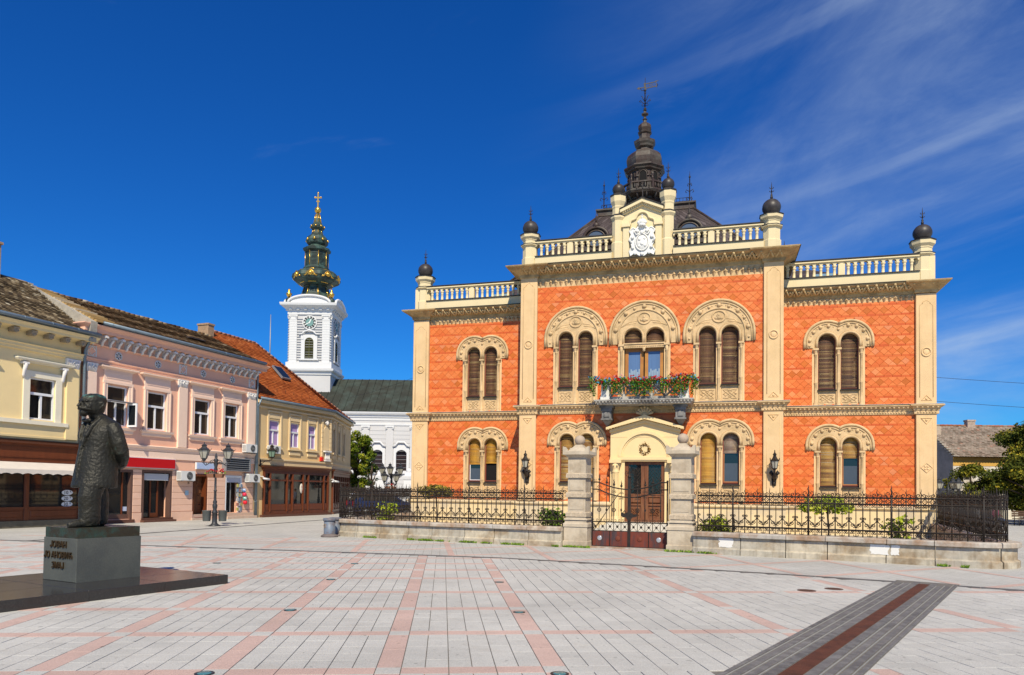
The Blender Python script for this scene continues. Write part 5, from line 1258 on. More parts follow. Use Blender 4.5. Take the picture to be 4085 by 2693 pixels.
for _ in range(200):
    x = random.uniform(-1.65,-.8); q = (x, -11.08-.13*(x+1.2)+random.gauss(0,.03)); a = random.uniform(0,2*pi); hh = .07*random.uniform(.4,1.3); gr.add([(q[0]-.02,q[1],.01),(q[0]+.02,q[1],.01),(q[0]+.05*cos(a),q[1]+.05*sin(a),hh)], [(0,1,2)], a=random.random())
for _ in range(160):
    x = random.uniform(1.45,2.4); q = (x, -11.52-.13*(x-1.9)+random.gauss(0,.03)); a = random.uniform(0,2*pi); hh = .07*random.uniform(.4,1.3); gr.add([(q[0]-.02,q[1],.01),(q[0]+.02,q[1],.01),(q[0]+.05*cos(a),q[1]+.05*sin(a),hh)], [(0,1,2)], a=random.random())
tag(gr.build("grass", LEAFG, kind="stuff"), "tufts of green weeds along the foot of the garden wall", "grass")
# ------------------------------------------------------------------ wall lanterns on the palace
def lantern_body(mb_m, mb_g, z, r0, r1, h):
    "six-sided lantern: glass frustum, iron ribs, crown and roof, base at z"
    mb_g.lathe([(r0*.94, z), (r1*.94, z+h)], n=6, ph=pi/6, flat=True)
    for k in range(6):
        t = pi/6+k*pi/3; mb_m.tube([(r0*cos(t), r0*sin(t), z), (r1*cos(t), r1*sin(t), z+h)], .012, 4)
        mb_m.tube([(r1*cos(t), r1*sin(t), z+h), (r1*1.22*cos(t), r1*1.22*sin(t), z+h+.04), (r1*1.28*cos(t), r1*1.28*sin(t), z+h+.13)], [.018,.016,.006], 4)
    mb_m.lathe([(r0*.5,z-.05),(r0*1.08,z-.02),(r0*1.08,z+.01),(r0*.9,z+.012)], n=6, ph=pi/6, flat=True)
    mb_m.lathe([(r1*1.12,z+h),(r1*1.18,z+h+.03),(r1*.95,z+h+.06),(r1*.6,z+h+.13),(r1*.42,z+h+.20),(r1*.42,z+h+.24),(r1*.55,z+h+.26),(r1*.5,z+h+.28),(r1*.2,z+h+.34),(.02,z+h+.37),(.03,z+h+.40),(.004,z+h+.46)], n=6, ph=pi/6, flat=True)
for x, lb in ((-5.28, "black wall lantern on the left middle pilaster of the palace"), (5.18, "black wall lantern on the right middle pilaster of the palace")):
    P = thing("wall_lantern", lb, "wall lantern", (x, YR-.52, 2.35), group="iron lanterns on the palace front")
    a_, g_ = MB(), MB(); lantern_body(a_, g_, .42, .10, .16, .30); a_.build("lantern_frame", IRON, P); g_.build("lantern_glass", BLUEG, P)
    ar = MB(); ar.tube([(0,.37,-.02),(0,.30,.06),(0,.18,.02),(0,.05,.12),(0,0,.30),(0,0,.40)], [.05,.06,.05,.045,.04,.05], 7); ar.tube([(0,.36,-.18),(0,.30,-.1),(0,.22,.08),(0,.12,.2),(0,.05,.14)], .035, 6)
    for s in (-1, 1): ar.tube([(0,.2,.1),(s*.10,.22,.16),(s*.17,.22,.24),(s*.12,.2,.32),(s*.07,.18,.26)], [.05,.05,.05,.035,.02], 6); ar.ball((s*.12,.2,.22), .07, 7, 5)
    ar.ball((0,.22,.12), .11, 8, 6, (.9,.7,1.4)); ar.prism([(-.08,-.28),(.08,-.28),(.1,.0),(.06,.2),(-.06,.2),(-.1,.0)], .35, .38); ar.ball((0,.32,-.2), .08, 7, 5, (.8,.6,1.3))
    ar.build("bracket_arm", IRON, P)
# ------------------------------------------------------------------ wreath and balcony flowers
wr = MB(); random.seed(8)
for k in range(520):
    t = random.uniform(0, 2*pi); ro = .19+random.gauss(0,.035); p = Vector((PX+ro*.95*cos(t), YR-.20+random.gauss(0,.02), 3.58+ro*1.15*sin(t))); leaf(wr, p, Vector((random.gauss(0,.6),-1,random.gauss(0,.6))), .085, random.random(), .6)
tag(wr.build("wreath", leaf_mat("dried_wreath", (.07,.035,.01), (.20,.10,.03), (.38,.20,.04))), "dried brown wreath hanging above the palace door", "wreath")
FLC = {'r': leaf_mat("red_flowers", (.30,.008,.010), (.45,.012,.018), (.60,.03,.04)), 'b': leaf_mat("blue_flowers", (.01,.10,.22), (.03,.22,.38), (.12,.40,.55)), 'p': leaf_mat("pink_flowers", (.35,.06,.09), (.5,.12,.17), (.6,.25,.3))}
FB = thing("flower_garland", "trailing balcony flowers, red, blue and green, over the balcony rail", "flowers", (0,0,0))
lf = MB(); fr_, fb_, fp_ = MB(), MB(), MB(); random.seed(15)
yF = by0+.16
for k in range(46):
    x = -2.22+4.3*k/45; z = 6.42+random.uniform(-.10,.12)
    crown(lf, [((x, yF+random.uniform(-.12,.10), z), (.17,.20,.15))], 1500, .085)
    side = x < -1.5 or x > 1.65
    for _ in range(4):
        c = random.choice(['b','b','b','r']) if side else random.choice(['r','r','r','r','p','b'])
        p = Vector((x+random.gauss(0,.07), yF-.14+random.gauss(0,.04), z+random.uniform(-.05,.16)))
        for q in range(4): leaf({'r':fr_,'b':fb_,'p':fp_}[c], p+Vector((random.gauss(0,.02),random.gauss(0,.02),random.gauss(0,.02))), Vector((random.gauss(0,.5),-1,random.gauss(0,.5)+.4)), .07, random.random(), .9)
for x in (-2.25,-2.15,-1.7,-1.35,-1.2,-1.05,-.5,-.35,-.2,-.05,.1,.25,.7,.85,1.2,1.35,1.5,1.6,1.7,1.95,2.05):
    L_ = random.uniform(.3,.62)
    for q in range(9):
        t = q/8; p = (x+random.gauss(0,.03), yF-.16+random.gauss(0,.02), 6.36-L_*t); crown(lf, [(p, (.13*(1-.4*t),.07,.08))], 1900, .08)
        if random.random() < .4: leaf(fr_, Vector(p)+Vector((random.gauss(0,.04),-.05,0)), Vector((0,-1,.3)), .05, random.random(), .9)
lf.build("foliage", leaf_mat("balcony_leaves", (.02,.09,.02), (.07,.20,.02), (.32,.38,.03)), FB); fr_.build("red_flowers", FLC['r'], FB); fb_.build("blue_flowers", FLC['b'], FB); fp_.build("pink_flowers", FLC['p'], FB)
# ================================================================== houses of the street on the left
ST0 = Vector((-23.7,-10.0)); u_ = (Vector((-22.4,4.0))-ST0).normalized(); TH = atan2(u_.y, u_.x)
def street_thing(name, label, cat, s=0, d=0, z=0, group=None):
    p = ST0+u_*s+Vector((-u_.y, u_.x))*d; return thing(name, label, cat, (p.x, p.y, z), TH, group)
YEL = mat("yellow_house_render", (.93,.72,.37), .85, .06, 1.2, bump=.05, bscale=10); YELW = mat("yellow_house_trim", (.88,.80,.62), .8, .05, 2)
PNK = mat("pink_house_render", (.93,.53,.365), .85, .06, 1.2, (.84,.42,.29), .4, .5, bump=.05, bscale=10); PNKL = mat("pink_house_trim", (.94,.68,.53), .8, .05, 2); PNKB = mat("pink_ground_floor_blocks", (.86,.55,.41), .85, .10, 1.5, tint=(.80,.50,.36))
CRM = mat("ochre_house_render", (.80,.57,.29), .85, .08, 1.2, (.66,.45,.21), .5, .6, bump=.06, bscale=10); CRML = mat("ochre_house_trim", (.84,.63,.36), .85, .06, 2)
GUT = mat("zinc_gutter", (.20,.26,.31), .45, .2, 4, metal=.3); WIN = mat("white_window_frame", (.82,.83,.86), .45, .03, 4)
SHOPW = mat("mahogany_shopfront", (.16,.042,.014), .4, .25, 4, (.10,.025,.01), .5, 2, stretch=(4,4,.8)); SHOPD = mat("dark_shop_frame", (.13,.07,.055), .5, .15, 4)
SIGNR = mat("red_sign", (.55,.004,.008), .5, .02, 2); SIGNB = mat("pale_blue_sign", (.46,.56,.78), .5, .02, 2); GREYM = mat("grey_metal", (.30,.31,.33), .5, .1, 5, metal=.4)
LILAC = mat("lilac_blind", (.44,.30,.58), .8, .06, 3); INTER = mat("shop_interior", (.05,.03,.02), .8, .5, 2)
ORN = mat("white_stucco_ornament", (.82,.78,.74), .85, .06, 6)
def mossy(name, stops): return mat(name, stops[0][1], .9, .25, 2.5, tone=stops, spec=.2)
TBRN = mossy("old_brown_roof_tiles", [(0,(.055,.032,.016)),(.3,(.14,.082,.038)),(.6,(.24,.145,.07)),(.85,(.36,.25,.13)),(1,(.55,.46,.32))])
TMOS = mossy("mossy_roof_tiles", [(0,(.03,.02,.012)),(.3,(.10,.07,.038)),(.6,(.21,.15,.08)),(.85,(.40,.32,.20)),(1,(.62,.56,.42))])
TORG = mossy("orange_roof_tiles", [(0,(.23,.05,.012)),(.3,(.36,.085,.018)),(.7,(.46,.12,.025)),(1,(.52,.18,.06))])
TGRY = mossy("weathered_grey_red_tiles", [(0,(.14,.10,.07)),(.3,(.27,.21,.16)),(.6,(.34,.28,.22)),(.85,(.36,.26,.20)),(1,(.42,.17,.10))])
def roof_tiles(name, mt, parent, c0, c1, c2, c3, w_=.18, h_=.17, poly=None, thick=.035):
    "rows of plain tiles on the slope c0-c1 (eave) c3-c2 (ridge)"
    c0, c1, c2, c3 = map(Vector, (c0, c1, c2, c3)); nrm = (c1-c0).cross(c3-c0).normalized(); mb = MB()
    L = max((c1-c0).length, (c2-c3).length); H = ((c3+c2)/2-(c0+c1)/2).length; nv = int(H/h_); ud = (c1-c0).normalized(); 
    for j in range(nv):
        v = j/nv; a, b = c0.lerp(c3, v), c1.lerp(c2, v); l = (b-a).length; n = max(1, int(l/w_)); a2, b2 = c0.lerp(c3, (j+1.35)/nv), c1.lerp(c2, (j+1.35)/nv); sag = .012*sin(j*.7)
        for i in range(n):
            k0, k1 = (i+.5*(j % 2))/n, (i+.94+.5*(j % 2))/n
            if k1 > 1.0: k1 = 1.0
            if k0 >= 1: continue
            off = thick+random.uniform(0,.012)+sag; t = random.betavariate(2,2.4)
            p0, p1 = a.lerp(b, k0)+nrm*off, a.lerp(b, k1)+nrm*off; q0, q1 = a2.lerp(b2, k0)+nrm*.004, a2.lerp(b2, k1)+nrm*.004; m_ = (p0+p1)/2-(q0-p0)*.10
            mb.add([p0, m_, p1, q1, q0, p0-nrm*.02, m_-nrm*.02, p1-nrm*.02], [(0,1,2,3,4),(5,6,1,0),(6,7,2,1)], a=t)
    return mb.build(name, mt, parent, kind="stuff")
def gutter(parent, x0, x1, y, z, name="gutter"):
    mb = MB().tube([(x0,y,z),(x1,y,z)], .075, 8, smooth=True); 
    k = x0+.4
    while k < x1: mb.tube([(k,y,z),(k+.03,y,z)], .083, 8); k += 1.15
    mb.build(name, GUT, parent); MB().box(x0, x1, y+.05, y+.12, z-.09, z-.075).build("drip_flashing", GUT, parent)
def pipe(parent, pts, r_=.05):
    mb = MB().tube(pts, r_, 8)
    z0, z1 = pts[-1][2], pts[0][2]; z = z0+.8
    while z < z1-.5: mb.lathe([(r_+.012,z),(r_+.012,z+.03)], pts[-1][0], pts[-1][1], 8); z += 1.1
    mb.build("downpipe", GUT, parent)
def swin(parent, x0, x1, z0, z1, y=.0, dep=.14, tr=.62, fr=WIN, glass=GLASS, open_left=False, blind=None, mull=True):
    "recessed casement window with transom light"
    W = obj("window", None, parent); zt = z0+(z1-z0)*tr; xm = (x0+x1)/2; yi = y+dep
    f = MB(); w_ = .07
    f.box(x0, x0+w_, yi-.05, yi+.03, z0, z1); f.box(x1-w_, x1, yi-.05, yi+.03, z0, z1); f.box(x0+w_, x1-w_, yi-.05, yi+.03, z1-w_, z1); f.box(x0+w_, x1-w_, yi-.05, yi+.03, z0, z0+w_); f.box(x0+w_, x1-w_, yi-.07, yi+.03, zt-.05, zt+.05)
    if mull: f.box(xm-.04, xm+.04, yi-.05, yi+.03, z0+w_, zt-.05)
    f.build("window_frame", fr, W)
    for a, b, c, e in ((x0+w_, x1-w_, zt+.05, z1-w_),)+(((x0+w_, xm-.04, z0+w_, zt-.05), (xm+.04, x1-w_, z0+w_, zt-.05)) if mull else ((x0+w_, x1-w_, z0+w_, zt-.05),)):
        if open_left and a == x0+w_ and c < zt: MB().box(a, b, yi+.1, yi+.12, c, e).build("dark_room", BLACK, W)
        else: MB().box(a, b, yi-.005, yi+.004, c, e).build("pane", blind or glass, W)
    MB().box(x0, x1, yi+.13, yi+.15, z0, z1).build("dark_room", INTER, W)
    return W
def facade_wall(mb, x0, x1, z0, z1, holes, th=.45): holed(mb, x0, x1, z0, z1, 0, th, holes)
# ------------------------------------------------------------------ pink house
H = street_thing("pink_house", "pink two-storey house with white stucco brackets, red sign board and brown tiled roof", "house")
s0, s1 = 2.22, 12.95
wins = [(3.26,4.38),(5.45,6.61),(8.37,9.51),(10.52,11.6)]; wz0, wz1 = 4.42, 6.24
shops = [(3.0,4.75,.18,2.46),(5.28,7.05,.20,2.48),(8.43,9.39,.30,2.38),(10.72,11.95,.33,2.36)]
mb = MB(); facade_wall(mb, s0, s1, 0, 8.5, [(a,b,wz0,wz1) for a, b in wins]+shops); mb.build("wall", PNK, H)
MB().box(s0, s1, .62, 7.0, 0, 8.5).build("rear_wall", PNK, H)
for i, (a, b) in enumerate(wins):
    swin(H, a, b, wz0, wz1, open_left=False, glass=mat("brownish_glass", (.035,.025,.018), .05, 0, spec=.6))
    sr = MB(); x0, x1 = a-.2, b+.2
    sr.box(x0, a, -.07, 0, wz0-.05, wz1+.06); sr.box(b, x1, -.07, 0, wz0-.05, wz1+.06); sr.box(x0-.02, x1+.02, -.09, 0, wz1+.06, wz1+.18)
    sr.box(x0, x0+.06, -.10, -.07, wz0-.05, wz1+.06); sr.box(x1-.06, x1, -.10, -.07, wz0-.05, wz1+.06); sr.box(x0+.02, x1-.02, -.05, 0, wz1+.18, wz1+.70)
    sr.box(x0+.14, x1-.14, -.065, -.05, wz1+.30, wz1+.32); sr.box(x0+.14, x1-.14, -.065, -.05, wz1+.58, wz1+.60)
    sr.build("window_surround", PNKL, H)
    MB().sweep_u(x0-.04, x1+.04, -.02, 0, [(0,wz1+.66),(.05,wz1+.70),(.12,wz1+.74),(.2,wz1+.76),(.2,wz1+.82),(0,wz1+.86)]).build("window_hood", PNKL, H)
    MB().sweep_u(x0-.04, x1+.04, -.02, 0, [(0,wz0-.34),(.05,wz0-.30),(.06,wz0-.18),(.12,wz0-.14),(.14,wz0-.05),(0,wz0-.04)]).build("window_sill", PNKL, H)
# the casement of the first window stands open over the street
oc = obj("open_casement", None, H); a, b = wins[0]
for dx in (0, .55): 
    f = MB(); f.box(b-.52+dx*.0, b-.46, -.62, -.56, 4.45, 5.45)
cs = MB(); y1 = -.58
cs.box(b-.02, b+.03, y1, -.02, 4.42, 4.50); cs.box(b-.02, b+.03, y1, -.02, 5.42, 5.5); cs.box(b-.02, b+.03, y1, y1+.07, 4.5, 5.42); cs.box(b-.02, b+.03, -.09, -.02, 4.5, 5.42)
cs.build("sash", WIN, oc); MB().box(b, b+.008, y1+.07, -.09, 4.5, 5.42).build("pane", GLASS, oc)
MB().box(a-.1, b+.25, -.35, .0, 5.51, 5.545).build("blind_box_shelf", GREYM, oc)
def capital(mb, x0, x1, z0, z1, y):
    mb.box(x0-.04, x1+.04, y-.10, 0, z1-.07, z1); mb.add([(x0,y-.03,z0),(x1,y-.03,z0),(x1+.03,y-.09,z1-.07),(x0-.03,y-.09,z1-.07),(x0,0,z0),(x1,0,z0),(x1+.03,0,z1-.07),(x0-.03,0,z1-.07)], [(0,1,2,3),(1,5,6,2),(4,0,3,7),(0,4,5,1)])
    xm = (x0+x1)/2; h_ = z1-z0
    for s in (-1, 1):
        mb.tube([(xm+s*q[0]*1.0, y-.10, z1-.16+q[2]) for q in spiral((x1-x0)*.28, 0, (x1-x0)*.16, pi/2, 1.2, -1, 9)], .022, 5)
        for k in range(3): mb.tube([(xm+s*.03*k*2, y-.05, z0+.02), (xm+s*(.05+.07*k), y-.09, z0+h_*.45), (xm+s*(.03+.08*k), y-.10, z0+h_*.62)], .025, 5)
    mb.ball((xm, y-.10, z1-.12), .05, 6, 4)
for x0, x1 in ((2.22,2.68),(7.30,7.86),(12.28,12.9)):
    P = obj("pilaster", None, H); MB().bbox(x0, x1, -.10, 0, 3.66, 6.68, .01).build("shaft", PNKL, P); c = MB(); capital(c, x0, x1, 6.68, 7.08, -.02); c.build("capital", ORN, P)
    xm = (x0+x1)/2; f = MB(); f.box(xm-.24,xm+.24,-.03,0,7.36,7.84); f.tube([(xm-.21,-.03,7.39),(xm+.21,-.03,7.39),(xm+.21,-.03,7.81),(xm-.21,-.03,7.81)], .03, 4, closed=True, smooth=False); f.tube([(xm-.21,-.04,7.6),(xm,-.04,7.81),(xm+.21,-.04,7.6),(xm,-.04,7.39)], .028, 4, closed=True, smooth=False)
    f.build("square_plaque", ORN, H); MB().box(xm-.185,xm+.185,-.034,-.02,7.415,7.785).build("plaque_ground", PNK, H)
for a, b in wins:
    xm = (a+b)/2; f = MB(); f.tube([(xm+.17*cos(t),-.02,7.6+.17*sin(t)) for t in [k*pi/10 for k in range(20)]], .025, 5, closed=True)
    for k in range(6): t = k*pi/3; f.tube([(xm,-.02,7.6),(xm+.17*cos(t),-.02,7.6+.17*sin(t))], [.012,.04], 4)
    f.build("round_vent", ORN, H); dk = MB().prism(arc(xm, 7.6, .15, 0, 345, 16), -.012, -.002); dk.build("vent_hole", BLACK, H)
st = MB(); st.sweep_u(s0, s1, 0, .3, [(.0,3.36),(.04,3.40),(.06,3.5),(.12,3.55),(.14,3.62),(0,3.66)]); st.build("string_course", PNKL, H)
st = MB(); st.sweep_u(s0, s1, 0, .3, [(.0,7.08),(.05,7.12),(.05,7.2),(.09,7.24),(.09,7.3),(0,7.34)]); st.sweep_u(s0, s1, 0, .3, [(.0,7.86),(.06,7.88),(.10,7.93),(0,7.96)]); st.build("architrave", PNK, H)
st = MB(); st.sweep_u(s0-.02, s1, 0, .3, [(.0,8.30),(.10,8.34),(.42,8.38),(.42,8.52),(.50,8.60),(.55,8.66),(.55,8.70),(0,8.72)]); st.build("cornice", PNK, H)
brk = MB(); brk.box(-.06,.06,-.40,0,8.22,8.34); brk.box(-.08,.08,-.44,-.30,8.22,8.30); brk.tube([(0,-.34,8.22),(0,-.24,8.14),(0,-.14,8.05),(0,-.12,7.94),(0,-.05,7.87)], [.055,.065,.06,.055,.03], 6); brk.box(-.045,.045,-.10,0,7.9,8.24)
brk = brk.mesh("bracket", ORN); n = 25
for i in range(n): obj("bracket", brk, H, (s0+.22+i*(s1-s0-.4)/(n-1), 0, 0))
gutter(H, s0+.3, s1+.1, -.62, 8.80)
for za, zb in ((8.72, 10.72),):
    MB().add([(s0,-.55,8.74),(s1+.15,-.55,8.74),(s1+.15,3.5,10.6),(s0,3.5,10.6),(s1+.15,7.2,8.5),(s0,7.2,8.5)], [(0,1,2,3),(3,2,4,5)]).build("roof_deck", TBRN, H)
roof_tiles("roof_tiles", TBRN, H, (s0,-.58,8.76), (s1+.15,-.58,8.76), (s1+.15,3.5,10.62), (s0,3.5,10.62))
rdg = MB()
for i in range(36): x = s0+i*(s1+.15-s0)/36; rdg.tube([(x,3.5,10.62+.015*sin(i)),(x+.33,3.5,10.64+.015*sin(i))], .09, 7, a=random.random())
rdg.build("ridge_tiles", TBRN, H)
vg = MB()                                               # mortared verge of light tiles beside the yellow house
for k in range(22): t = k/22; vg.box(s0-.02, s0+1.25*(1-.45*t), -.55+4.05*t, -.40+4.05*t, 8.80+1.87*t, 8.88+1.87*t+random.uniform(0,.03), a=random.random())
vg.build("verge_tiles", mat("light_verge_tiles", (.45,.30,.13), .9, .3, 4, tone=[(0,(.34,.20,.07)),(.6,(.50,.33,.13)),(1,(.58,.52,.42))]), H)
MB().box(8.9,10.0,.9,1.3,9.56,9.62).xf(Matrix.Translation((0,0,0))).build("snow_board", SLATE, H)
# ground floor
random.seed(4)
for x0, x1 in ((2.24,2.98),(4.77,5.26),(7.07,8.40),(9.42,10.70),(11.97,12.9)):
    z = .48
    MB().box(x0, x1, -.06, 0, 0, .46).build("base_course", PNKB, H)
    while z < 2.45:
        MB().bbox(x0+.004, x1-.004, -.035, 0, z, min(z+.30, 2.5), .012).build("rusticated_block", PNKB, H); z += .312
MB().box(s0, s1, -.05, 0, 3.05, 3.36).build("fascia", PNKL, H)
sg = obj("shop_sign", None, H); MB().box(3.0, 7.12, -.16, -.05, 2.56, 3.06).build("sign_frame", WHITE, sg); MB().box(3.03, 7.09, -.175, -.16, 2.59, 3.03).build("sign_face", SIGNR, sg)
sg = obj("shop_sign", None, H); MB().box(8.50, 9.80, -.14, -.05, 2.62, 2.97).build("sign_frame", WHITE, sg); MB().box(8.53, 9.77, -.155, -.14, 2.65, 2.94).build("sign_face", SIGNB, sg)
lv_ = obj("louvre_box", None, H); f = MB(); f.box(10.44,10.52,-.28,0,2.60,3.32); f.box(12.29,12.37,-.28,0,2.60,3.32); f.box(10.52,12.29,-.28,0,3.26,3.32); f.box(10.52,12.29,-.28,0,2.60,2.65); f.build("louvre_frame", GREYM, lv_)
for k in range(5): MB().add([(10.52,-.26,2.70+k*.115),(12.29,-.26,2.70+k*.115),(12.29,-.08,2.80+k*.115),(10.52,-.08,2.80+k*.115),(10.52,-.26,2.69+k*.115),(12.29,-.26,2.69+k*.115)], [(0,1,2,3),(4,5,1,0)]).build("louvre_slat", GREYM, lv_)
MB().box(10.52,12.29,-.07,-.06,2.65,3.26).build("louvre_back", BLACK, lv_)
def shop_open(x0, x1, z0, z1, frm, door=None, name="shopfront", w_=.11, d=.25):
    S_ = obj(name, None, H); f = MB(); f.box(x0, x0+w_, -.03, d, z0, z1); f.box(x1-w_, x1, -.03, d, z0, z1); f.box(x0+w_, x1-w_, -.03, d, z1-.12, z1); f.build("shop_frame", frm, S_)
    MB().box(x0, x1, d+.25, d+.27, z0, z1).build("interior", INTER, S_); return S_
S_ = shop_open(3.0,4.75,.18,2.46,SHOPD); MB().box(3.11,4.64,.16,.17,.4,2.34).build("pane", GLASS, S_); MB().box(3.11,4.64,.1,.25,.18,.4).build("stall_riser", SHOPD, S_); MB().box(4.30,4.36,.12,.18,.4,2.34).build("mullion", SHOPW, S_); MB().box(4.32,4.62,.152,.156,.55,.75).build("notice", mat("pale_notice", (.55,.62,.78), .7, 0), S_)
S_ = shop_open(5.28,7.05,.20,2.48,SHOPD); MB().box(5.45,6.9,.05,.12,2.0,2.32).build("blind", mat("grey_blind", (.55,.57,.60), .8, .05, 4), S_); MB().box(5.39,6.0,.30,.31,.24,2.3).build("pane", GLASS, S_)
f = MB(); f.box(5.98,6.06,.26,.34,.22,2.2); f.box(6.42,6.50,.26,.34,.22,2.2); f.box(6.06,6.42,.26,.34,2.08,2.2); f.box(6.06,6.42,.26,.34,.22,.42); f.build("shop_door", SHOPW, S_); MB().box(6.06,6.42,.295,.30,.42,2.08).build("pane", GLASS, S_)
MB().box(5.2,7.15,-.28,.3,.0,.10).box(5.24,7.1,-.1,.3,.10,.20).build("shop_step", mat("brown_step", (.13,.055,.035), .7, .2, 4), S_); MB().box(2.9,4.85,-.1,.3,.0,.16).build("shop_step", mat("brown_step", (.13,.055,.035), .7, .2, 4), S_)
S_ = shop_open(8.43,9.39,.30,2.38,SHOPW,name="house_door",w_=.07,d=.35)
lf = MB(); lf.box(8.5,9.32,.28,.36,.32,2.3)
for k in range(4):
    for j in range(2): lf.bbox(8.58+j*.38,8.88+j*.38,.25,.29,.45+k*.46,.80+k*.46,.02)
lf.build("door_leaf", WOOD, S_); MB().tube([(8.62,.22,1.2),(8.62,.22,1.6)], .014, 5).build("door_handle", GREYM, S_); MB().box(8.3,9.5,-.15,.3,0,.12).box(8.4,9.42,-.02,.3,.12,.30).build("door_step", mat("worn_step", (.60,.44,.34), .85, .15, 4), S_)
S_ = shop_open(10.72,11.95,.33,2.36,WIN,w_=.06,d=.2); MB().box(10.78,11.89,.02,.1,1.98,2.3).build("blind", mat("lilac_grey_blind", (.50,.52,.62), .8, .05, 4), S_); MB().box(10.78,11.3,.20,.21,.35,1.98).build("pane", GLASS, S_); MB().box(11.3,11.36,.18,.24,.35,1.98).build("mullion", GREYM, S_)
MB().box(10.6,12.9,-.34,.2,.0,.14).box(10.66,12.9,-.1,.2,.14,.32).build("shop_step", mat("worn_step", (.60,.44,.34), .85, .15, 4), S_)
tag(text_mb("25", .13, .004).xf(Matrix.Translation((8.1,-.045,1.86)) @ Matrix.Rotation(radians(90), 4, 'X')).build("house_number", BLACK, H), "", ""); del bpy.data.objects["house_number"]["label"]; del bpy.data.objects["house_number"]["category"]
MB().box(7.9,8.12,-.045,-.035,1.28,1.52).build("notice_plate", mat("blue_notice", (.40,.60,.72), .6, .1, 20), H)
pipe(H, [(12.97,-.55,8.75),(12.97,-.25,8.45),(12.97,-.12,8.2),(12.97,-.12,.1)])
mt_ = street_thing("door_mat", "red patterned mat on the step of the brown house door", "door mat", 8.9, -.09, .121); MB().box(-.38,.38,-.06,.06,0,.012).build("mat", mat("red_mat", (.30,.07,.05), .95, .5, 30), mt_); MB().tube([(-.38,-.06,.008),(.38,-.06,.008),(.38,.06,.008),(-.38,.06,.008)], .007, 4, closed=True).build("mat_border", mat("mat_border", (.12,.03,.03), .95, .2, 30), mt_)
# magazine rack, balls
RK = street_thing("magazine_rack", "wire magazine rack full of papers beside the kiosk door", "magazine rack", 11.78, .02, .36)
f = MB()
for x in (-.2, .2): f.tube([(x,0,0),(x,0,1.5)], .012, 4)
for k in range(6): f.tube([(-.2,0,.1+k*.26),(.2,0,.1+k*.26)], .01, 4); f.tube([(-.2,-.1,.06+k*.26),(.2,-.1,.06+k*.26)], .01, 4)
f.build("rack_frame", GREYM, RK)
pcol = [(.45,.40,.12),(.50,.50,.52),(.18,.26,.36),(.40,.17,.13),(.42,.43,.42)]
for k in range(6):
    for j in range(3): MB().box(-.19+j*.13,-.07+j*.13,-.09,-.02,.07+k*.26,.24+k*.26).build("magazine", mat("magazine_%d" % ((k*3+j) % 5), pcol[(k*3+j) % 5], .6, .3, 30), RK)
for k, (c_, nm) in enumerate((((.08,.25,.6),"blue patterned"),((.75,.03,.08),"upper red"),((.05,.45,.40),"green patterned"),((.80,.01,.03),"lowest red"))):
    tag(MB().ball((0,0,0), .115, 16, 10).build("toy_ball", mat("ball_%d" % k, c_, .3, .3 if k % 2 == 0 else .05, 14, (.75,.7,.6) if k % 2 == 0 else None, .8, 12), None, tuple((ST0+u_*(12.0+.03*k)+Vector((u_.y,-u_.x))*.18).to_3d()+Vector((0,0,1.55-.225*k)))), "%s toy ball hanging in a column by the kiosk door" % nm, "ball", "toy balls hanging by the kiosk")
MQ = street_thing("mannequin", "headless shop mannequin in a pale top and dark trousers behind glass", "mannequin", 4.0, .32, .4)
MB().lathe([(.08,.9),(.17,.98),(.15,1.15),(.19,1.36),(.2,1.42),(.08,1.48),(.05,1.55)], n=12, sy=.6).tube([(.2,0,1.4),(.27,-.02,1.15),(.28,-.06,.9)], [.05,.045,.03], 6).tube([(-.2,0,1.4),(-.27,-.02,1.15),(-.26,-.06,.9)], [.05,.045,.03], 6).build("top", mat("pale_top", (.62,.64,.74), .8, .1, 5), MQ)
MB().tube([(.08,0,.95),(.09,0,.5),(.08,0,.06)], [.1,.075,.05], 8).tube([(-.08,0,.95),(-.09,0,.5),(-.08,0,.06)], [.1,.075,.05], 8).build("trousers", mat("patterned_trousers", (.12,.09,.11), .8, .5, 40), MQ); MB().lathe([(.14,0),(.14,.02),(.02,.03),(.02,.06)], n=12).build("stand", GREYM, MQ)
def ac_unit(s, z, w_, h_, label, sd=.0):
    A_ = street_thing("air_conditioner", label, "air conditioner", s, -.05, z, "air conditioner units on the street fronts"); d_ = .30
    CASE = mat("ac_case", (.78,.77,.74), .5, .04, 4)
    MB().box(0,w_,-d_-.06,-.06,0,h_).build("case", CASE, A_)
    r_ = h_*.40; cx = w_*.60
    g_ = MB(); g_.prism(arc(cx, h_/2, r_, 0, 350, 24), -d_-.064, -d_-.061); g_.build("fan_opening", BLACK, A_)
    g_ = MB()
    for q in (1.0,.8,.6,.4,.2): g_.tube([(cx+r_*q*cos(t), -d_-.07, h_/2+r_*q*sin(t)) for t in [k*pi/12 for k in range(24)]], .006, 4, closed=True)
    for k in range(8): t = k*pi/4; g_.tube([(cx,-d_-.07,h_/2),(cx+r_*cos(t),-d_-.07,h_/2+r_*sin(t))], .005, 3)
    g_.build("fan_guard", GREYM, A_)
    g_ = MB(); n_ = 9
    for k in range(n_): g_.box(-.004, -.001, -d_-.04, -.09, .05+(h_-.1)*k/n_, .05+(h_-.1)*(k+.5)/n_)
    g_.build("side_grille", mat("ac_grille", (.25,.25,.25), .6), A_)
    b_ = MB(); b_.box(.1,.14,-d_-.06,.05,-.04,0); b_.box(w_-.14,w_-.10,-d_-.06,.05,-.04,0); b_.build("bracket", GREYM, A_)
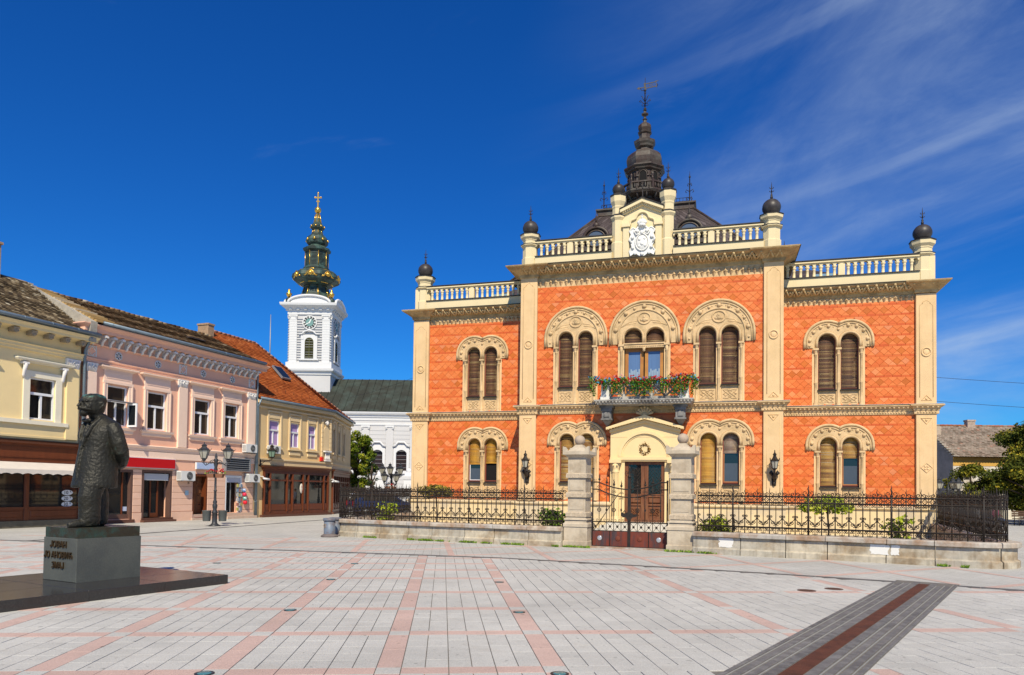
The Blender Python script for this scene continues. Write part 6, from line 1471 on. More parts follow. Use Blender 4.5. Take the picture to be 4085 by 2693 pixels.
ac_unit(7.25, 2.02, .92, .48, "air conditioner under the end of the red sign"); ac_unit(11.82, 3.68, .88, .46, "air conditioner at the pink house corner above the louvres"); ac_unit(12.1, 2.02, .90, .46, "air conditioner low on the pink house corner"); ac_unit(13.88, 3.74, .86, .44, "air conditioner on the ochre house under its first window")
# ------------------------------------------------------------------ yellow house
Y = street_thing("yellow_house", "pale yellow house with mahogany shopfront and mossy tiled roof at the left edge", "house")
a0_, a1_ = -6.0, 1.95
mb = MB(); facade_wall(mb, a0_, a1_, 0, 8.0, [(-.27,.83,4.35,6.05),(-3.6,-2.5,4.35,6.05),(-5.9,1.8,.8,2.1)]); mb.build("wall", YEL, Y); MB().box(a0_, a1_, .62, 7, 0, 8.0).build("rear_wall", YEL, Y)
swin(Y, -.27, .83, 4.35, 6.05, open_left=True, dep=.12); swin(Y, -3.6, -2.5, 4.35, 6.05, dep=.12)
for xa, xb in ((-.54,1.10),(-3.87,-2.23)):
    f = MB(); f.box(xa, xa+.27, -.05, 0, 4.30, 6.3); f.box(xb-.27, xb, -.05, 0, 4.30, 6.3); f.box(xa+.27, xb-.27, -.05, 0, 6.05, 6.3); f.build("window_surround", YELW, Y)
    MB().sweep_u(xa-.15, xb+.15, -.02, 0, [(0,6.60),(.06,6.63),(.2,6.66),(.24,6.72),(.24,6.76),(0,6.80)]).build("window_hood", YELW, Y)
    for xx in (xa-.02, xb+.02): MB().tube([(xx,-.05,6.62),(xx,-.17,6.5),(xx,-.10,6.28),(xx,-.06,6.08),(xx,-.03,5.98)], [.09,.09,.07,.065,.03], 7).box(xx-.12, xx+.12, -.22, 0, 6.52, 6.6).build("hood_bracket", ORN, Y)
MB().box(a0_, 1.38, -.12, 0, 4.14, 4.30).build("sill_band", YELW, Y); MB().box(a0_, 1.38, -.03, 0, 3.68, 4.14).box(a0_, 1.40, -.06, 0, 3.60, 3.68).build("apron_band", YEL, Y)
P = obj("pilaster", None, Y); MB().bbox(1.28, 1.84, -.09, 0, 3.62, 6.66, .01).build("shaft", YEL, P); c = MB(); capital(c, 1.26, 1.84, 6.66, 7.06, -.02); c.build("capital", ORN, P)
MB().sweep_u(a0_, a1_, 0, .3, [(0,7.06),(.08,7.08),(.08,7.18),(.12,7.2),(.12,7.30),(.17,7.34),(0,7.36)]).build("architrave", YEL, Y)
MB().sweep_u(a0_, a1_, 0, .3, [(0,7.80),(.12,7.84),(.45,7.90),(.45,8.0),(.5,8.06),(.52,8.12),(0,8.14)]).build("cornice", YEL, Y)
mo_ = MB().box(-.10,.10,-.40,-.05,7.69,7.82).box(-.12,.12,-.43,-.05,7.80,7.85).ball((0,-.36,7.70), .075, 7, 5).mesh("modillion", mat("stone_modillion", (.42,.33,.22), .9, .3, 9))
for k in range(11): obj("modillion", mo_, Y, (1.75-k*.72, 0, 0))
gutter(Y, a0_, a1_+.45, -.60, 8.24)
MB().add([(a0_,-.52,8.14),(a1_,-.52,8.14),(a1_,3.5,10.8),(a0_,3.5,10.8),(a1_,7.2,8.0),(a0_,7.2,8.0)], [(0,1,2,3),(3,2,4,5),(1,4,2)]).build("roof_deck", TMOS, Y)
roof_tiles("roof_tiles", TMOS, Y, (a0_,-.56,8.17), (a1_+.1,-.56,8.17), (a1_,3.5,10.82), (a0_,3.5,10.82))
MB().box(-.3,.5,3.1,3.7,10.3,12.0).box(-.36,.56,3.04,3.76,12.0,12.1).build("chimney", mat("old_brick", (.42,.27,.16), .9, .4, 9), Y)
vg = MB()
for k in range(18): t = k/18; vg.box(a1_-.08, a1_+.14, -.5+4.0*t, -.24+4.0*t, 8.2+2.62*t, 8.27+2.62*t+random.uniform(0,.04))
MB().prism([(-.5,7.9),(-.56,8.78),(3.5,10.72),(7.2,8.6),(7.2,7.9)], a1_-.01, 2.26, axis='x').build("party_wall", mat("old_mortar", (.42,.38,.31), .95, .3, 5), Y)
vg.build("mortar_verge", mat("old_mortar", (.42,.38,.31), .95, .3, 5), Y)
pipe(Y, [(2.05,-.50,8.1),(2.05,-.3,7.85),(2.05,-.12,7.5),(2.05,-.12,.25)], .06)
SF = obj("shopfront", None, Y); y0 = -.45
MB().sweep_u(a0_, 2.32, y0+.1, 0, [(0,3.30),(.08,3.34),(.14,3.40),(.14,3.44),(0,3.46)]).build("shop_cornice", SHOPW, SF); MB().box(a0_,2.45,y0-.07,.0,3.46,3.50).build("cornice_flashing", LEADF, SF)
f = MB(); f.box(a0_,2.2,y0+.1,0,2.66,3.30); f.box(a0_,2.0,y0+.08,y0+.1,2.78,2.80); f.box(a0_,2.0,y0+.08,y0+.1,3.18,3.20); f.box(a0_,2.28,y0+.02,0,2.60,2.68); f.build("shop_fascia", SHOPW, SF)
MB().tube([(2.1,y0+.05,3.28),(2.1,y0-.05,3.1),(2.1,y0+.06,2.9),(2.1,y0+.06,2.7)], [.1,.1,.08,.05], 6).build("scroll_bracket", SHOPW, SF)
for xa, xb in ((-.58,-.38),(1.76,2.1),(-3.1,-2.9)):
    MB().bbox(xa,xb,y0+.1,0,.05,2.6,.015).bbox(xa+.04,xb-.04,y0+.085,y0+.1,.9,2.0,.01).build("shop_pilaster", SHOPW, SF)
for xa, xb in ((-.38,1.76),(-2.9,-.58),(-5.9,-3.1)):
    MB().box(xa,xb,y0+.16,y0+.17,.8,2.6).build("pane", GLASS, SF); MB().box(xa,xb,y0+.14,0,.28,.8).bbox(xa+.08,xb-.08,y0+.12,y0+.15,.42,.68,.02).box(xa,xb,y0+.1,y0+.2,.74,.82).build("stall_riser", SHOPW, SF); MB().box(xa,xb,.2,.22,.8,2.6).build("display_back", mat("window_display", (.16,.11,.05), .8, .7, 1.6), SF)
MB().box(a0_,2.12,y0+.06,0,0,.28).build("shop_base", mat("shop_base_stone", (.15,.13,.09), .8, .3, 4), SF)
AW = obj("awning", None, Y); n = 40; mb = MB(); vs_ = []; xa, xb = a0_, 2.2
top_, low = (y0+.05, 2.60), (y0-.75, 2.30)
for i in range(n*2+1):
    x = xa+(xb-xa)*i/(n*2); sc = .035*abs(sin(pi*i/2*.5)) ; vs_ += [(x, top_[0], top_[1]), (x, low[0], low[1]-.02*sin(i*.9)*0), (x, low[0]-.015, 2.10+.05*abs(cos(pi*i/4)))]
for i in range(n*2): a = i*3; mb.f += [(a,a+3,a+4,a+1),(a+1,a+4,a+5,a+2)]; mb.sm += [False,False]; mb.at += [None,None]
mb.v = vs_; mb.build("awning_cloth", mat("cream_awning_cloth", (.70,.63,.55), .9, .12, 2, bump=.1, bscale=3), AW)
MB().tube([(2.16,low[0],2.3),(2.12,y0-.02,1.3),(2.12,y0+.1,1.15)], .018, 5).build("awning_arm", IRON, AW)
for k, t_ in enumerate(("10%","20%","30%")):
    zc_ = 1.40-.245*k; S_ = MB().prism([(1.28+.25*cos(q), zc_+.11*sin(q)) for q in [i*pi/12 for i in range(24)]], y0+.148, y0+.155); o_ = S_.build("discount_sticker", mat("sticker_grey_white", (.72,.74,.76), .6, 0), Y)
    for b_, x_, z_, sz in ((t_[:2],1.22,-.07,.21),("%",1.42,.01,.10)):
        text_mb(b_, sz, .003).xf(Matrix.Translation((x_, y0+.144, zc_+z_)) @ Matrix.Rotation(radians(90), 4, 'X')).build("numerals", BLACK, o_)
# ------------------------------------------------------------------ ochre house
C = street_thing("ochre_house", "ochre corner house with orange tiled roof, lilac blinds and long mahogany shopfront", "house")
b0, b1 = 12.97, 20.35; cw = [(14.12,15.15),(16.07,17.03),(17.86,18.74)]; cz0, cz1 = 4.20, 5.72
mb = MB(); facade_wall(mb, b0, b1, 0, 6.75, [(a,b,cz0,cz1) for a, b in cw]+[(13.72,20.0,.25,2.9)]); mb.build("wall", CRM, C)
ang2 = atan2(.942,-.334)-TH; M2 = Matrix.Translation((b1,0,0)) @ Matrix.Rotation(ang2, 4, 'Z')
L2 = 8.5; w2 = [(.55,1.4),(2.6,3.45),(4.7,5.55)]
mb = MB(); facade_wall(mb, .0, L2, 0, 6.75, [(a,b,cz0,cz1) for a, b in w2]+[(.5,8.0,.25,2.9)]); mb.xf(M2); mb.build("wall", CRM, C)
MB().prism([(b0,.62),(b1,.62),(b1+.0,.7),tuple((M2 @ Vector((L2,.6,0)))[:2]),tuple((M2 @ Vector((L2,8,0)))[:2]),(b0,8)], 0, 6.7, axis='z').build("rear_wall", CRM, C)
class Part2:
    pass
def at2(o_): o_.matrix_local = M2 @ o_.matrix_local; return o_
for a, b in cw: swin(C, a, b, cz0, cz1, blind=LILAC)
for a, b in w2: at2(swin(C, a, b, cz0, cz1, blind=LILAC))
def sur(a, b):
    f = MB(); f.box(a-.12,a,-.05,0,cz0-.08,cz1+.45); f.box(b,b+.12,-.05,0,cz0-.08,cz1+.45); f.box(a-.12,b+.12,-.08,0,cz1+.45,cz1+.55); f.bbox(a+.05,b-.05,-.03,0,cz1+.1,cz1+.4,.015); f.box(a-.16,b+.16,-.12,0,cz0-.18,cz0-.08); f.bbox(a-.05,b+.05,-.06,0,cz0-.48,cz0-.24,.02); return f
for a, b in cw: sur(a,b).build("window_surround", CRML, C)
for a, b in w2: f = sur(a,b); f.xf(M2); f.build("window_surround", CRML, C)
def bands(x0, x1, M=None):
    f = MB().box(x0,x1,-.06,0,3.05,3.35); f.box(x0,x1,-.12,0,3.35,3.44); f.box(x0,x1,-.10,0,6.35,6.45); f.box(x0,x1,-.22,0,6.6,6.78)
    if M: f.xf(M)
    f.build("cornice_band", CRML, C)
bands(b0, b1+.05); bands(0, L2, M2)
NI = obj("corner_niche", None, C)
f = MB()
for k in range(9): f.bbox(19.25,19.45,-.06,0,3.5+k*.31,3.79+k*.31,.012); f.bbox(20.15,20.35,-.06,0,3.5+k*.31,3.79+k*.31,.012)
f.build("quoin", CRML, NI, kind="stuff"); f = MB().prism([(19.5,4.25),(19.5,5.5)]+arc(19.8,5.5,.3,180,0,10)+[(20.1,5.5),(20.1,4.25)], -.05, 0); f.build("blind_niche", CRML, NI); f = MB().box(19.45,20.15,-.22,0,4.1,4.2).box(19.5,20.1,-.2,0,3.5,3.58)
for k in range(4): f.lathe([(.05,3.58),(.07,3.7),(.03,3.9),(.06,4.1)], 19.6+.135*k, -.12, 8)
f.build("niche_balusters", ORN, NI); MB().ball((19.8,-.05,6.0), .14, 8, 6).tube([(19.6,-.06,6.0),(19.8,-.1,6.15),(20.0,-.06,6.0)], .05, 6).build("niche_crest", ORN, NI)
gutter(C, b0+.1, b1+.1, -.30, 6.86)
g_ = MB().tube([(0,-.3,6.86),(L2,-.3,6.86)], .075, 8); g_.xf(M2); g_.build("gutter", GUT, C)
G1, G2 = (b0,-.28,6.84), (b1+.05,-.28,6.84); G3 = tuple(M2 @ Vector((L2,-.28,6.84))); R1, R2 = (b0,4,11.1), (17.45,4,11.1); BK1, BK2 = (b0,8.3,6.8), tuple(M2 @ Vector((L2,8,6.8)))
MB().add([G1,G2,G3,R1,R2,BK1,BK2], [(0,1,4,3),(1,2,4),(2,6,4),(3,4,6,5)]).build("roof_deck", TORG, C)
roof_tiles("roof_tiles", TORG, C, G1, G2, R2, R1); roof_tiles("roof_tiles", TORG, C, G2, G3, tuple(Vector(R2)+Vector((.01,.01,0))), R2)
f = MB(); 
for a, b in ((R1,R2),(R2,G2),(R2,G3)):
    a, b = Vector(a), Vector(b); n = int((b-a).length/.36)
    for k in range(n):
        if (a, b) == (Vector(R2), Vector(G2)) : continue
        f.tube([a.lerp(b,k/n)+Vector((0,0,.02)), a.lerp(b,(k+1)/n)+Vector((0,0,.05))], .09, 7)
f.build("ridge_tiles", mat("hip_tiles", (.34,.12,.05), .9, .3, 3, (.45,.40,.33), .5, 3), C)
MB().box(b0-.1,b0+.35,3.5,4.3,10.2,11.35).box(b0-.14,b0+.39,3.46,4.34,11.3,11.4).build("brick_parapet", mat("old_brick", (.42,.27,.16), .9, .4, 9), C)
SK = obj("roof_window", None, C); t0 = Vector((16.9,1.35,8.62)); sl = Vector((0,4.28,4.26)).normalized(); wv = Vector((1,0,0)); nn = wv.cross(sl)
for q0, q1, off, mt_, nm in ((0,.85,.10,GREYM,"frame"),(.06,.79,.115,GLASS,"pane")):
    p = [t0+wv*q0+sl*q0+nn*off, t0+wv*q1+sl*q0+nn*off, t0+wv*q1+sl*(q1+.3)+nn*off, t0+wv*q0+sl*(q1+.3)+nn*off]; MB().add([*p, *[v-nn*.12 for v in p]], [(0,1,2,3),(0,4,5,1),(1,5,6,2),(2,6,7,3),(3,7,4,0)]).build(nm, mt_, SK)
sn = MB()
for k in range(9): x = 13.6+k*.8; sn.tube([(x,.35,7.5),(x,.32,7.72)], .012, 4)
sn.build("snow_guard", IRON, C, kind="stuff")
# mahogany shopfronts
def front(x0, x1, M=None, nb=7):
    S_ = obj("shopfront", None, C)
    def B(f, nm, mt_):
        if M: f.xf(M)
        f.build(nm, mt_, S_)
    B(MB().sweep_u(x0-.05,x1+.05,-.10,0,[(0,2.72),(.04,2.76),(.06,2.86),(.16,2.92),(.18,2.98),(0,3.0)]), "shop_cornice", SHOPW)
    B(MB().box(x0,x1,-.12,.0,2.56,2.72), "shop_fascia", SHOPW); B(MB().box(x0,x1,-.10,.1,.14,.30), "shop_base", SHOPW)
    ws = [.5,1.5,.5,1.0,.5,1.6,.5] if nb == 7 else [1]*nb; tot = sum(ws); x = x0
    for k, w_ in enumerate(ws):
        xe = x+(x1-x0)*w_/tot
        B(MB().bbox(x,x+.10,-.14,.1,.30,2.56,.012), "shop_post", SHOPW)
        B(MB().box(x+.10,xe,-.02,-.01,.75,2.12), "pane", GLASS); B(MB().box(x+.10,xe,-.02,-.01,2.22,2.56), "top_pane", GLASS); B(MB().box(x+.10,xe,-.10,.02,2.12,2.22), "transom", SHOPW); B(MB().box(x+.10,xe,-.08,.02,.30,.75).bbox(x+.16,xe-.06,-.10,-.08,.38,.66,.015), "stall_riser", SHOPW)
        x = xe
    B(MB().bbox(x1-.05,x1+.06,-.14,.1,.30,2.72,.012), "shop_post", SHOPW); B(MB().box(x0,x1,.3,.32,.25,2.6), "interior", INTER); B(MB().box(x0-.2,x1+.3,-.22,0,0,.14), "shop_plinth", mat("brown_step", (.13,.055,.035), .7, .2, 4))
    return S_
front(13.70,20.0); front(.5,7.6,M2,8)
MK = street_thing("theatre_mask", "white theatre mask decoration behind the ochre house shop window", "mask", 17.25, -.04, 1.7); MB().ball((0,0,0), .2, 12, 8, (.75,.25,1.6)).build("face", mat("mask_white", (.72,.66,.58), .7, .05, 4), MK); MB().ball((.05,-.05,-.15), .05, 8, 5, (1.3,.4,.6)).ball((-.03,-.05,.1), .03, 6, 4).ball((.08,-.045,.1), .03, 6, 4).build("features", mat("mask_dark", (.25,.03,.03), .6, 0), MK)
pipe(C, [(13.1,-.3,6.8),(13.06,-.12,6.4),(13.06,-.12,.15)])
def cctv(s, z, label, sg=1):
    K = street_thing("security_camera", label, "security camera", s, -.05, z, "security cameras on the ochre house"); MB().box(-.04,.04,-.15,.05,.10,.14).tube([(0,-.14,.12),(0,-.16,.02)], .02, 5).build("mount", WHITE, K)
    for s2 in ((-1,1) if sg == 2 else (1,)): MB().tube([(s2*.0,-.16,0),(s2*.36,-.3,-.05)], .06, 8).tube([(s2*.36,-.3,-.05),(s2*.38,-.31,-.05)], .045, 8).build("camera_body", WHITE, K)
cctv(13.5, 2.25, "white security camera left of the mahogany shopfront"); cctv(20.45, 2.22, "pair of white security cameras right of the mahogany shopfront", 2)
tag(MB().box(-.12,.12,-.14,0,-.1,.12).prism([(-.12,.12),(.12,.12),(.06,.17),(-.06,.17)], -.14, 0).build("alarm_box", mat("alarm_red", (.7,.02,.01), .4, 0), None, tuple((ST0+u_*19.25).to_3d()+Vector((0,0,3.6))), TH), "small red alarm box on the ochre house wall", "alarm box")
LN = street_thing("wall_lantern", "green glass street lantern on an iron arm at the ochre house corner", "wall lantern", 13.4, -.05, 3.2)
a_, g_ = MB(), MB(); lantern_body(a_, g_, .30, .14, .24, .36); a_.xf(Matrix.Translation((.45,-.45,0))); g_.xf(Matrix.Translation((.45,-.45,0))); a_.build("lantern_frame", IRON, LN); g_.build("lantern_glass", mat("greenish_glass", (.20,.30,.22), .15, 0), LN)
MB().tube([(0,.05,.0),(0,-.1,.05),(.25,-.3,.08),(.45,-.45,.12),(.45,-.45,.28)], .025, 6).tube([(0,0,-.2),(.1,-.1,-.05),(.2,-.2,.05)], .018, 5).box(-.05,.05,-.02,.05,-.25,.15).build("arm", IRON, LN)
# ================================================================== church, far house, trees
r2 = Vector((cos(YAW), sin(YAW))); f2 = Vector((-sin(YAW), cos(YAW)))
def view_pos(xr, dep): return Vector((CAM.x, CAM.y))+r2*xr+f2*dep
def view_thing(name, label, cat, xr, dep, z=0, group=None, rz=0.0):
    p = view_pos(xr, dep); return thing(name, label, cat, (p.x, p.y, z), YAW+rz, group)
CHW = mat("white_church_render", (.60,.585,.575), .85, .06, 1.0, (.52,.50,.49), .4, .5); CHT = mat("white_church_trim", (.69,.685,.68), .8, .03, 2)
CUG = mat("green_copper", (.028,.042,.034), .55, .35, 3, (.085,.16,.13), .7, 1.1, streak=.3); GOLD = mat("gilding", (.85,.50,.09), .3, .2, 6, metal=.85)
CROOF = mat("dark_copper_roof", (.040,.042,.033), .8, .25, .7, (.07,.095,.08), .6, .5, spec=.15)
CH = view_thing("church", "white baroque church with clock tower and green and gold spire", "church", 0, 85)
# nave
xa, xb, yf, yb, ze, zr_ = -25.0, 9.0, -3.0, 7.9, 10.35, 14.95
mb = MB(); nw = [(-18.55+2.72*k, -17.35+2.72*k, 3.85, 6.2) for k in range(9)]
holed(mb, xa, xb, 0, ze, yf, yf+.5, nw); mb.box(xa, xb, yf+.5, yb, 0, ze); mb.build("nave_wall", CHW, CH)
MB().add([(xa-.3,yf-.5,ze+.15),(xb,yf-.5,ze+.15),(xb,2.45,zr_),(xa+1.5,2.45,zr_),(xa-.3,yb+.5,ze+.15),(xb,yb+.5,ze+.15)], [(0,1,2,3),(3,2,5,4),(4,0,3)]).build("nave_roof", CROOF, CH)
sm_ = MB(); n = 40
for k in range(n+1):
    x = xa+(xb-xa)*k/n; sm_.tube([(x,yf-.48,ze+.20),(max(x, xa+1.5),2.45,zr_+.03)], .035, 4)
sm_.build("roof_seams", CROOF, CH, kind="stuff")
st = MB(); st.sweep_u(xa, xb, yf, yb, [(0,ze-.9),(.08,ze-.85),(.10,ze-.55),(.2,ze-.5),(.22,ze-.3),(.42,ze-.2),(.5,ze-.05),(.52,ze+.08),(0,ze+.12)]); st.sweep_u(xa, xb, yf, yb, [(0,ze-1.45),(.08,ze-1.4),(.10,ze-1.25),(0,ze-1.2)]); st.build("nave_cornice", CHT, CH)
for k in range(13):
    x = -19.3+2.72*k
    f = MB().bbox(x-.42,x+.42,yf-.12,yf,0,ze-1.5,.02); f.build("nave_pilaster", CHW, CH)
    f = MB().box(x-.5,x+.5,yf-.2,yf,ze-1.62,ze-1.45)
    for s in (-1,1): f.tube([(x+s*.33+q[0],yf-.18,ze-1.75+q[2]) for q in spiral(0,0,.14,pi/2,1.2,-s,9)], .045, 5)
    f.build("capital", CHT, CH)
gv = MB()
for k in range(18): gv.box(xa, xb, yf-.006, yf+.0, .5+k*.46, .535+k*.46)
gv.build("wall_groove_shade", mat("groove_shade", (.26,.26,.27), .9, 0), CH, kind="stuff")  # raised strips, not cuts: the shade of the grooves is painted as grey
for a, b, z0, z1 in nw:
    W = obj("window", None, CH); xm = (a+b)/2; r_ = (b-a)/2
    f = MB().prism([(a-.28,z0-.1),(a-.28,z1+.2)]+arc(xm,z1-.25,r_+.28,150,30,10)+[(b+.28,z1+.2),(b+.28,z0-.1),(b,z0-.1),(b,z1-.35)]+arc(xm,z1-.35-.35,r_*1.15,30,150,10)+[(a,z1-.35),(a,z0-.1)], yf-.10, yf+.3); f.build("window_surround", CHT, W)
    f = MB().tube([(a-.35,yf-.15,z1+.35),(a-.05,yf-.25,z1+.5),(xm-.35,yf-.25,z1+.85),(xm+.35,yf-.25,z1+.85),(b+.05,yf-.25,z1+.5),(b+.35,yf-.15,z1+.35)], .11, 6); f.build("window_hood", CHT, W); MB().box(a-.4,b+.4,yf-.2,yf,z0-.35,z0-.1).build("window_sill", CHT, W)
    MB().box(a,b,yf+.35,yf+.37,z0,z1+.1).build("pane", mat("church_glass", (.045,.028,.032), .15, .2, 3), W)
    f = MB()
    for q in range(1,4): f.box(a+(b-a)*q/4-.02,a+(b-a)*q/4+.02,yf+.3,yf+.34,z0,z1)
    for q in range(1,7): f.box(a,b,yf+.3,yf+.335,z0+q*.35,z0+.03+q*.35)
    f.build("glazing_bars", IRON, W)
# tower
TW = obj("bell_tower", None, CH); cx, hw_ = -24.0, 2.44; y0, y1 = 0.0, 4.88; cy = 2.44
MB().box(cx-hw_-.12,cx+hw_+.12,y0-.12,y1+.12,9,15.1).build("tower_base", CHW, TW)
f = MB(); f.sweep_u(cx-hw_-.12,cx+hw_+.12,y0-.12,y1+.12,[(0,15.0),(.12,15.05),(.15,15.3),(.4,15.45),(.45,15.6),(.45,15.7),(0,15.8)]); f.box(cx-hw_-.25,cx+hw_+.25,y0-.25,y1+.25,15.79,16.5); f.build("base_cornice", CHT, TW)
MB().box(cx-hw_,cx+hw_,y0,y1,15.5,23.0).build("tower_wall", CHW, TW)
gv = MB()
for k in range(17): z = 16.8+k*.3; gv.box(cx-hw_-.107,cx+hw_+.107,y0-.107,y1+.107,z,z+.025)
gv.build("tower_groove_shade", mat("groove_shade2", (.50,.50,.51), .9, 0), TW, kind="stuff")  # thin raised strips whose grey paints in the groove shade of the tower
def face(M, nm):
    F = obj(nm, None, TW)
    def B(f, n_, mt_): f.xf(M); f.build(n_, mt_, F)
    for s in (-1,1):
        B(MB().bbox(s*1.93-.46,s*1.93+.46,-.10,0,16.5,21.5,.02), "tower_pilaster", CHT)
        f = MB().box(s*1.93-.52,s*1.93+.52,-.18,0,21.95,22.1).box(s*1.93-.44,s*1.93+.44,-.12,0,21.5,21.95)
        for t in (-1,1): f.tube([(s*1.93+t*.36+q[0],-.16,21.82+q[2]) for q in spiral(0,0,.15,pi/2,1.2,-t,9)], .04, 5)
        B(f, "capital", CHT)
    # clock
    zc_ = 21.2
    B(MB().prism(arc(0,zc_,.86,0,350,30), -.12, -.02), "clock_rim", CHT); B(MB().prism(arc(0,zc_,.74,0,350,30), -.14, -.12), "clock_ring", mat("clock_black", (.03,.035,.035), .5, 0)); B(MB().prism(arc(0,zc_,.46,0,350,24), -.15, -.14), "clock_dial", mat("clock_green", (.16,.30,.28), .6, .1, 5))
    f = MB()
    for k in range(12):
        t = k*pi/6; st_ = len(f.v); f.box(-.035,.035,-.155,-.14,.52,.72)
        if k % 3 == 0: f.box(-.09,-.055,-.155,-.14,.52,.72); f.box(.055,.09,-.155,-.14,.52,.72)
        f.xf(Matrix.Translation((0,0,zc_)) @ Matrix.Rotation(t,4,'Y'), st_)
    B(f, "clock_numerals", mat("clock_white", (.85,.85,.82), .5, 0))
    f = MB(); st_ = len(f.v); f.box(-.04,.04,-.17,-.158,-.1,.62); f.xf(Matrix.Translation((0,0,zc_)) @ Matrix.Rotation(radians(-118),4,'Y'), st_); st_ = len(f.v); f.box(-.05,.05,-.175,-.163,-.08,.42); f.xf(Matrix.Translation((0,0,zc_)) @ Matrix.Rotation(radians(25),4,'Y'), st_); B(f, "clock_hands", mat("clock_white", (.85,.85,.82), .5, 0))
    # louvred window
    B(MB().prism([(-.5,17.0),(-.5,18.9)]+arc(0,18.9,.5,180,0,12)+[(.5,17.0)], -.03, -.01), "window_opening", BLACK)
    f = MB()
    for k in range(14): f.add([(-.46,-.04,17.05+k*.165),(.46,-.04,17.05+k*.165),(.46,-.10,17.0+k*.165),(-.46,-.10,17.0+k*.165)], [(0,1,2,3)])
    f.box(-.03,.03,-.12,-.04,17.0,19.3); f.box(-.5,.5,-.12,-.04,18.0,18.06); f.tube([(-.5,-.1,17.0)]+[(u,-.1,v) for u, v in arc(0,18.85,.5,180,0,10)]+[(.5,-.1,17.0)], .045, 4)
    B(f, "louvre", mat("louvre_olive", (.12,.12,.035), .6, .2, 6))
    f = MB().prism([(-.95,16.9),(-.95,19.75),(.95,19.75),(.95,16.9),(.52,16.9),(.52,18.9)]+arc(0,18.9,.52,0,180,12)+[(-.52,16.9)], -.16, 0); f.box(-1.15,1.15,-.25,0,16.75,16.9)
    f.tube([(-1.2,-.2,19.8),(-.8,-.26,19.82),(-.5,-.28,20.12),(0,-.28,20.25),(.5,-.28,20.12),(.8,-.26,19.82),(1.2,-.2,19.8)], .10, 6); f.box(-.62,-.98,-.2,0,19.2,19.75); B(f, "window_surround", CHT)
    f = MB()
    for k in range(6): B(MB().box(-2.2+k*.88-.16,-2.2+k*.88+.16,-.45,0,22.65,22.95), "dentil", CHT)
    B(MB().prism([(-2.5,23.45)]+[(2.2*cos(radians(180-t))*1.0, 23.45+.78*sin(radians(t))) for t in range(0,181,12)]+[(2.5,23.45)], -.5, .6), "arched_pediment", CHT)
    B(MB().tube([(2.45*cos(radians(180-t)), -.55, 23.45+.85*sin(radians(t))) for t in range(0,181,12)], .16, 6), "pediment_moulding", CHT)
face(Matrix.Translation((cx,y0,0)), "tower_front"); face(Matrix.Translation((cx+hw_,cy,0)) @ Matrix.Rotation(radians(90),4,'Z'), "tower_side"); face(Matrix.Translation((cx-hw_,cy,0)) @ Matrix.Rotation(radians(-90),4,'Z'), "tower_side")
f = MB(); f.sweep_u(cx-hw_,cx+hw_,y0,y1,[(.1,22.1),(.15,22.15),(.15,22.5),(.25,22.6),(.3,22.75),(.6,22.95),(.85,23.1),(.9,23.3),(.9,23.4),(0,23.5)]); f.build("tower_cornice", CHT, TW)
SPI = obj("spire", None, CH)
def sp(prof, mt_, nm, n=8): MB().lathe([(r_/cos(pi/8),z) for r_,z in prof], cx, cy, n, pi/8, flat=True).build(nm, mt_, SPI)
sp([(2.6,23.4),(2.3,23.9),(1.75,24.5),(1.45,25.1),(1.3,25.9),(1.4,26.0),(1.35,26.1)], CUG, "spire_skirt")
sp([(1.35,26.1),(1.9,26.3),(2.45,26.6),(2.68,27.0),(2.6,27.4),(2.2,27.75),(1.6,28.0),(1.3,28.15)], CUG, "great_bulb")
sp([(1.45,28.15),(1.45,28.35),(1.22,28.45),(1.22,30.2),(1.5,30.4),(1.55,30.65),(1.2,30.8),(.9,31.1)], CUG, "spire_lantern")
sp([(.85,31.05),(1.15,31.3),(1.25,31.7),(1.1,32.1),(.75,32.4),(.62,32.6),(.52,33.0)], CUG, "middle_bulb")
sp([(.52,33.0),(.75,33.2),(.8,33.45),(.6,33.75),(.42,33.95),(.34,34.4),(.24,35.0),(.18,35.1)], CUG, "upper_bulb")
MB().ball((cx,cy,35.5), .40, 16, 10).build("gold_ball", GOLD, SPI); c_ = MB().box(cx-.07,cx+.07,cy-.07,cy+.07,35.8,37.6).box(cx-.32,cx+.32,cy-.06,cy+.06,37.0,37.14).box(cx-.2,cx+.2,cy-.06,cy+.06,36.55,36.66)
for q in ((0,37.65),(-.36,37.07),(.36,37.07)): c_.ball((cx+q[0],cy,q[1]), .11, 8, 5)
c_.build("gold_cross", GOLD, SPI)
g_ = MB()
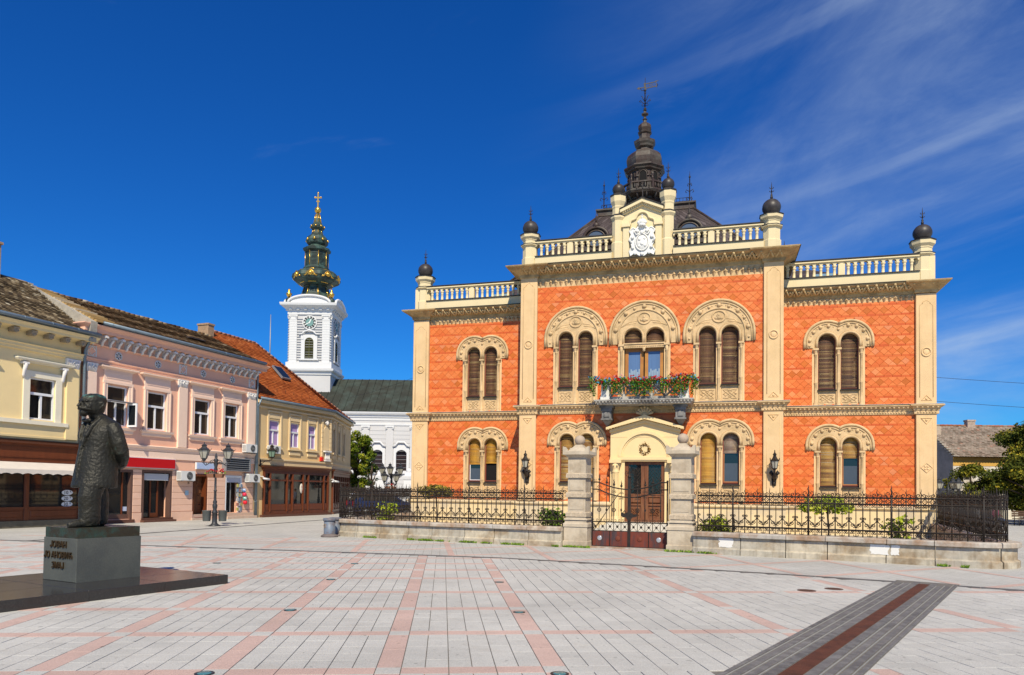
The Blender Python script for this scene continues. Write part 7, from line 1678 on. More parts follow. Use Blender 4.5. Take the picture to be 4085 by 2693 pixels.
for k in range(8):
    t = k*pi/4+pi/8
    for (ra,za),(rb,zb_),rd in (((1.86,24.5),(1.40,25.95),.07),((1.38,28.45),(1.38,30.2),.05),((.64,32.6),(.56,33.0),.05),((.44,33.95),(.26,35.0),.05)): g_.tube([(cx+ra*cos(t),cy+ra*sin(t),za),(cx+rb*cos(t),cy+rb*sin(t),zb_)], rd, 5)
    t2 = k*pi/4
    g_.ball((cx+2.6*cos(t2),cy+2.6*sin(t2),27.1), .34, 8, 5, (1,1,.8)); g_.tube([(cx+2.65*cos(t2+d_),cy+2.65*sin(t2+d_),27.15+.35*cos(3*d_*4)) for d_ in (-.3,-.2,-.1,0,.1,.2,.3)], .10, 5); g_.tube([(cx+2.1*cos(t2+d_),cy+2.1*sin(t2+d_),27.8-.1*abs(d_)*5) for d_ in (-.25,-.1,0,.1,.25)], .09, 5)
    g_.ball((cx+1.28*cos(t2),cy+1.28*sin(t2),31.7), .16, 7, 5); g_.ball((cx+.82*cos(t2),cy+.82*sin(t2),33.4), .12, 7, 5); g_.tube([(cx+1.95*cos(t2+d_),cy+1.95*sin(t2+d_),26.3) for d_ in (-.25,-.1,.1,.25)], .06, 5)
    for q in (-.24,.24): g_.box(cx-.02,cx+.02,cy-.02,cy+.02,0.01,.02)
g_.build("gilt_ornament", GOLD, SPI, kind="stuff")
text_mb("1903", .55, .03).xf(Matrix.Translation((cx-.05,cy-2.85,26.75)) @ Matrix.Rotation(radians(90),4,'X')).build("gilt_date", GOLD, SPI)
lv_ = MB()
for k in range(8):
    t = k*pi/4; s_ = len(lv_.v)
    for q in range(9): lv_.box(-.32,.32,-.03,.03,28.65+q*.16,28.75+q*.16)
    lv_.xf(Matrix.Translation((cx,cy,0)) @ Matrix.Rotation(t,4,'Z') @ Matrix.Translation((1.23,0,0)) @ Matrix.Rotation(radians(90),4,'Z'), s_)
lv_.build("lantern_louvres", CUG, SPI, kind="stuff")
for sx in (-1,1):
    for sy in (-1,1):
        MB().lathe([(.35,23.4),(.4,23.9),(.2,24.1)], cx+sx*2.5, cy+sy*2.5, 8).build("corner_urn_base", CUG, SPI); MB().lathe([(.12,24.1),(.3,24.4),(.36,24.6),(.12,24.75),(.18,24.9),(.03,25.2)], cx+sx*2.5, cy+sy*2.5, 10).build("corner_urn", GOLD, SPI)
# churchyard gate pillars
for xr, lb in ((-10.6,"right white churchyard gate pillar with domed top"),(-13.4,"left white churchyard gate pillar with domed top")):
    P = view_thing("churchyard_pillar", lb, "gate pillar", xr, 75, 0, "white churchyard gate pillars"); MB().box(-.48,.48,-.48,.48,0,2.7).build("shaft", CHT, P); MB().lathe([(.7,2.7),(.78,2.8),(.85,3.05),(.85,3.15),(.6,3.2),(.5,3.4),(.3,3.5)], n=4, ph=pi/4, flat=True).build("cap", CHT, P); MB().ball((0,0,3.6), .3, 12, 8, (1,1,1.1)).build("dome", CHT, P)
g_ = view_thing("churchyard_wall", "low white churchyard wall between two domed pillars", "wall", -12.0, 75.2); MB().box(-1.0,1.0,-.2,.2,0,1.0).build("wall_body", CHT, g_); MB().box(-1.0,1.0,-.28,.28,1.0,1.1).build("coping", CHT, g_)
# mast behind the orange roof
mp_ = view_pos(-20.2, 60); tag(MB().tube([(0,0,0),(0,0,13),(0,0,16.1)], [.07,.06,.03], 6).lathe([(.12,12.2),(.12,12.5)], n=8).build("antenna_mast", GREYM, None, (mp_.x, mp_.y, 0)), "thin grey antenna mast above the orange roof", "mast")
# ------------------------------------------------------------------ house at the right
HR = view_thing("weathered_house", "weathered white house with patchy old tiled roof behind the trees at right", "house", 35.2, 58)
WTH = mat("peeling_white_wall", (.72,.68,.60), .9, .12, 1.5, (.46,.38,.28), .8, .9, bump=.2, bscale=8); GAB = mat("shaded_gable_render", (.26,.24,.22), .95, .25, .8, (.13,.12,.11), .6, .6)  # the gable's shade is put into its dark render colour
mb = MB(); holed(mb, 0, 16, 0, 4.9, 0, .4, [(.95,1.45,3.1,3.75),(4.6,5.3,2.6,3.7)]); mb.build("front_wall", WTH, HR)
MB().box(0,16,-.02,0,4.2,4.9).box(0,16,-.12,0,4.75,4.9).build("ochre_eaves_band", mat("ochre_band", (.62,.36,.08), .85, .15, 2, streak=.2), HR)
MB().prism([(0,0),(0,4.95),(4,7.75),(8,4.95),(8,0)], -.02, .0, axis='x').build("gable_wall", GAB, HR); MB().box(.01,16,.42,8,0,4.9).build("rear_wall", WTH, HR)
MB().box(.95,1.45,.3,.32,3.1,3.75).box(4.6,5.3,.3,.32,2.6,3.7).build("window_opening", BLACK, HR)
MB().add([(-.15,-.4,4.9),(16,-.4,4.9),(16,4,7.75),(-.15,4,7.75),(-.15,8.3,4.85),(16,8.3,4.85)], [(0,1,2,3),(3,2,5,4)]).build("roof_deck", TGRY, HR)
roof_tiles("roof_tiles", TGRY, HR, (-.15,-.45,4.92), (16,-.45,4.92), (16,4,7.78), (-.15,4,7.78), .22, .2)
f = MB()
for k in range(45): f.tube([(-.15+k*.36,4,7.8),(.2+k*.36,4,7.82)], .1, 6, a=random.random())
f.build("ridge_tiles", mossy("ridge_red", [(0,(.30,.08,.03)),(.5,(.36,.14,.07)),(1,(.3,.24,.18))]), HR)
MB().box(3.5,4.15,3.7,4.2,7.4,8.25).box(3.46,4.19,3.66,4.24,8.15,8.3).build("chimney", mat("whitewashed_brick", (.46,.36,.29), .9, .4, 8), HR); MB().box(.1,.6,2.6,3.2,6.5,7.6).build("chimney", mat("pale_brick_stack", (.50,.40,.30), .9, .4, 10), HR); MB().box(-.9,-.3,4.5,5.0,7.0,9.0).build("chimney", mat("pale_brick_stack", (.50,.40,.30), .9, .4, 10), HR)
f = MB()
for k in range(14): t = k/14; f.box(-.2,.12,-.42+4.4*t,-.1+4.4*t,4.95+2.83*t,5.03+2.83*t)
f.build("verge", mat("old_mortar", (.42,.38,.31), .95, .3, 5), HR)
BH = view_thing("terrace_house", "long plain pale house far behind the trees at right", "house", 36, 78); MB().box(-6,30,0,8,0,5).build("wall", WTH, BH); MB().add([(-6.3,-.4,5),(30,-.4,5),(30,4,7.4),(-6.3,4,7.4),(30,8.4,5),(-6.3,8.4,5)], [(0,1,2,3),(3,2,4,5)]).build("roof", TGRY, BH)
for k in range(8): MB().box(-4+k*3.2,-3+k*3.2,-.03,-.01,1.6,3.4).build("window", GLASS, BH)
# ------------------------------------------------------------------ trees
def tree(label, xr, dep, h, cz, rx, rz, mt, nclump, per, size, seed, trunk_r=.16, low=None):
    random.seed(seed); T_ = view_thing("tree", label, "tree", xr, dep)
    tr = MB(); tr.tube([(0,0,0),(.05,.03,cz*.45),(-.04,0,cz*.8),(.0,.0,h*.86)], [trunk_r,trunk_r*.8,trunk_r*.6,trunk_r*.15], 8); cl_ = []
    for k in range(nclump):
        t = random.uniform(-1,1)**1; zz = cz+rz*t*.92; q = rx*sqrt(max(.08,1-(t*.9)**2)); a = random.uniform(0,2*pi); rr = q*random.uniform(.35,.98); tip = (rr*cos(a), rr*sin(a), zz+random.uniform(-.2,.2))
        if k % 3 == 0: tr.tube([(0,0,max(.4,zz*.62)),(tip[0]*.5,tip[1]*.5,zz*.85),tip], [trunk_r*.45,trunk_r*.25,.02], 5)
        c_ = rx*random.uniform(.16,.30); cl_.append((tip, (c_,c_,c_*random.uniform(.55,.8))))
    tr.build("trunk", BARK, T_); lm_ = MB(); crown(lm_, cl_, per, size); lm_.build("crown", mt, T_); return T_
LEAFA = leaf_mat("autumn_tree_leaves", (.035,.05,.008), (.11,.125,.014), (.38,.30,.025))
LEAFL = leaf_mat("linden_leaves", (.05,.085,.009), (.15,.20,.014), (.36,.34,.03))
tree("leafy green tree left of the church windows, behind the fence", -12.9, 60, 6.4, 3.9, 1.75, 2.5, LEAFL, 80, 1300, .20, 41)
tree("dark cone shaped evergreen beside the church gate, behind the fence", -11.2, 58, 4.2, 2.1, .75, 2.0, leaf_mat("evergreen", (.012,.03,.012), (.03,.055,.02), (.06,.09,.03)), 40, 1400, .13, 42)
tree("big yellowing tree at the right edge of the photo", 37.7, 50, 7.4, 3.9, 3.9, 3.4, LEAFA, 170, 800, .22, 43, .3)
tree("lower yellowing tree in front of the weathered house", 30.3, 48, 4.0, 2.3, 1.9, 1.5, LEAFA, 70, 900, .18, 44, .18)
tree("spreading low tree right of the garden fence corner", 33.2, 46, 4.6, 2.5, 2.4, 2.0, LEAFA, 80, 900, .18, 45, .2)
tree("background tree far behind the benches at right", 41, 62, 7, 3.6, 4.5, 3.2, LEAFA, 110, 500, .26, 46, .3)
tree("second background tree far behind, right of the fence", 45, 55, 7, 3.4, 4.0, 3.2, LEAFA, 90, 500, .26, 47, .3)
# ------------------------------------------------------------------ many-armed lamp posts
LIRON = mat("dark_grey_lamp_iron", (.034,.035,.039), .45, .2, 6, spec=.5)
def lamp_post(T_, arms, h_arm, reach, s=.8, two=False):
    p = MB(); p.lathe([(.26,0),(.26,.03),(.14,.10),(.11,.16),(.105,.55),(.13,.58),(.13,.62),(.075,.72),(.10,.82),(.11,.92),(.075,.98),(.095,1.06),(.06,1.14),(.052,1.5),(.07,1.53),(.07,1.57),(.05,1.6),(.045,h_arm-.5),(.07,h_arm-.45),(.05,h_arm-.40),(.085,h_arm-.25),(.06,h_arm-.15),(.09,h_arm-.02),(.07,h_arm+.12),(.10,h_arm+.2),(.05,h_arm+.25),(.07,h_arm+.32),(.03,h_arm+.38),(.04,h_arm+.42),(.004,h_arm+.5)], n=10)
    p.build("post", LIRON, T_)
    for k, a in enumerate(arms):
        A_ = obj("lamp_arm", None, T_); ca, sa = cos(a), sin(a); rr = reach; dz = 0 if not two or k % 2 == 0 else -.5
        ar = MB(); V = lambda q, z: (q*ca, q*sa, h_arm+z+dz); ar.tube([V(.04,-.02), V(rr*.3,.10), V(rr*.55,.04), V(rr*.85,-.06), V(rr,.02), V(rr,.16)], .026, 6)
        ar.tube([V(.06,.12), V(rr*.25,.18), V(rr*.5,.12), V(rr*.45,.02), V(rr*.28,.04), V(rr*.3,.10)], .02, 5); ar.tube([V(rr*.7,-.03), V(rr*.85,.06), V(rr*1.12,.05), V(rr*1.18,.14), V(rr*1.08,.17)], .016, 5); ar.lathe([(.05,h_arm+.12+dz),(.1,h_arm+.18+dz),(.05,h_arm+.22+dz)], rr*ca, rr*sa, 8)
        ar.build("scroll_arm", LIRON, A_)
        f_, g_ = MB(), MB(); lantern_body(f_, g_, 0, .15, .29, .44); M_ = Matrix.Translation((rr*ca, rr*sa, h_arm+.24+dz)) @ Matrix.Scale(s, 4); f_.xf(M_); g_.xf(M_); f_.build("lantern_frame", LIRON, A_); g_.build("lantern_glass", BLUEG, A_)
GER = leaf_mat("geranium_leaves", (.04,.12,.012), (.13,.24,.02), (.30,.36,.03))
def planter(label, p, z, seed, rz=0.0, w_=.36, cat="flower basket"):
    random.seed(seed); P = thing("flower_basket", label, cat, (p[0],p[1],z), rz, "geranium baskets on lamp posts")
    b_ = MB()
    for s in (-1,1): b_.add([(s*.05,-.12,.0),(s*w_*.85,-.12,.0),(s*w_,-.16,.17),(s*.04,-.16,.17),(s*.05,.10,.0),(s*w_*.85,.10,.0),(s*w_,.14,.17),(s*.04,.14,.17)], [(0,1,2,3),(5,4,7,6),(1,5,6,2),(4,0,3,7),(0,4,5,1)])
    b_.build("trough", mat("terracotta_trough", (.26,.11,.06), .8, .2, 6), P); l_, r_ = MB(), MB()
    crown(l_, [((x, random.uniform(-.1,.1), .22), (.12,.12,.08)) for x in [(-.42+k*.12) for k in range(8)]], 700, .08); l_.build("leaves", GER, P)
    r_.v = []
    for k in range(26): c = Vector((random.uniform(-.42,.42), random.uniform(-.16,.1), .28+random.uniform(-.03,.1))); [leaf(r_, c+Vector((random.gauss(0,.02),random.gauss(0,.02),random.gauss(0,.015))), Vector((random.gauss(0,.5),-.6,.8)), .06, random.random(), .9) for q in range(4)]
    r_.build("blossoms", FLC['r'], P)
L1 = thing("street_lamp", "grey iron street lamp with two lanterns in front of the pink house", "street lamp", (-18.25,-5.88,0), YAW, "ornate street lamps")
lamp_post(L1, (radians(198), radians(18)), 2.72, .49)
planter("red geranium basket on the two lantern street lamp", (-18.25,-5.88), 2.12, 5, YAW)
for s, lb in ((-1,"open grey litter bin hung on the left of the street lamp"),(1,"open grey litter bin hung on the right of the street lamp")):
    q = Vector((-18.25,-5.88))+r2*s*.30+f2*(-.12 if s < 0 else .12); B = thing("litter_bin", lb, "litter bin", (q.x,q.y,.22), YAW, "bins hung on the street lamp"); MB().lathe([(.15,0),(.16,.02),(.185,.44),(.195,.45),(.195,.47),(.17,.46),(.15,.05)], n=16, cap=False).add([(.15*cos(k*pi/8),.15*sin(k*pi/8),.01) for k in range(16)], [tuple(range(16))]).build("bin_body", mat("galvanised_bin", (.13,.14,.135), .5, .25, 5, metal=.3), B); MB().box(-s*.26 if s > 0 else .14, -.14 if s > 0 else .26,-.02,.02,.25,.29).build("bin_bracket", LIRON, B)
q = view_pos(-8.28,50); L2_ = thing("street_lamp", "dark street lamp with five lanterns and geraniums in front of the church", "street lamp", (q.x,q.y,0), YAW, "ornate street lamps"); lamp_post(L2_, [radians(a) for a in (190,230,270,310,350)], 2.55, .62, .85, True); planter("red geranium basket on the five lantern lamp by the church", (q.x,q.y-.1), 1.75, 6, YAW, .4)
q = view_pos(24.0,40); L3_ = thing("street_lamp", "grey street lamp with clustered lanterns right of the palace, behind the fence", "street lamp", (q.x,q.y,0), YAW, "ornate street lamps"); lamp_post(L3_, [radians(a) for a in (185,-20,30)], 1.92, .50, .72); planter("red geranium basket on the lamp right of the palace", (q.x,q.y-.1), 1.3, 7, YAW, .3)
# ------------------------------------------------------------------ twin ashtray bins by the wall
BINM = mat("blue_grey_painted_metal", (.17,.21,.27), .5, .2, 5, (.12,.06,.035), .6, 5, streak=.25)
for (x,y), lb in (((-10.28,-10.0),"front blue grey metal bin beside the wall corner"),((-10.42,-9.35),"rear blue grey metal bin beside the wall corner")):
    B = thing("street_bin", lb, "litter bin", (x,y,0), 0, "pair of metal bins by the garden wall")
    MB().lathe([(.30,0),(.30,.04),(.27,.07),(.21,.10),(.20,.11)], n=20).build("foot", mat("bin_foot", (.16,.13,.12), .8, .3, 6), B); MB().lathe([(.20,.11),(.20,.60),(.185,.60),(.18,.2)], n=20, cap=False).build("bin_body", BINM, B); MB().lathe([(.205,.56),(.23,.57),(.23,.66),(.17,.67),(.165,.60)], n=20, cap=False).build("rim", BINM, B)
    MB().lathe([(.18,.3),(.001,.31)], n=16, cap=False).build("dark_inside", BLACK, B)
    f = MB().tube([(.05*cos(t)-.08,-.19,.40+.06*sin(t)) for t in [k*pi/3 for k in range(6)]], .01, 4, closed=True); f.build("emblem", mat("brass_emblem", (.35,.22,.08), .5, .3, 20), B)
# ------------------------------------------------------------------ parked car behind the fence
q = view_pos(-8.0,45); CAR = thing("parked_car", "dark blue hatchback parked behind the left fence", "car", (q.x,q.y,0), YAW+radians(28)); CBL = mat("blue_car_paint", (.006,.025,.10), .2, .05, 3, spec=.7)
side = [(-2.0,.35),(-2.02,.75),(-1.92,.98),(-1.55,1.42),(-1.2,1.48),(.1,1.50),(.45,1.45),(1.15,1.0),(1.9,.86),(2.05,.65),(2.05,.32)]
mb = MB(); rings = []
for y, k in ((-.82,.90),(-.80,1.0),(-.55,1.02),(0,1.03),(.55,1.02),(.80,1.0),(.82,.90)):
    rings.append([(x, y*(1 if z < 1.0 else .86), .32+(z-.32)*(k if z > .5 else 1)) for x, z in side])
n = len(side); vs_ = [v for r in rings for v in r]; fs = []
for i in range(len(rings)-1):
    for j in range(n): jj = (j+1) % n; fs.append((i*n+j, i*n+jj, (i+1)*n+jj, (i+1)*n+j))
fs += [tuple(range(n-1,-1,-1)), tuple((len(rings)-1)*n+j for j in range(n))]; mb.add(vs_, fs); mb.build("body", CBL, CAR)
MB().add([(-1.94,-.62,1.0),(-1.94,.62,1.0),(-1.60,.58,1.38),(-1.60,-.58,1.38)], [(0,1,2,3)]).xf(Matrix.Translation((-.03,0,.03))).build("rear_window", GLASS, CAR)
for s in (-1,1):
    MB().prism([(-1.5,1.02),(-1.25,1.40),(.15,1.42),(.95,1.02)], s*.76 if s < 0 else .73, -.73 if s < 0 else .76).build("side_window", GLASS, CAR); MB().box(-2.06,-1.98,s*.72-.08,s*.72+.08,.72,1.0).build("tail_light", mat("tail_light_red", (.22,.01,.01), .3, 0), CAR)
    for wx in (-1.25,1.3):
        W_ = obj("wheel", None, CAR, (wx, s*.76, .31)); MB().lathe([(.31,-.1),(.31,.1),(.2,.1)], n=20).xf(Matrix.Rotation(radians(90),4,'X')).build("tyre", mat("tyre_rubber", (.02,.02,.02), .9, 0), W_); MB().lathe([(.2,-.11),(.2,.11)], n=16).xf(Matrix.Rotation(radians(90),4,'X')).build("rim", GREYM, W_)
MB().box(-2.06,-2.0,-.26,.26,.5,.62).build("number_plate", WHITE, CAR); MB().box(-2.08,-1.98,-.8,.8,.36,.5).build("bumper", mat("bumper_dark", (.02,.03,.06), .4, 0), CAR)
# ------------------------------------------------------------------ people far behind the fence
def person(label, xr, dep, rz, shirt, trous, h=1.72, sit=False, seed=0):
    q = view_pos(xr, dep); k = h/1.72
    V = {'pel':(0,0,.95),'wa':(0,0,1.1),'ch':(0,-.01,1.32),'nk':(0,0,1.48),'hd0':(0,-.01,1.56),'hd1':(0,-.01,1.70),'sl':(.17,0,1.42),'sr':(-.17,0,1.42),'el':(.24,.03,1.15),'er':(-.24,.03,1.15),'wl':(.24,-.10,.93),'wr':(-.24,-.10,.93),'fl':(.24,-.14,.84),'fr':(-.24,-.14,.84),'hl':(.09,0,.90),'hr':(-.09,0,.90),'kl':(.10,-.03,.50),'kr':(-.10,.03,.50),'al':(.10,.03,.09),'ar':(-.10,.06,.09),'tl':(.11,-.14,.04),'tr':(-.11,-.10,.04)}
    if sit:
        for n_ in ('kl','kr'): V[n_] = (V[n_][0], -.42, .93)
        for n_ in ('al','ar'): V[n_] = (V[n_][0], -.46, .50)
        for n_ in ('tl','tr'): V[n_] = (V[n_][0], -.62, .46)
        for n_ in ('wl','wr','fl','fr'): V[n_] = (V[n_][0]*.6, -.34, 1.05)
    R = {'pel':.14,'wa':.13,'ch':.155,'nk':.055,'hd0':.085,'hd1':.095,'sl':.075,'sr':.075,'el':.045,'er':.045,'wl':.033,'wr':.033,'fl':.03,'fr':.03,'hl':.095,'hr':.095,'kl':.065,'kr':.065,'al':.045,'ar':.045,'tl':.035,'tr':.035}
    E = [('pel','wa'),('wa','ch'),('ch','nk'),('nk','hd0'),('hd0','hd1'),('ch','sl'),('ch','sr'),('sl','el'),('sr','er'),('el','wl'),('er','wr'),('wl','fl'),('wr','fr'),('pel','hl'),('pel','hr'),('hl','kl'),('hr','kr'),('kl','al'),('kr','ar'),('al','tl'),('ar','tr')]
    names = list(V); me = bpy.data.meshes.new("p"); dz = -.46+.0 if sit else 0
    me.from_pydata([(V[n_][0]*k, V[n_][1]*k, V[n_][2]*k+dz) for n_ in names], [(names.index(a), names.index(b)) for a, b in E], [])
    o = bpy.data.objects.new("p", me); col.objects.link(o); md = o.modifiers.new("s", 'SKIN'); me.skin_vertices.new() if not me.skin_vertices else None
    for i, n_ in enumerate(names): me.skin_vertices[0].data[i].radius = (R[n_]*k*(1.0 if n_ not in ('pel','wa','ch') else 1.1), R[n_]*k*(1.0 if n_ not in ('pel','wa','ch') else .75)); me.skin_vertices[0].data[i].use_root = (n_ == 'pel')
    o.modifiers.new("sub", 'SUBSURF').levels = 1
    dg = bpy.context.evaluated_depsgraph_get(); m2 = bpy.data.meshes.new_from_object(o.evaluated_get(dg)); bpy.data.objects.remove(o); m2.materials.clear()
    for mt_ in (mat("skin", (.50,.29,.19), .7, .05, 4), shirt, trous, mat("hair", (.04,.025,.015), .8, .1, 5), mat("shoes", (.03,.025,.02), .6, 0)): m2.materials.append(mt_)
    for p in m2.polygons:
        c = p.center; z = (c.z-dz)/k; r_ = abs(c.x)/k; p.use_smooth = True
        if z > 1.64 or (z > 1.58 and c.y > .03): p.material_index = 3
        elif z > 1.47: p.material_index = 0
        elif sit and c.y/k < -.2 and z > .98: p.material_index = 0
        elif r_ > .17 and z < 1.2 and not sit: p.material_index = 0
        elif z > .98: p.material_index = 1
        elif z < (.56 if sit else .10): p.material_index = 4
        else: p.material_index = 2
    return tag(obj("person", m2, None, (q.x,q.y,0), YAW+rz), label, "person", "people on the square behind the fences")
c_ = lambda n, c: mat("cloth_"+n, c, .85, .1, 6)
person("person in a white and blue striped shirt standing left of the parked car", -10.1, 47, .4, mat("striped_shirt", (.62,.66,.80), .85, .5, 3, (.10,.16,.45), .9, 9, stretch=(14,14,.3)), c_("navy", (.03,.04,.08)))
person("person in a dark red top standing behind the parked car", -9.6, 50, -.5, c_("wine", (.22,.015,.03)), c_("dark", (.04,.04,.05)))
person("person in a pink top sitting on a bench at right", 28.6, 43, .3, c_("pink", (.65,.14,.25)), c_("denim", (.06,.10,.22)), sit=True)
person("person in a white shirt sitting on a bench at right", 27.6, 43.0, -.2, c_("white", (.72,.72,.72)), c_("navy", (.03,.04,.08)), sit=True)
person("person in a blue top walking behind the right fence", 26.0, 44, 1.1, c_("blue", (.08,.25,.55)), c_("sand", (.35,.28,.18)))
BW = mat("dark_bench_wood", (.10,.055,.03), .7, .3, 5)
def bench(xr, dep, label, rz=0.0):
    B = view_thing("park_bench", label, "bench", xr, dep, 0, "park benches at right", rz)
    for k in range(4): MB().box(-.85,.85,-.22+k*.115,-.125+k*.115,.42,.46).build("seat_slat", BW, B)
    for k in range(3): MB().box(-.85,.85,.22,.26,.55+k*.13,.65+k*.13).build("back_slat", BW, B)
    for s in (-1,1): MB().tube([(s*.7,-.2,0),(s*.7,-.2,.42),(s*.7,.22,.44),(s*.7,.26,.92)], .025, 5).tube([(s*.7,.24,0),(s*.7,.22,.44)], .025, 5).build("leg_frame", IRON, B)
bench(28.1,43.05,"park bench with two people sitting on it"); bench(31.6,44.5,"empty park bench under the trees at the right edge"); bench(33.4,46.5,"empty dark bench farther back at the right edge")
# ------------------------------------------------------------------ overhead wires
def wire(a, b, sag, label):
    a, b = Vector(a), Vector(b); tag(MB().tube([a.lerp(b,i/16)-Vector((0,0,sag*4*(i/16)*(1-i/16))) for i in range(17)], .009, 4).build("overhead_wire", IRON), label, "wire", "overhead wires")
wire((11.4,4,7.3),(48,22,8.2),.5,"upper overhead wire running right from the palace"); wire((11.4,4,6.2),(46,24,7.2),.5,"lower overhead wire running right from the palace")
wire((-11.4,6,9.3),(-24.5,18,8.9),.25,"thin overhead wire between the ochre house and the palace")
# ================================================================== statue on its pedestal
PC = Vector((-7.12,-23.28)); RZ = atan2(E1.y, E1.x)-pi/2
BRONZE = mat("dark_bronze", (.03,.028,.02), .46, .3, 6, tone=[(0,(.020,.018,.013)),(.6,(.034,.031,.021)),(.8,(.035,.065,.05)),(1,(.07,.20,.17))], spec=.35, metal=.15, bump=.7, bscale=26)
POLG = mat("polished_dark_granite", (.030,.027,.026), .16, .3, 30, (.05,.045,.042), .5, 60, spec=.5, coords='World')
GRAYG = mat("grey_granite_pedestal", (.105,.108,.092), .5, .25, 40, (.07,.073,.068), .6, 2.0, spec=.4, bump=.1, bscale=80, streak=.12)
PF = thing("statue_platform", "low polished dark granite platform under the statue", "platform", (PR0.x, PR0.y, 0), atan2(E2.y, E2.x))
# local axes: x along E2, y along E1; extends to -x and -y
xs = [-2.76,-1.84,-.92,0]; ys = [-4.9,-3.72,-2.48,-1.24,0]; slabm = {}
for i in range(3):
    for j in range(4):
        w_, d_ = xs[i+1]-xs[i], ys[j+1]-ys[j]
        mb = MB(); g_ = .003; b_ = .006
        mb.add([(-w_/2+g_,-d_/2+g_,.0),(w_/2-g_,-d_/2+g_,.0),(w_/2-g_,d_/2-g_,.0),(-w_/2+g_,d_/2-g_,.0),(-w_/2+g_,-d_/2+g_,.17-b_),(w_/2-g_,-d_/2+g_,.17-b_),(w_/2-g_,d_/2-g_,.17-b_),(-w_/2+g_,d_/2-g_,.17-b_),(-w_/2+g_+b_,-d_/2+g_+b_,.17),(w_/2-g_-b_,-d_/2+g_+b_,.17),(w_/2-g_-b_,d_/2-g_-b_,.17),(-w_/2+g_+b_,d_/2-g_-b_,.17)],
            [(0,1,5,4),(1,2,6,5),(2,3,7,6),(3,0,4,7),(4,5,9,8),(5,6,10,9),(6,7,11,10),(7,4,8,11),(8,9,10,11)])
        mb.build("granite_slab", POLG, PF, ((xs[i]+xs[i+1])/2, (ys[j]+ys[j+1])/2, 0))
MB().box(-2.75,-.01,-4.89,-.01,.01,.166).build("mortar_bed", mat("pale_mortar", (.40,.36,.30), .9, .2, 10), PF)
PD = thing("pedestal", "grey granite pedestal with raised bronze Cyrillic letters", "pedestal", (PC.x, PC.y, .17), RZ)
MB().bbox(-.45,.45,-.545,.545,.0,.69,.006).build("granite_block", GRAYG, PD)
BRL = mat("bronze_letters", (.075,.045,.02), .4, .2, 10, metal=.5)
for body, z, sz in (("ЈОВАН",.535,.145),("ЈО АНОВИЋ",.365,.145),("ЗМАЈ",.20,.145)):
    t = text_mb(body, sz, .010); 
    xs_ = [v[0] for v in t.v]; wd = max(xs_)-min(xs_); kx = {"ЈОВАН":.44,"ЈО АНОВИЋ":.76,"ЗМАЈ":.32}[body]/wd
    t.xf(Matrix.Translation((-.03,-.555,z)) @ Matrix.Rotation(radians(90),4,'X') @ Matrix.Diagonal((kx,1,1,1))); t.build("bronze_lettering", BRL, PD)
S_ = thing("statue", "dark bronze statue of a bearded man in a long coat, hands behind his back", "statue", (PC.x, PC.y, .86), RZ)
pl = MB().box(-.435,.435,-.53,.53,0,.165); pl.build("bronze_plinth", mat("plinth_bronze", (.06,.045,.025), .35, .3, 6, (.03,.10,.08), .5, 6, metal=.4, bump=.6, bscale=14), S_)
def loft_rings(mb, rings, n=24, pw=2.3):
    vs_ = []
    for (z, cx_, cy_, hx, hy) in rings:
        for k in range(n):
            t = 2*pi*k/n; c, s = cos(t), sin(t); q = (abs(c)**pw+abs(s)**pw)**(-1/pw); vs_.append((cx_+hx*q*c, cy_+hy*q*s, z))
    fs = []
    for i in range(len(rings)-1):
        for k in range(n): kk = (k+1) % n; fs.append((i*n+k, i*n+kk, (i+1)*n+kk, (i+1)*n+k))
    fs += [tuple(range(n-1,-1,-1)), tuple((len(rings)-1)*n+k for k in range(n))]
    mb.add(vs_, fs)
fig = MB()
# coat
loft_rings(fig, [(.64,0,-.015,.34,.315),(.68,0,-.015,.345,.32),(.82,0,.0,.335,.305),(1.0,0,.02,.32,.30),(1.15,0,.035,.31,.29),(1.3,0,.05,.315,.275),(1.45,0,.06,.33,.275),(1.58,0,.08,.345,.265),(1.66,0,.10,.34,.245),(1.72,0,.11,.30,.21),(1.78,0,.09,.21,.165),(1.83,0,.05,.13,.13),(1.88,0,.01,.105,.115)], 28)
fig.tube([(-.01,-.31,.66),(-.01,-.30,1.0),(-.01,-.235,1.35),(.0,-.19,1.58),(0,-.13,1.74)], .022, 6)     # front edge
for s in (-1,1):
    fig.tube([(s*.02,-.235,1.33),(s*.10,-.225,1.5),(s*.13,-.16,1.66),(s*.14,-.03,1.79),(s*.10,.10,1.83)], [.02,.035,.035,.035,.03], 6)   # lapel and collar
    # arm folded behind the back
    fig.tube([(s*.29,.08,1.68),(s*.36,.10,1.55),(s*.405,.13,1.38),(s*.41,.17,1.26),(s*.33,.25,1.16),(s*.20,.33,1.07),(s*.10,.37,1.02)], [.115,.125,.12,.118,.105,.09,.07], 12)
    fig.tube([(s*.12,.36,1.04),(s*.02,.385,1.00),(-s*.03,.385,.97)], [.06,.055,.04], 8)
    for k in range(4): fig.tube([(s*.05,.39,1.02-.022*k),(-s*.03,.40,.99-.024*k),(-s*.07,.385,.965-.024*k)], [.018,.017,.013], 5)
# legs
for s, yy in ((1,-.19),(-1,.13)):
    loft_rings(fig, [(.02,s*.145,yy+.03,.115,.145),(.10,s*.145,yy+.02,.135,.165),(.3,s*.145,yy+.02,.145,.165),(.5,s*.15,yy+.01,.155,.175),(.72,s*.15,yy*.6,.165,.19)], 16, 2.1)
    fig.tube([(s*.15,yy+.12,.045),(s*.155,yy-.10,.06),(s*.16,yy-.25,.05),(s*.165,yy-.34,.035)], [.07,.08,.068,.035], 10)
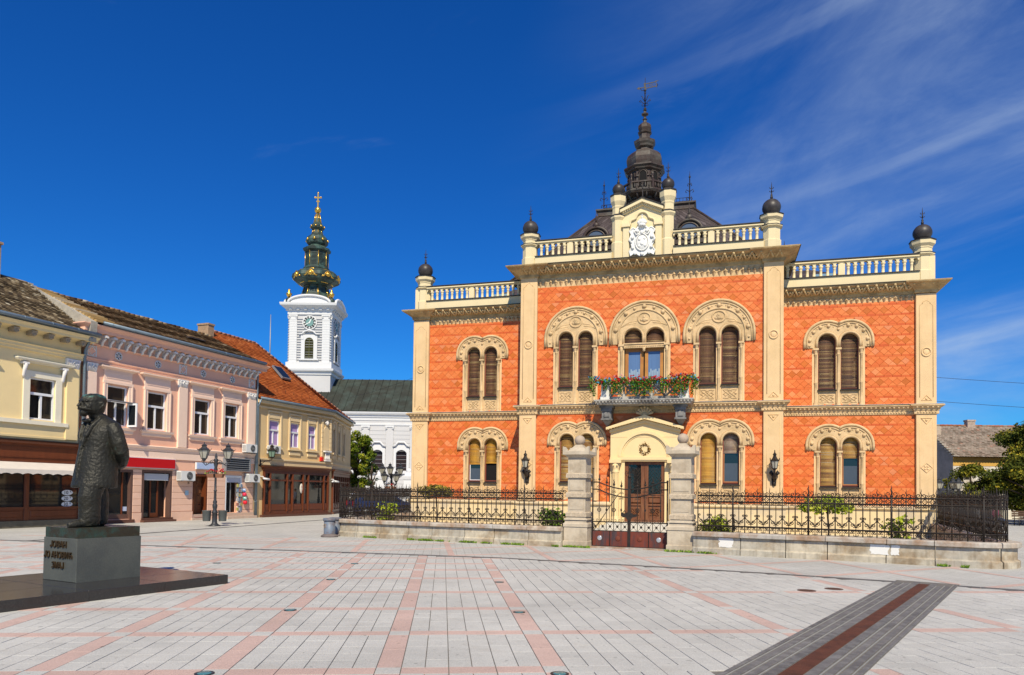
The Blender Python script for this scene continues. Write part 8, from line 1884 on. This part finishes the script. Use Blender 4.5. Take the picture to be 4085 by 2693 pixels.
# head
head0 = len(fig.v); hy = -.045
loft_rings(fig, [(1.80,0,.03,.10,.105),(1.86,0,.01,.10,.118),(1.895,0,hy+.0,.108,.140),(1.925,0,hy-.005,.122,.162),(1.96,0,hy-.003,.130,.172),(2.0,0,hy,.134,.176),(2.04,0,hy+.004,.138,.180),(2.08,0,hy+.008,.140,.184),(2.12,0,hy+.014,.130,.172),(2.15,0,hy+.022,.108,.145),(2.172,0,hy+.03,.065,.09),(2.18,0,hy+.03,.02,.03)], 22, 2.0)
fig.tube([(0,hy-.170,2.042),(0,hy-.195,2.01),(0,hy-.222,1.982),(0,hy-.195,1.965)], [.016,.022,.028,.026], 8)      # nose
fig.tube([(-.10,hy-.145,2.052),(-.05,hy-.178,2.058),(0,hy-.178,2.050),(.05,hy-.178,2.058),(.10,hy-.145,2.052)], .013, 6)   # brow
fig.tube([(-.12,hy-.10,1.925),(-.07,hy-.165,1.942),(0,hy-.20,1.952),(.07,hy-.165,1.942),(.12,hy-.10,1.925)], [.010,.024,.030,.024,.010], 7)  # moustache
fig.ball((0,hy-.135,1.885), .062, 10, 7, (1.05,1.0,.95)); fig.ball((0,hy-.165,1.925), .022, 8, 6, (1.6,1,.6))      # beard, chin
for s in (-1,1):
    fig.ball((s*.055,hy-.152,2.026), .024, 7, 5); fig.ball((s*.075,hy-.115,1.975), .055, 8, 5)
    fig.tube([(s*.132,hy+.025,1.955),(s*.152,hy+.045,1.985),(s*.162,hy+.062,2.02),(s*.158,hy+.045,2.045),(s*.148,hy+.02,2.035),(s*.142,hy+.02,2.0)], [.014,.016,.017,.016,.014,.012], 6)
    fig.ball((s*.05,-.135,1.775), .042, 8, 5, (1.3,.8,.8))       # bow tie
fig.ball((0,-.14,1.775), .026, 7, 5)
fig.xf(Matrix.Translation((0,-.02,1.86)) @ Matrix.Scale(1.13,4) @ Matrix.Translation((0,.0,-1.87)), head0)
me = fig.mesh("fig", BRONZE); o = bpy.data.objects.new("fig", me); col.objects.link(o)
md = o.modifiers.new("r", 'REMESH'); md.mode = 'VOXEL'; md.voxel_size = .0105; md.adaptivity = 0
sm2 = o.modifiers.new("s", 'SMOOTH'); sm2.iterations = 2; sm2.factor = .5
tx_ = bpy.data.textures.new("lumps", 'CLOUDS'); tx_.noise_scale = .045; tx_.noise_depth = 3
dp = o.modifiers.new("d", 'DISPLACE'); dp.texture = tx_; dp.strength = .016; dp.mid_level = .5; dp.texture_coords = 'LOCAL'
dg = bpy.context.evaluated_depsgraph_get(); m2 = bpy.data.meshes.new_from_object(o.evaluated_get(dg)); bpy.data.objects.remove(o)
for a in list(m2.attributes):
    if a.name == "tone": m2.attributes.remove(a)
m2.materials.clear(); m2.materials.append(BRONZE); m2.polygons.foreach_set("use_smooth", [True]*len(m2.polygons))
from mathutils import noise as mn
vals = []
for p in m2.polygons:
    c = p.center; q = .35+.35*mn.noise(c*5)
    if c.z > 2.08: q += max(0, (c.z-2.08)/.06)*.5*(.75+mn.noise(c*14))
    if abs(c.x-.36) < .1 and 1.1 < c.z < 1.42: q += .25*max(0, mn.noise(c*11)+.1)*2
    vals.append(min(1, max(0, q)))
at = m2.attributes.new("tone", 'FLOAT', 'FACE'); at.data.foreach_set("value", vals)
f_ = obj("figure", m2, S_, (0,0,.165))
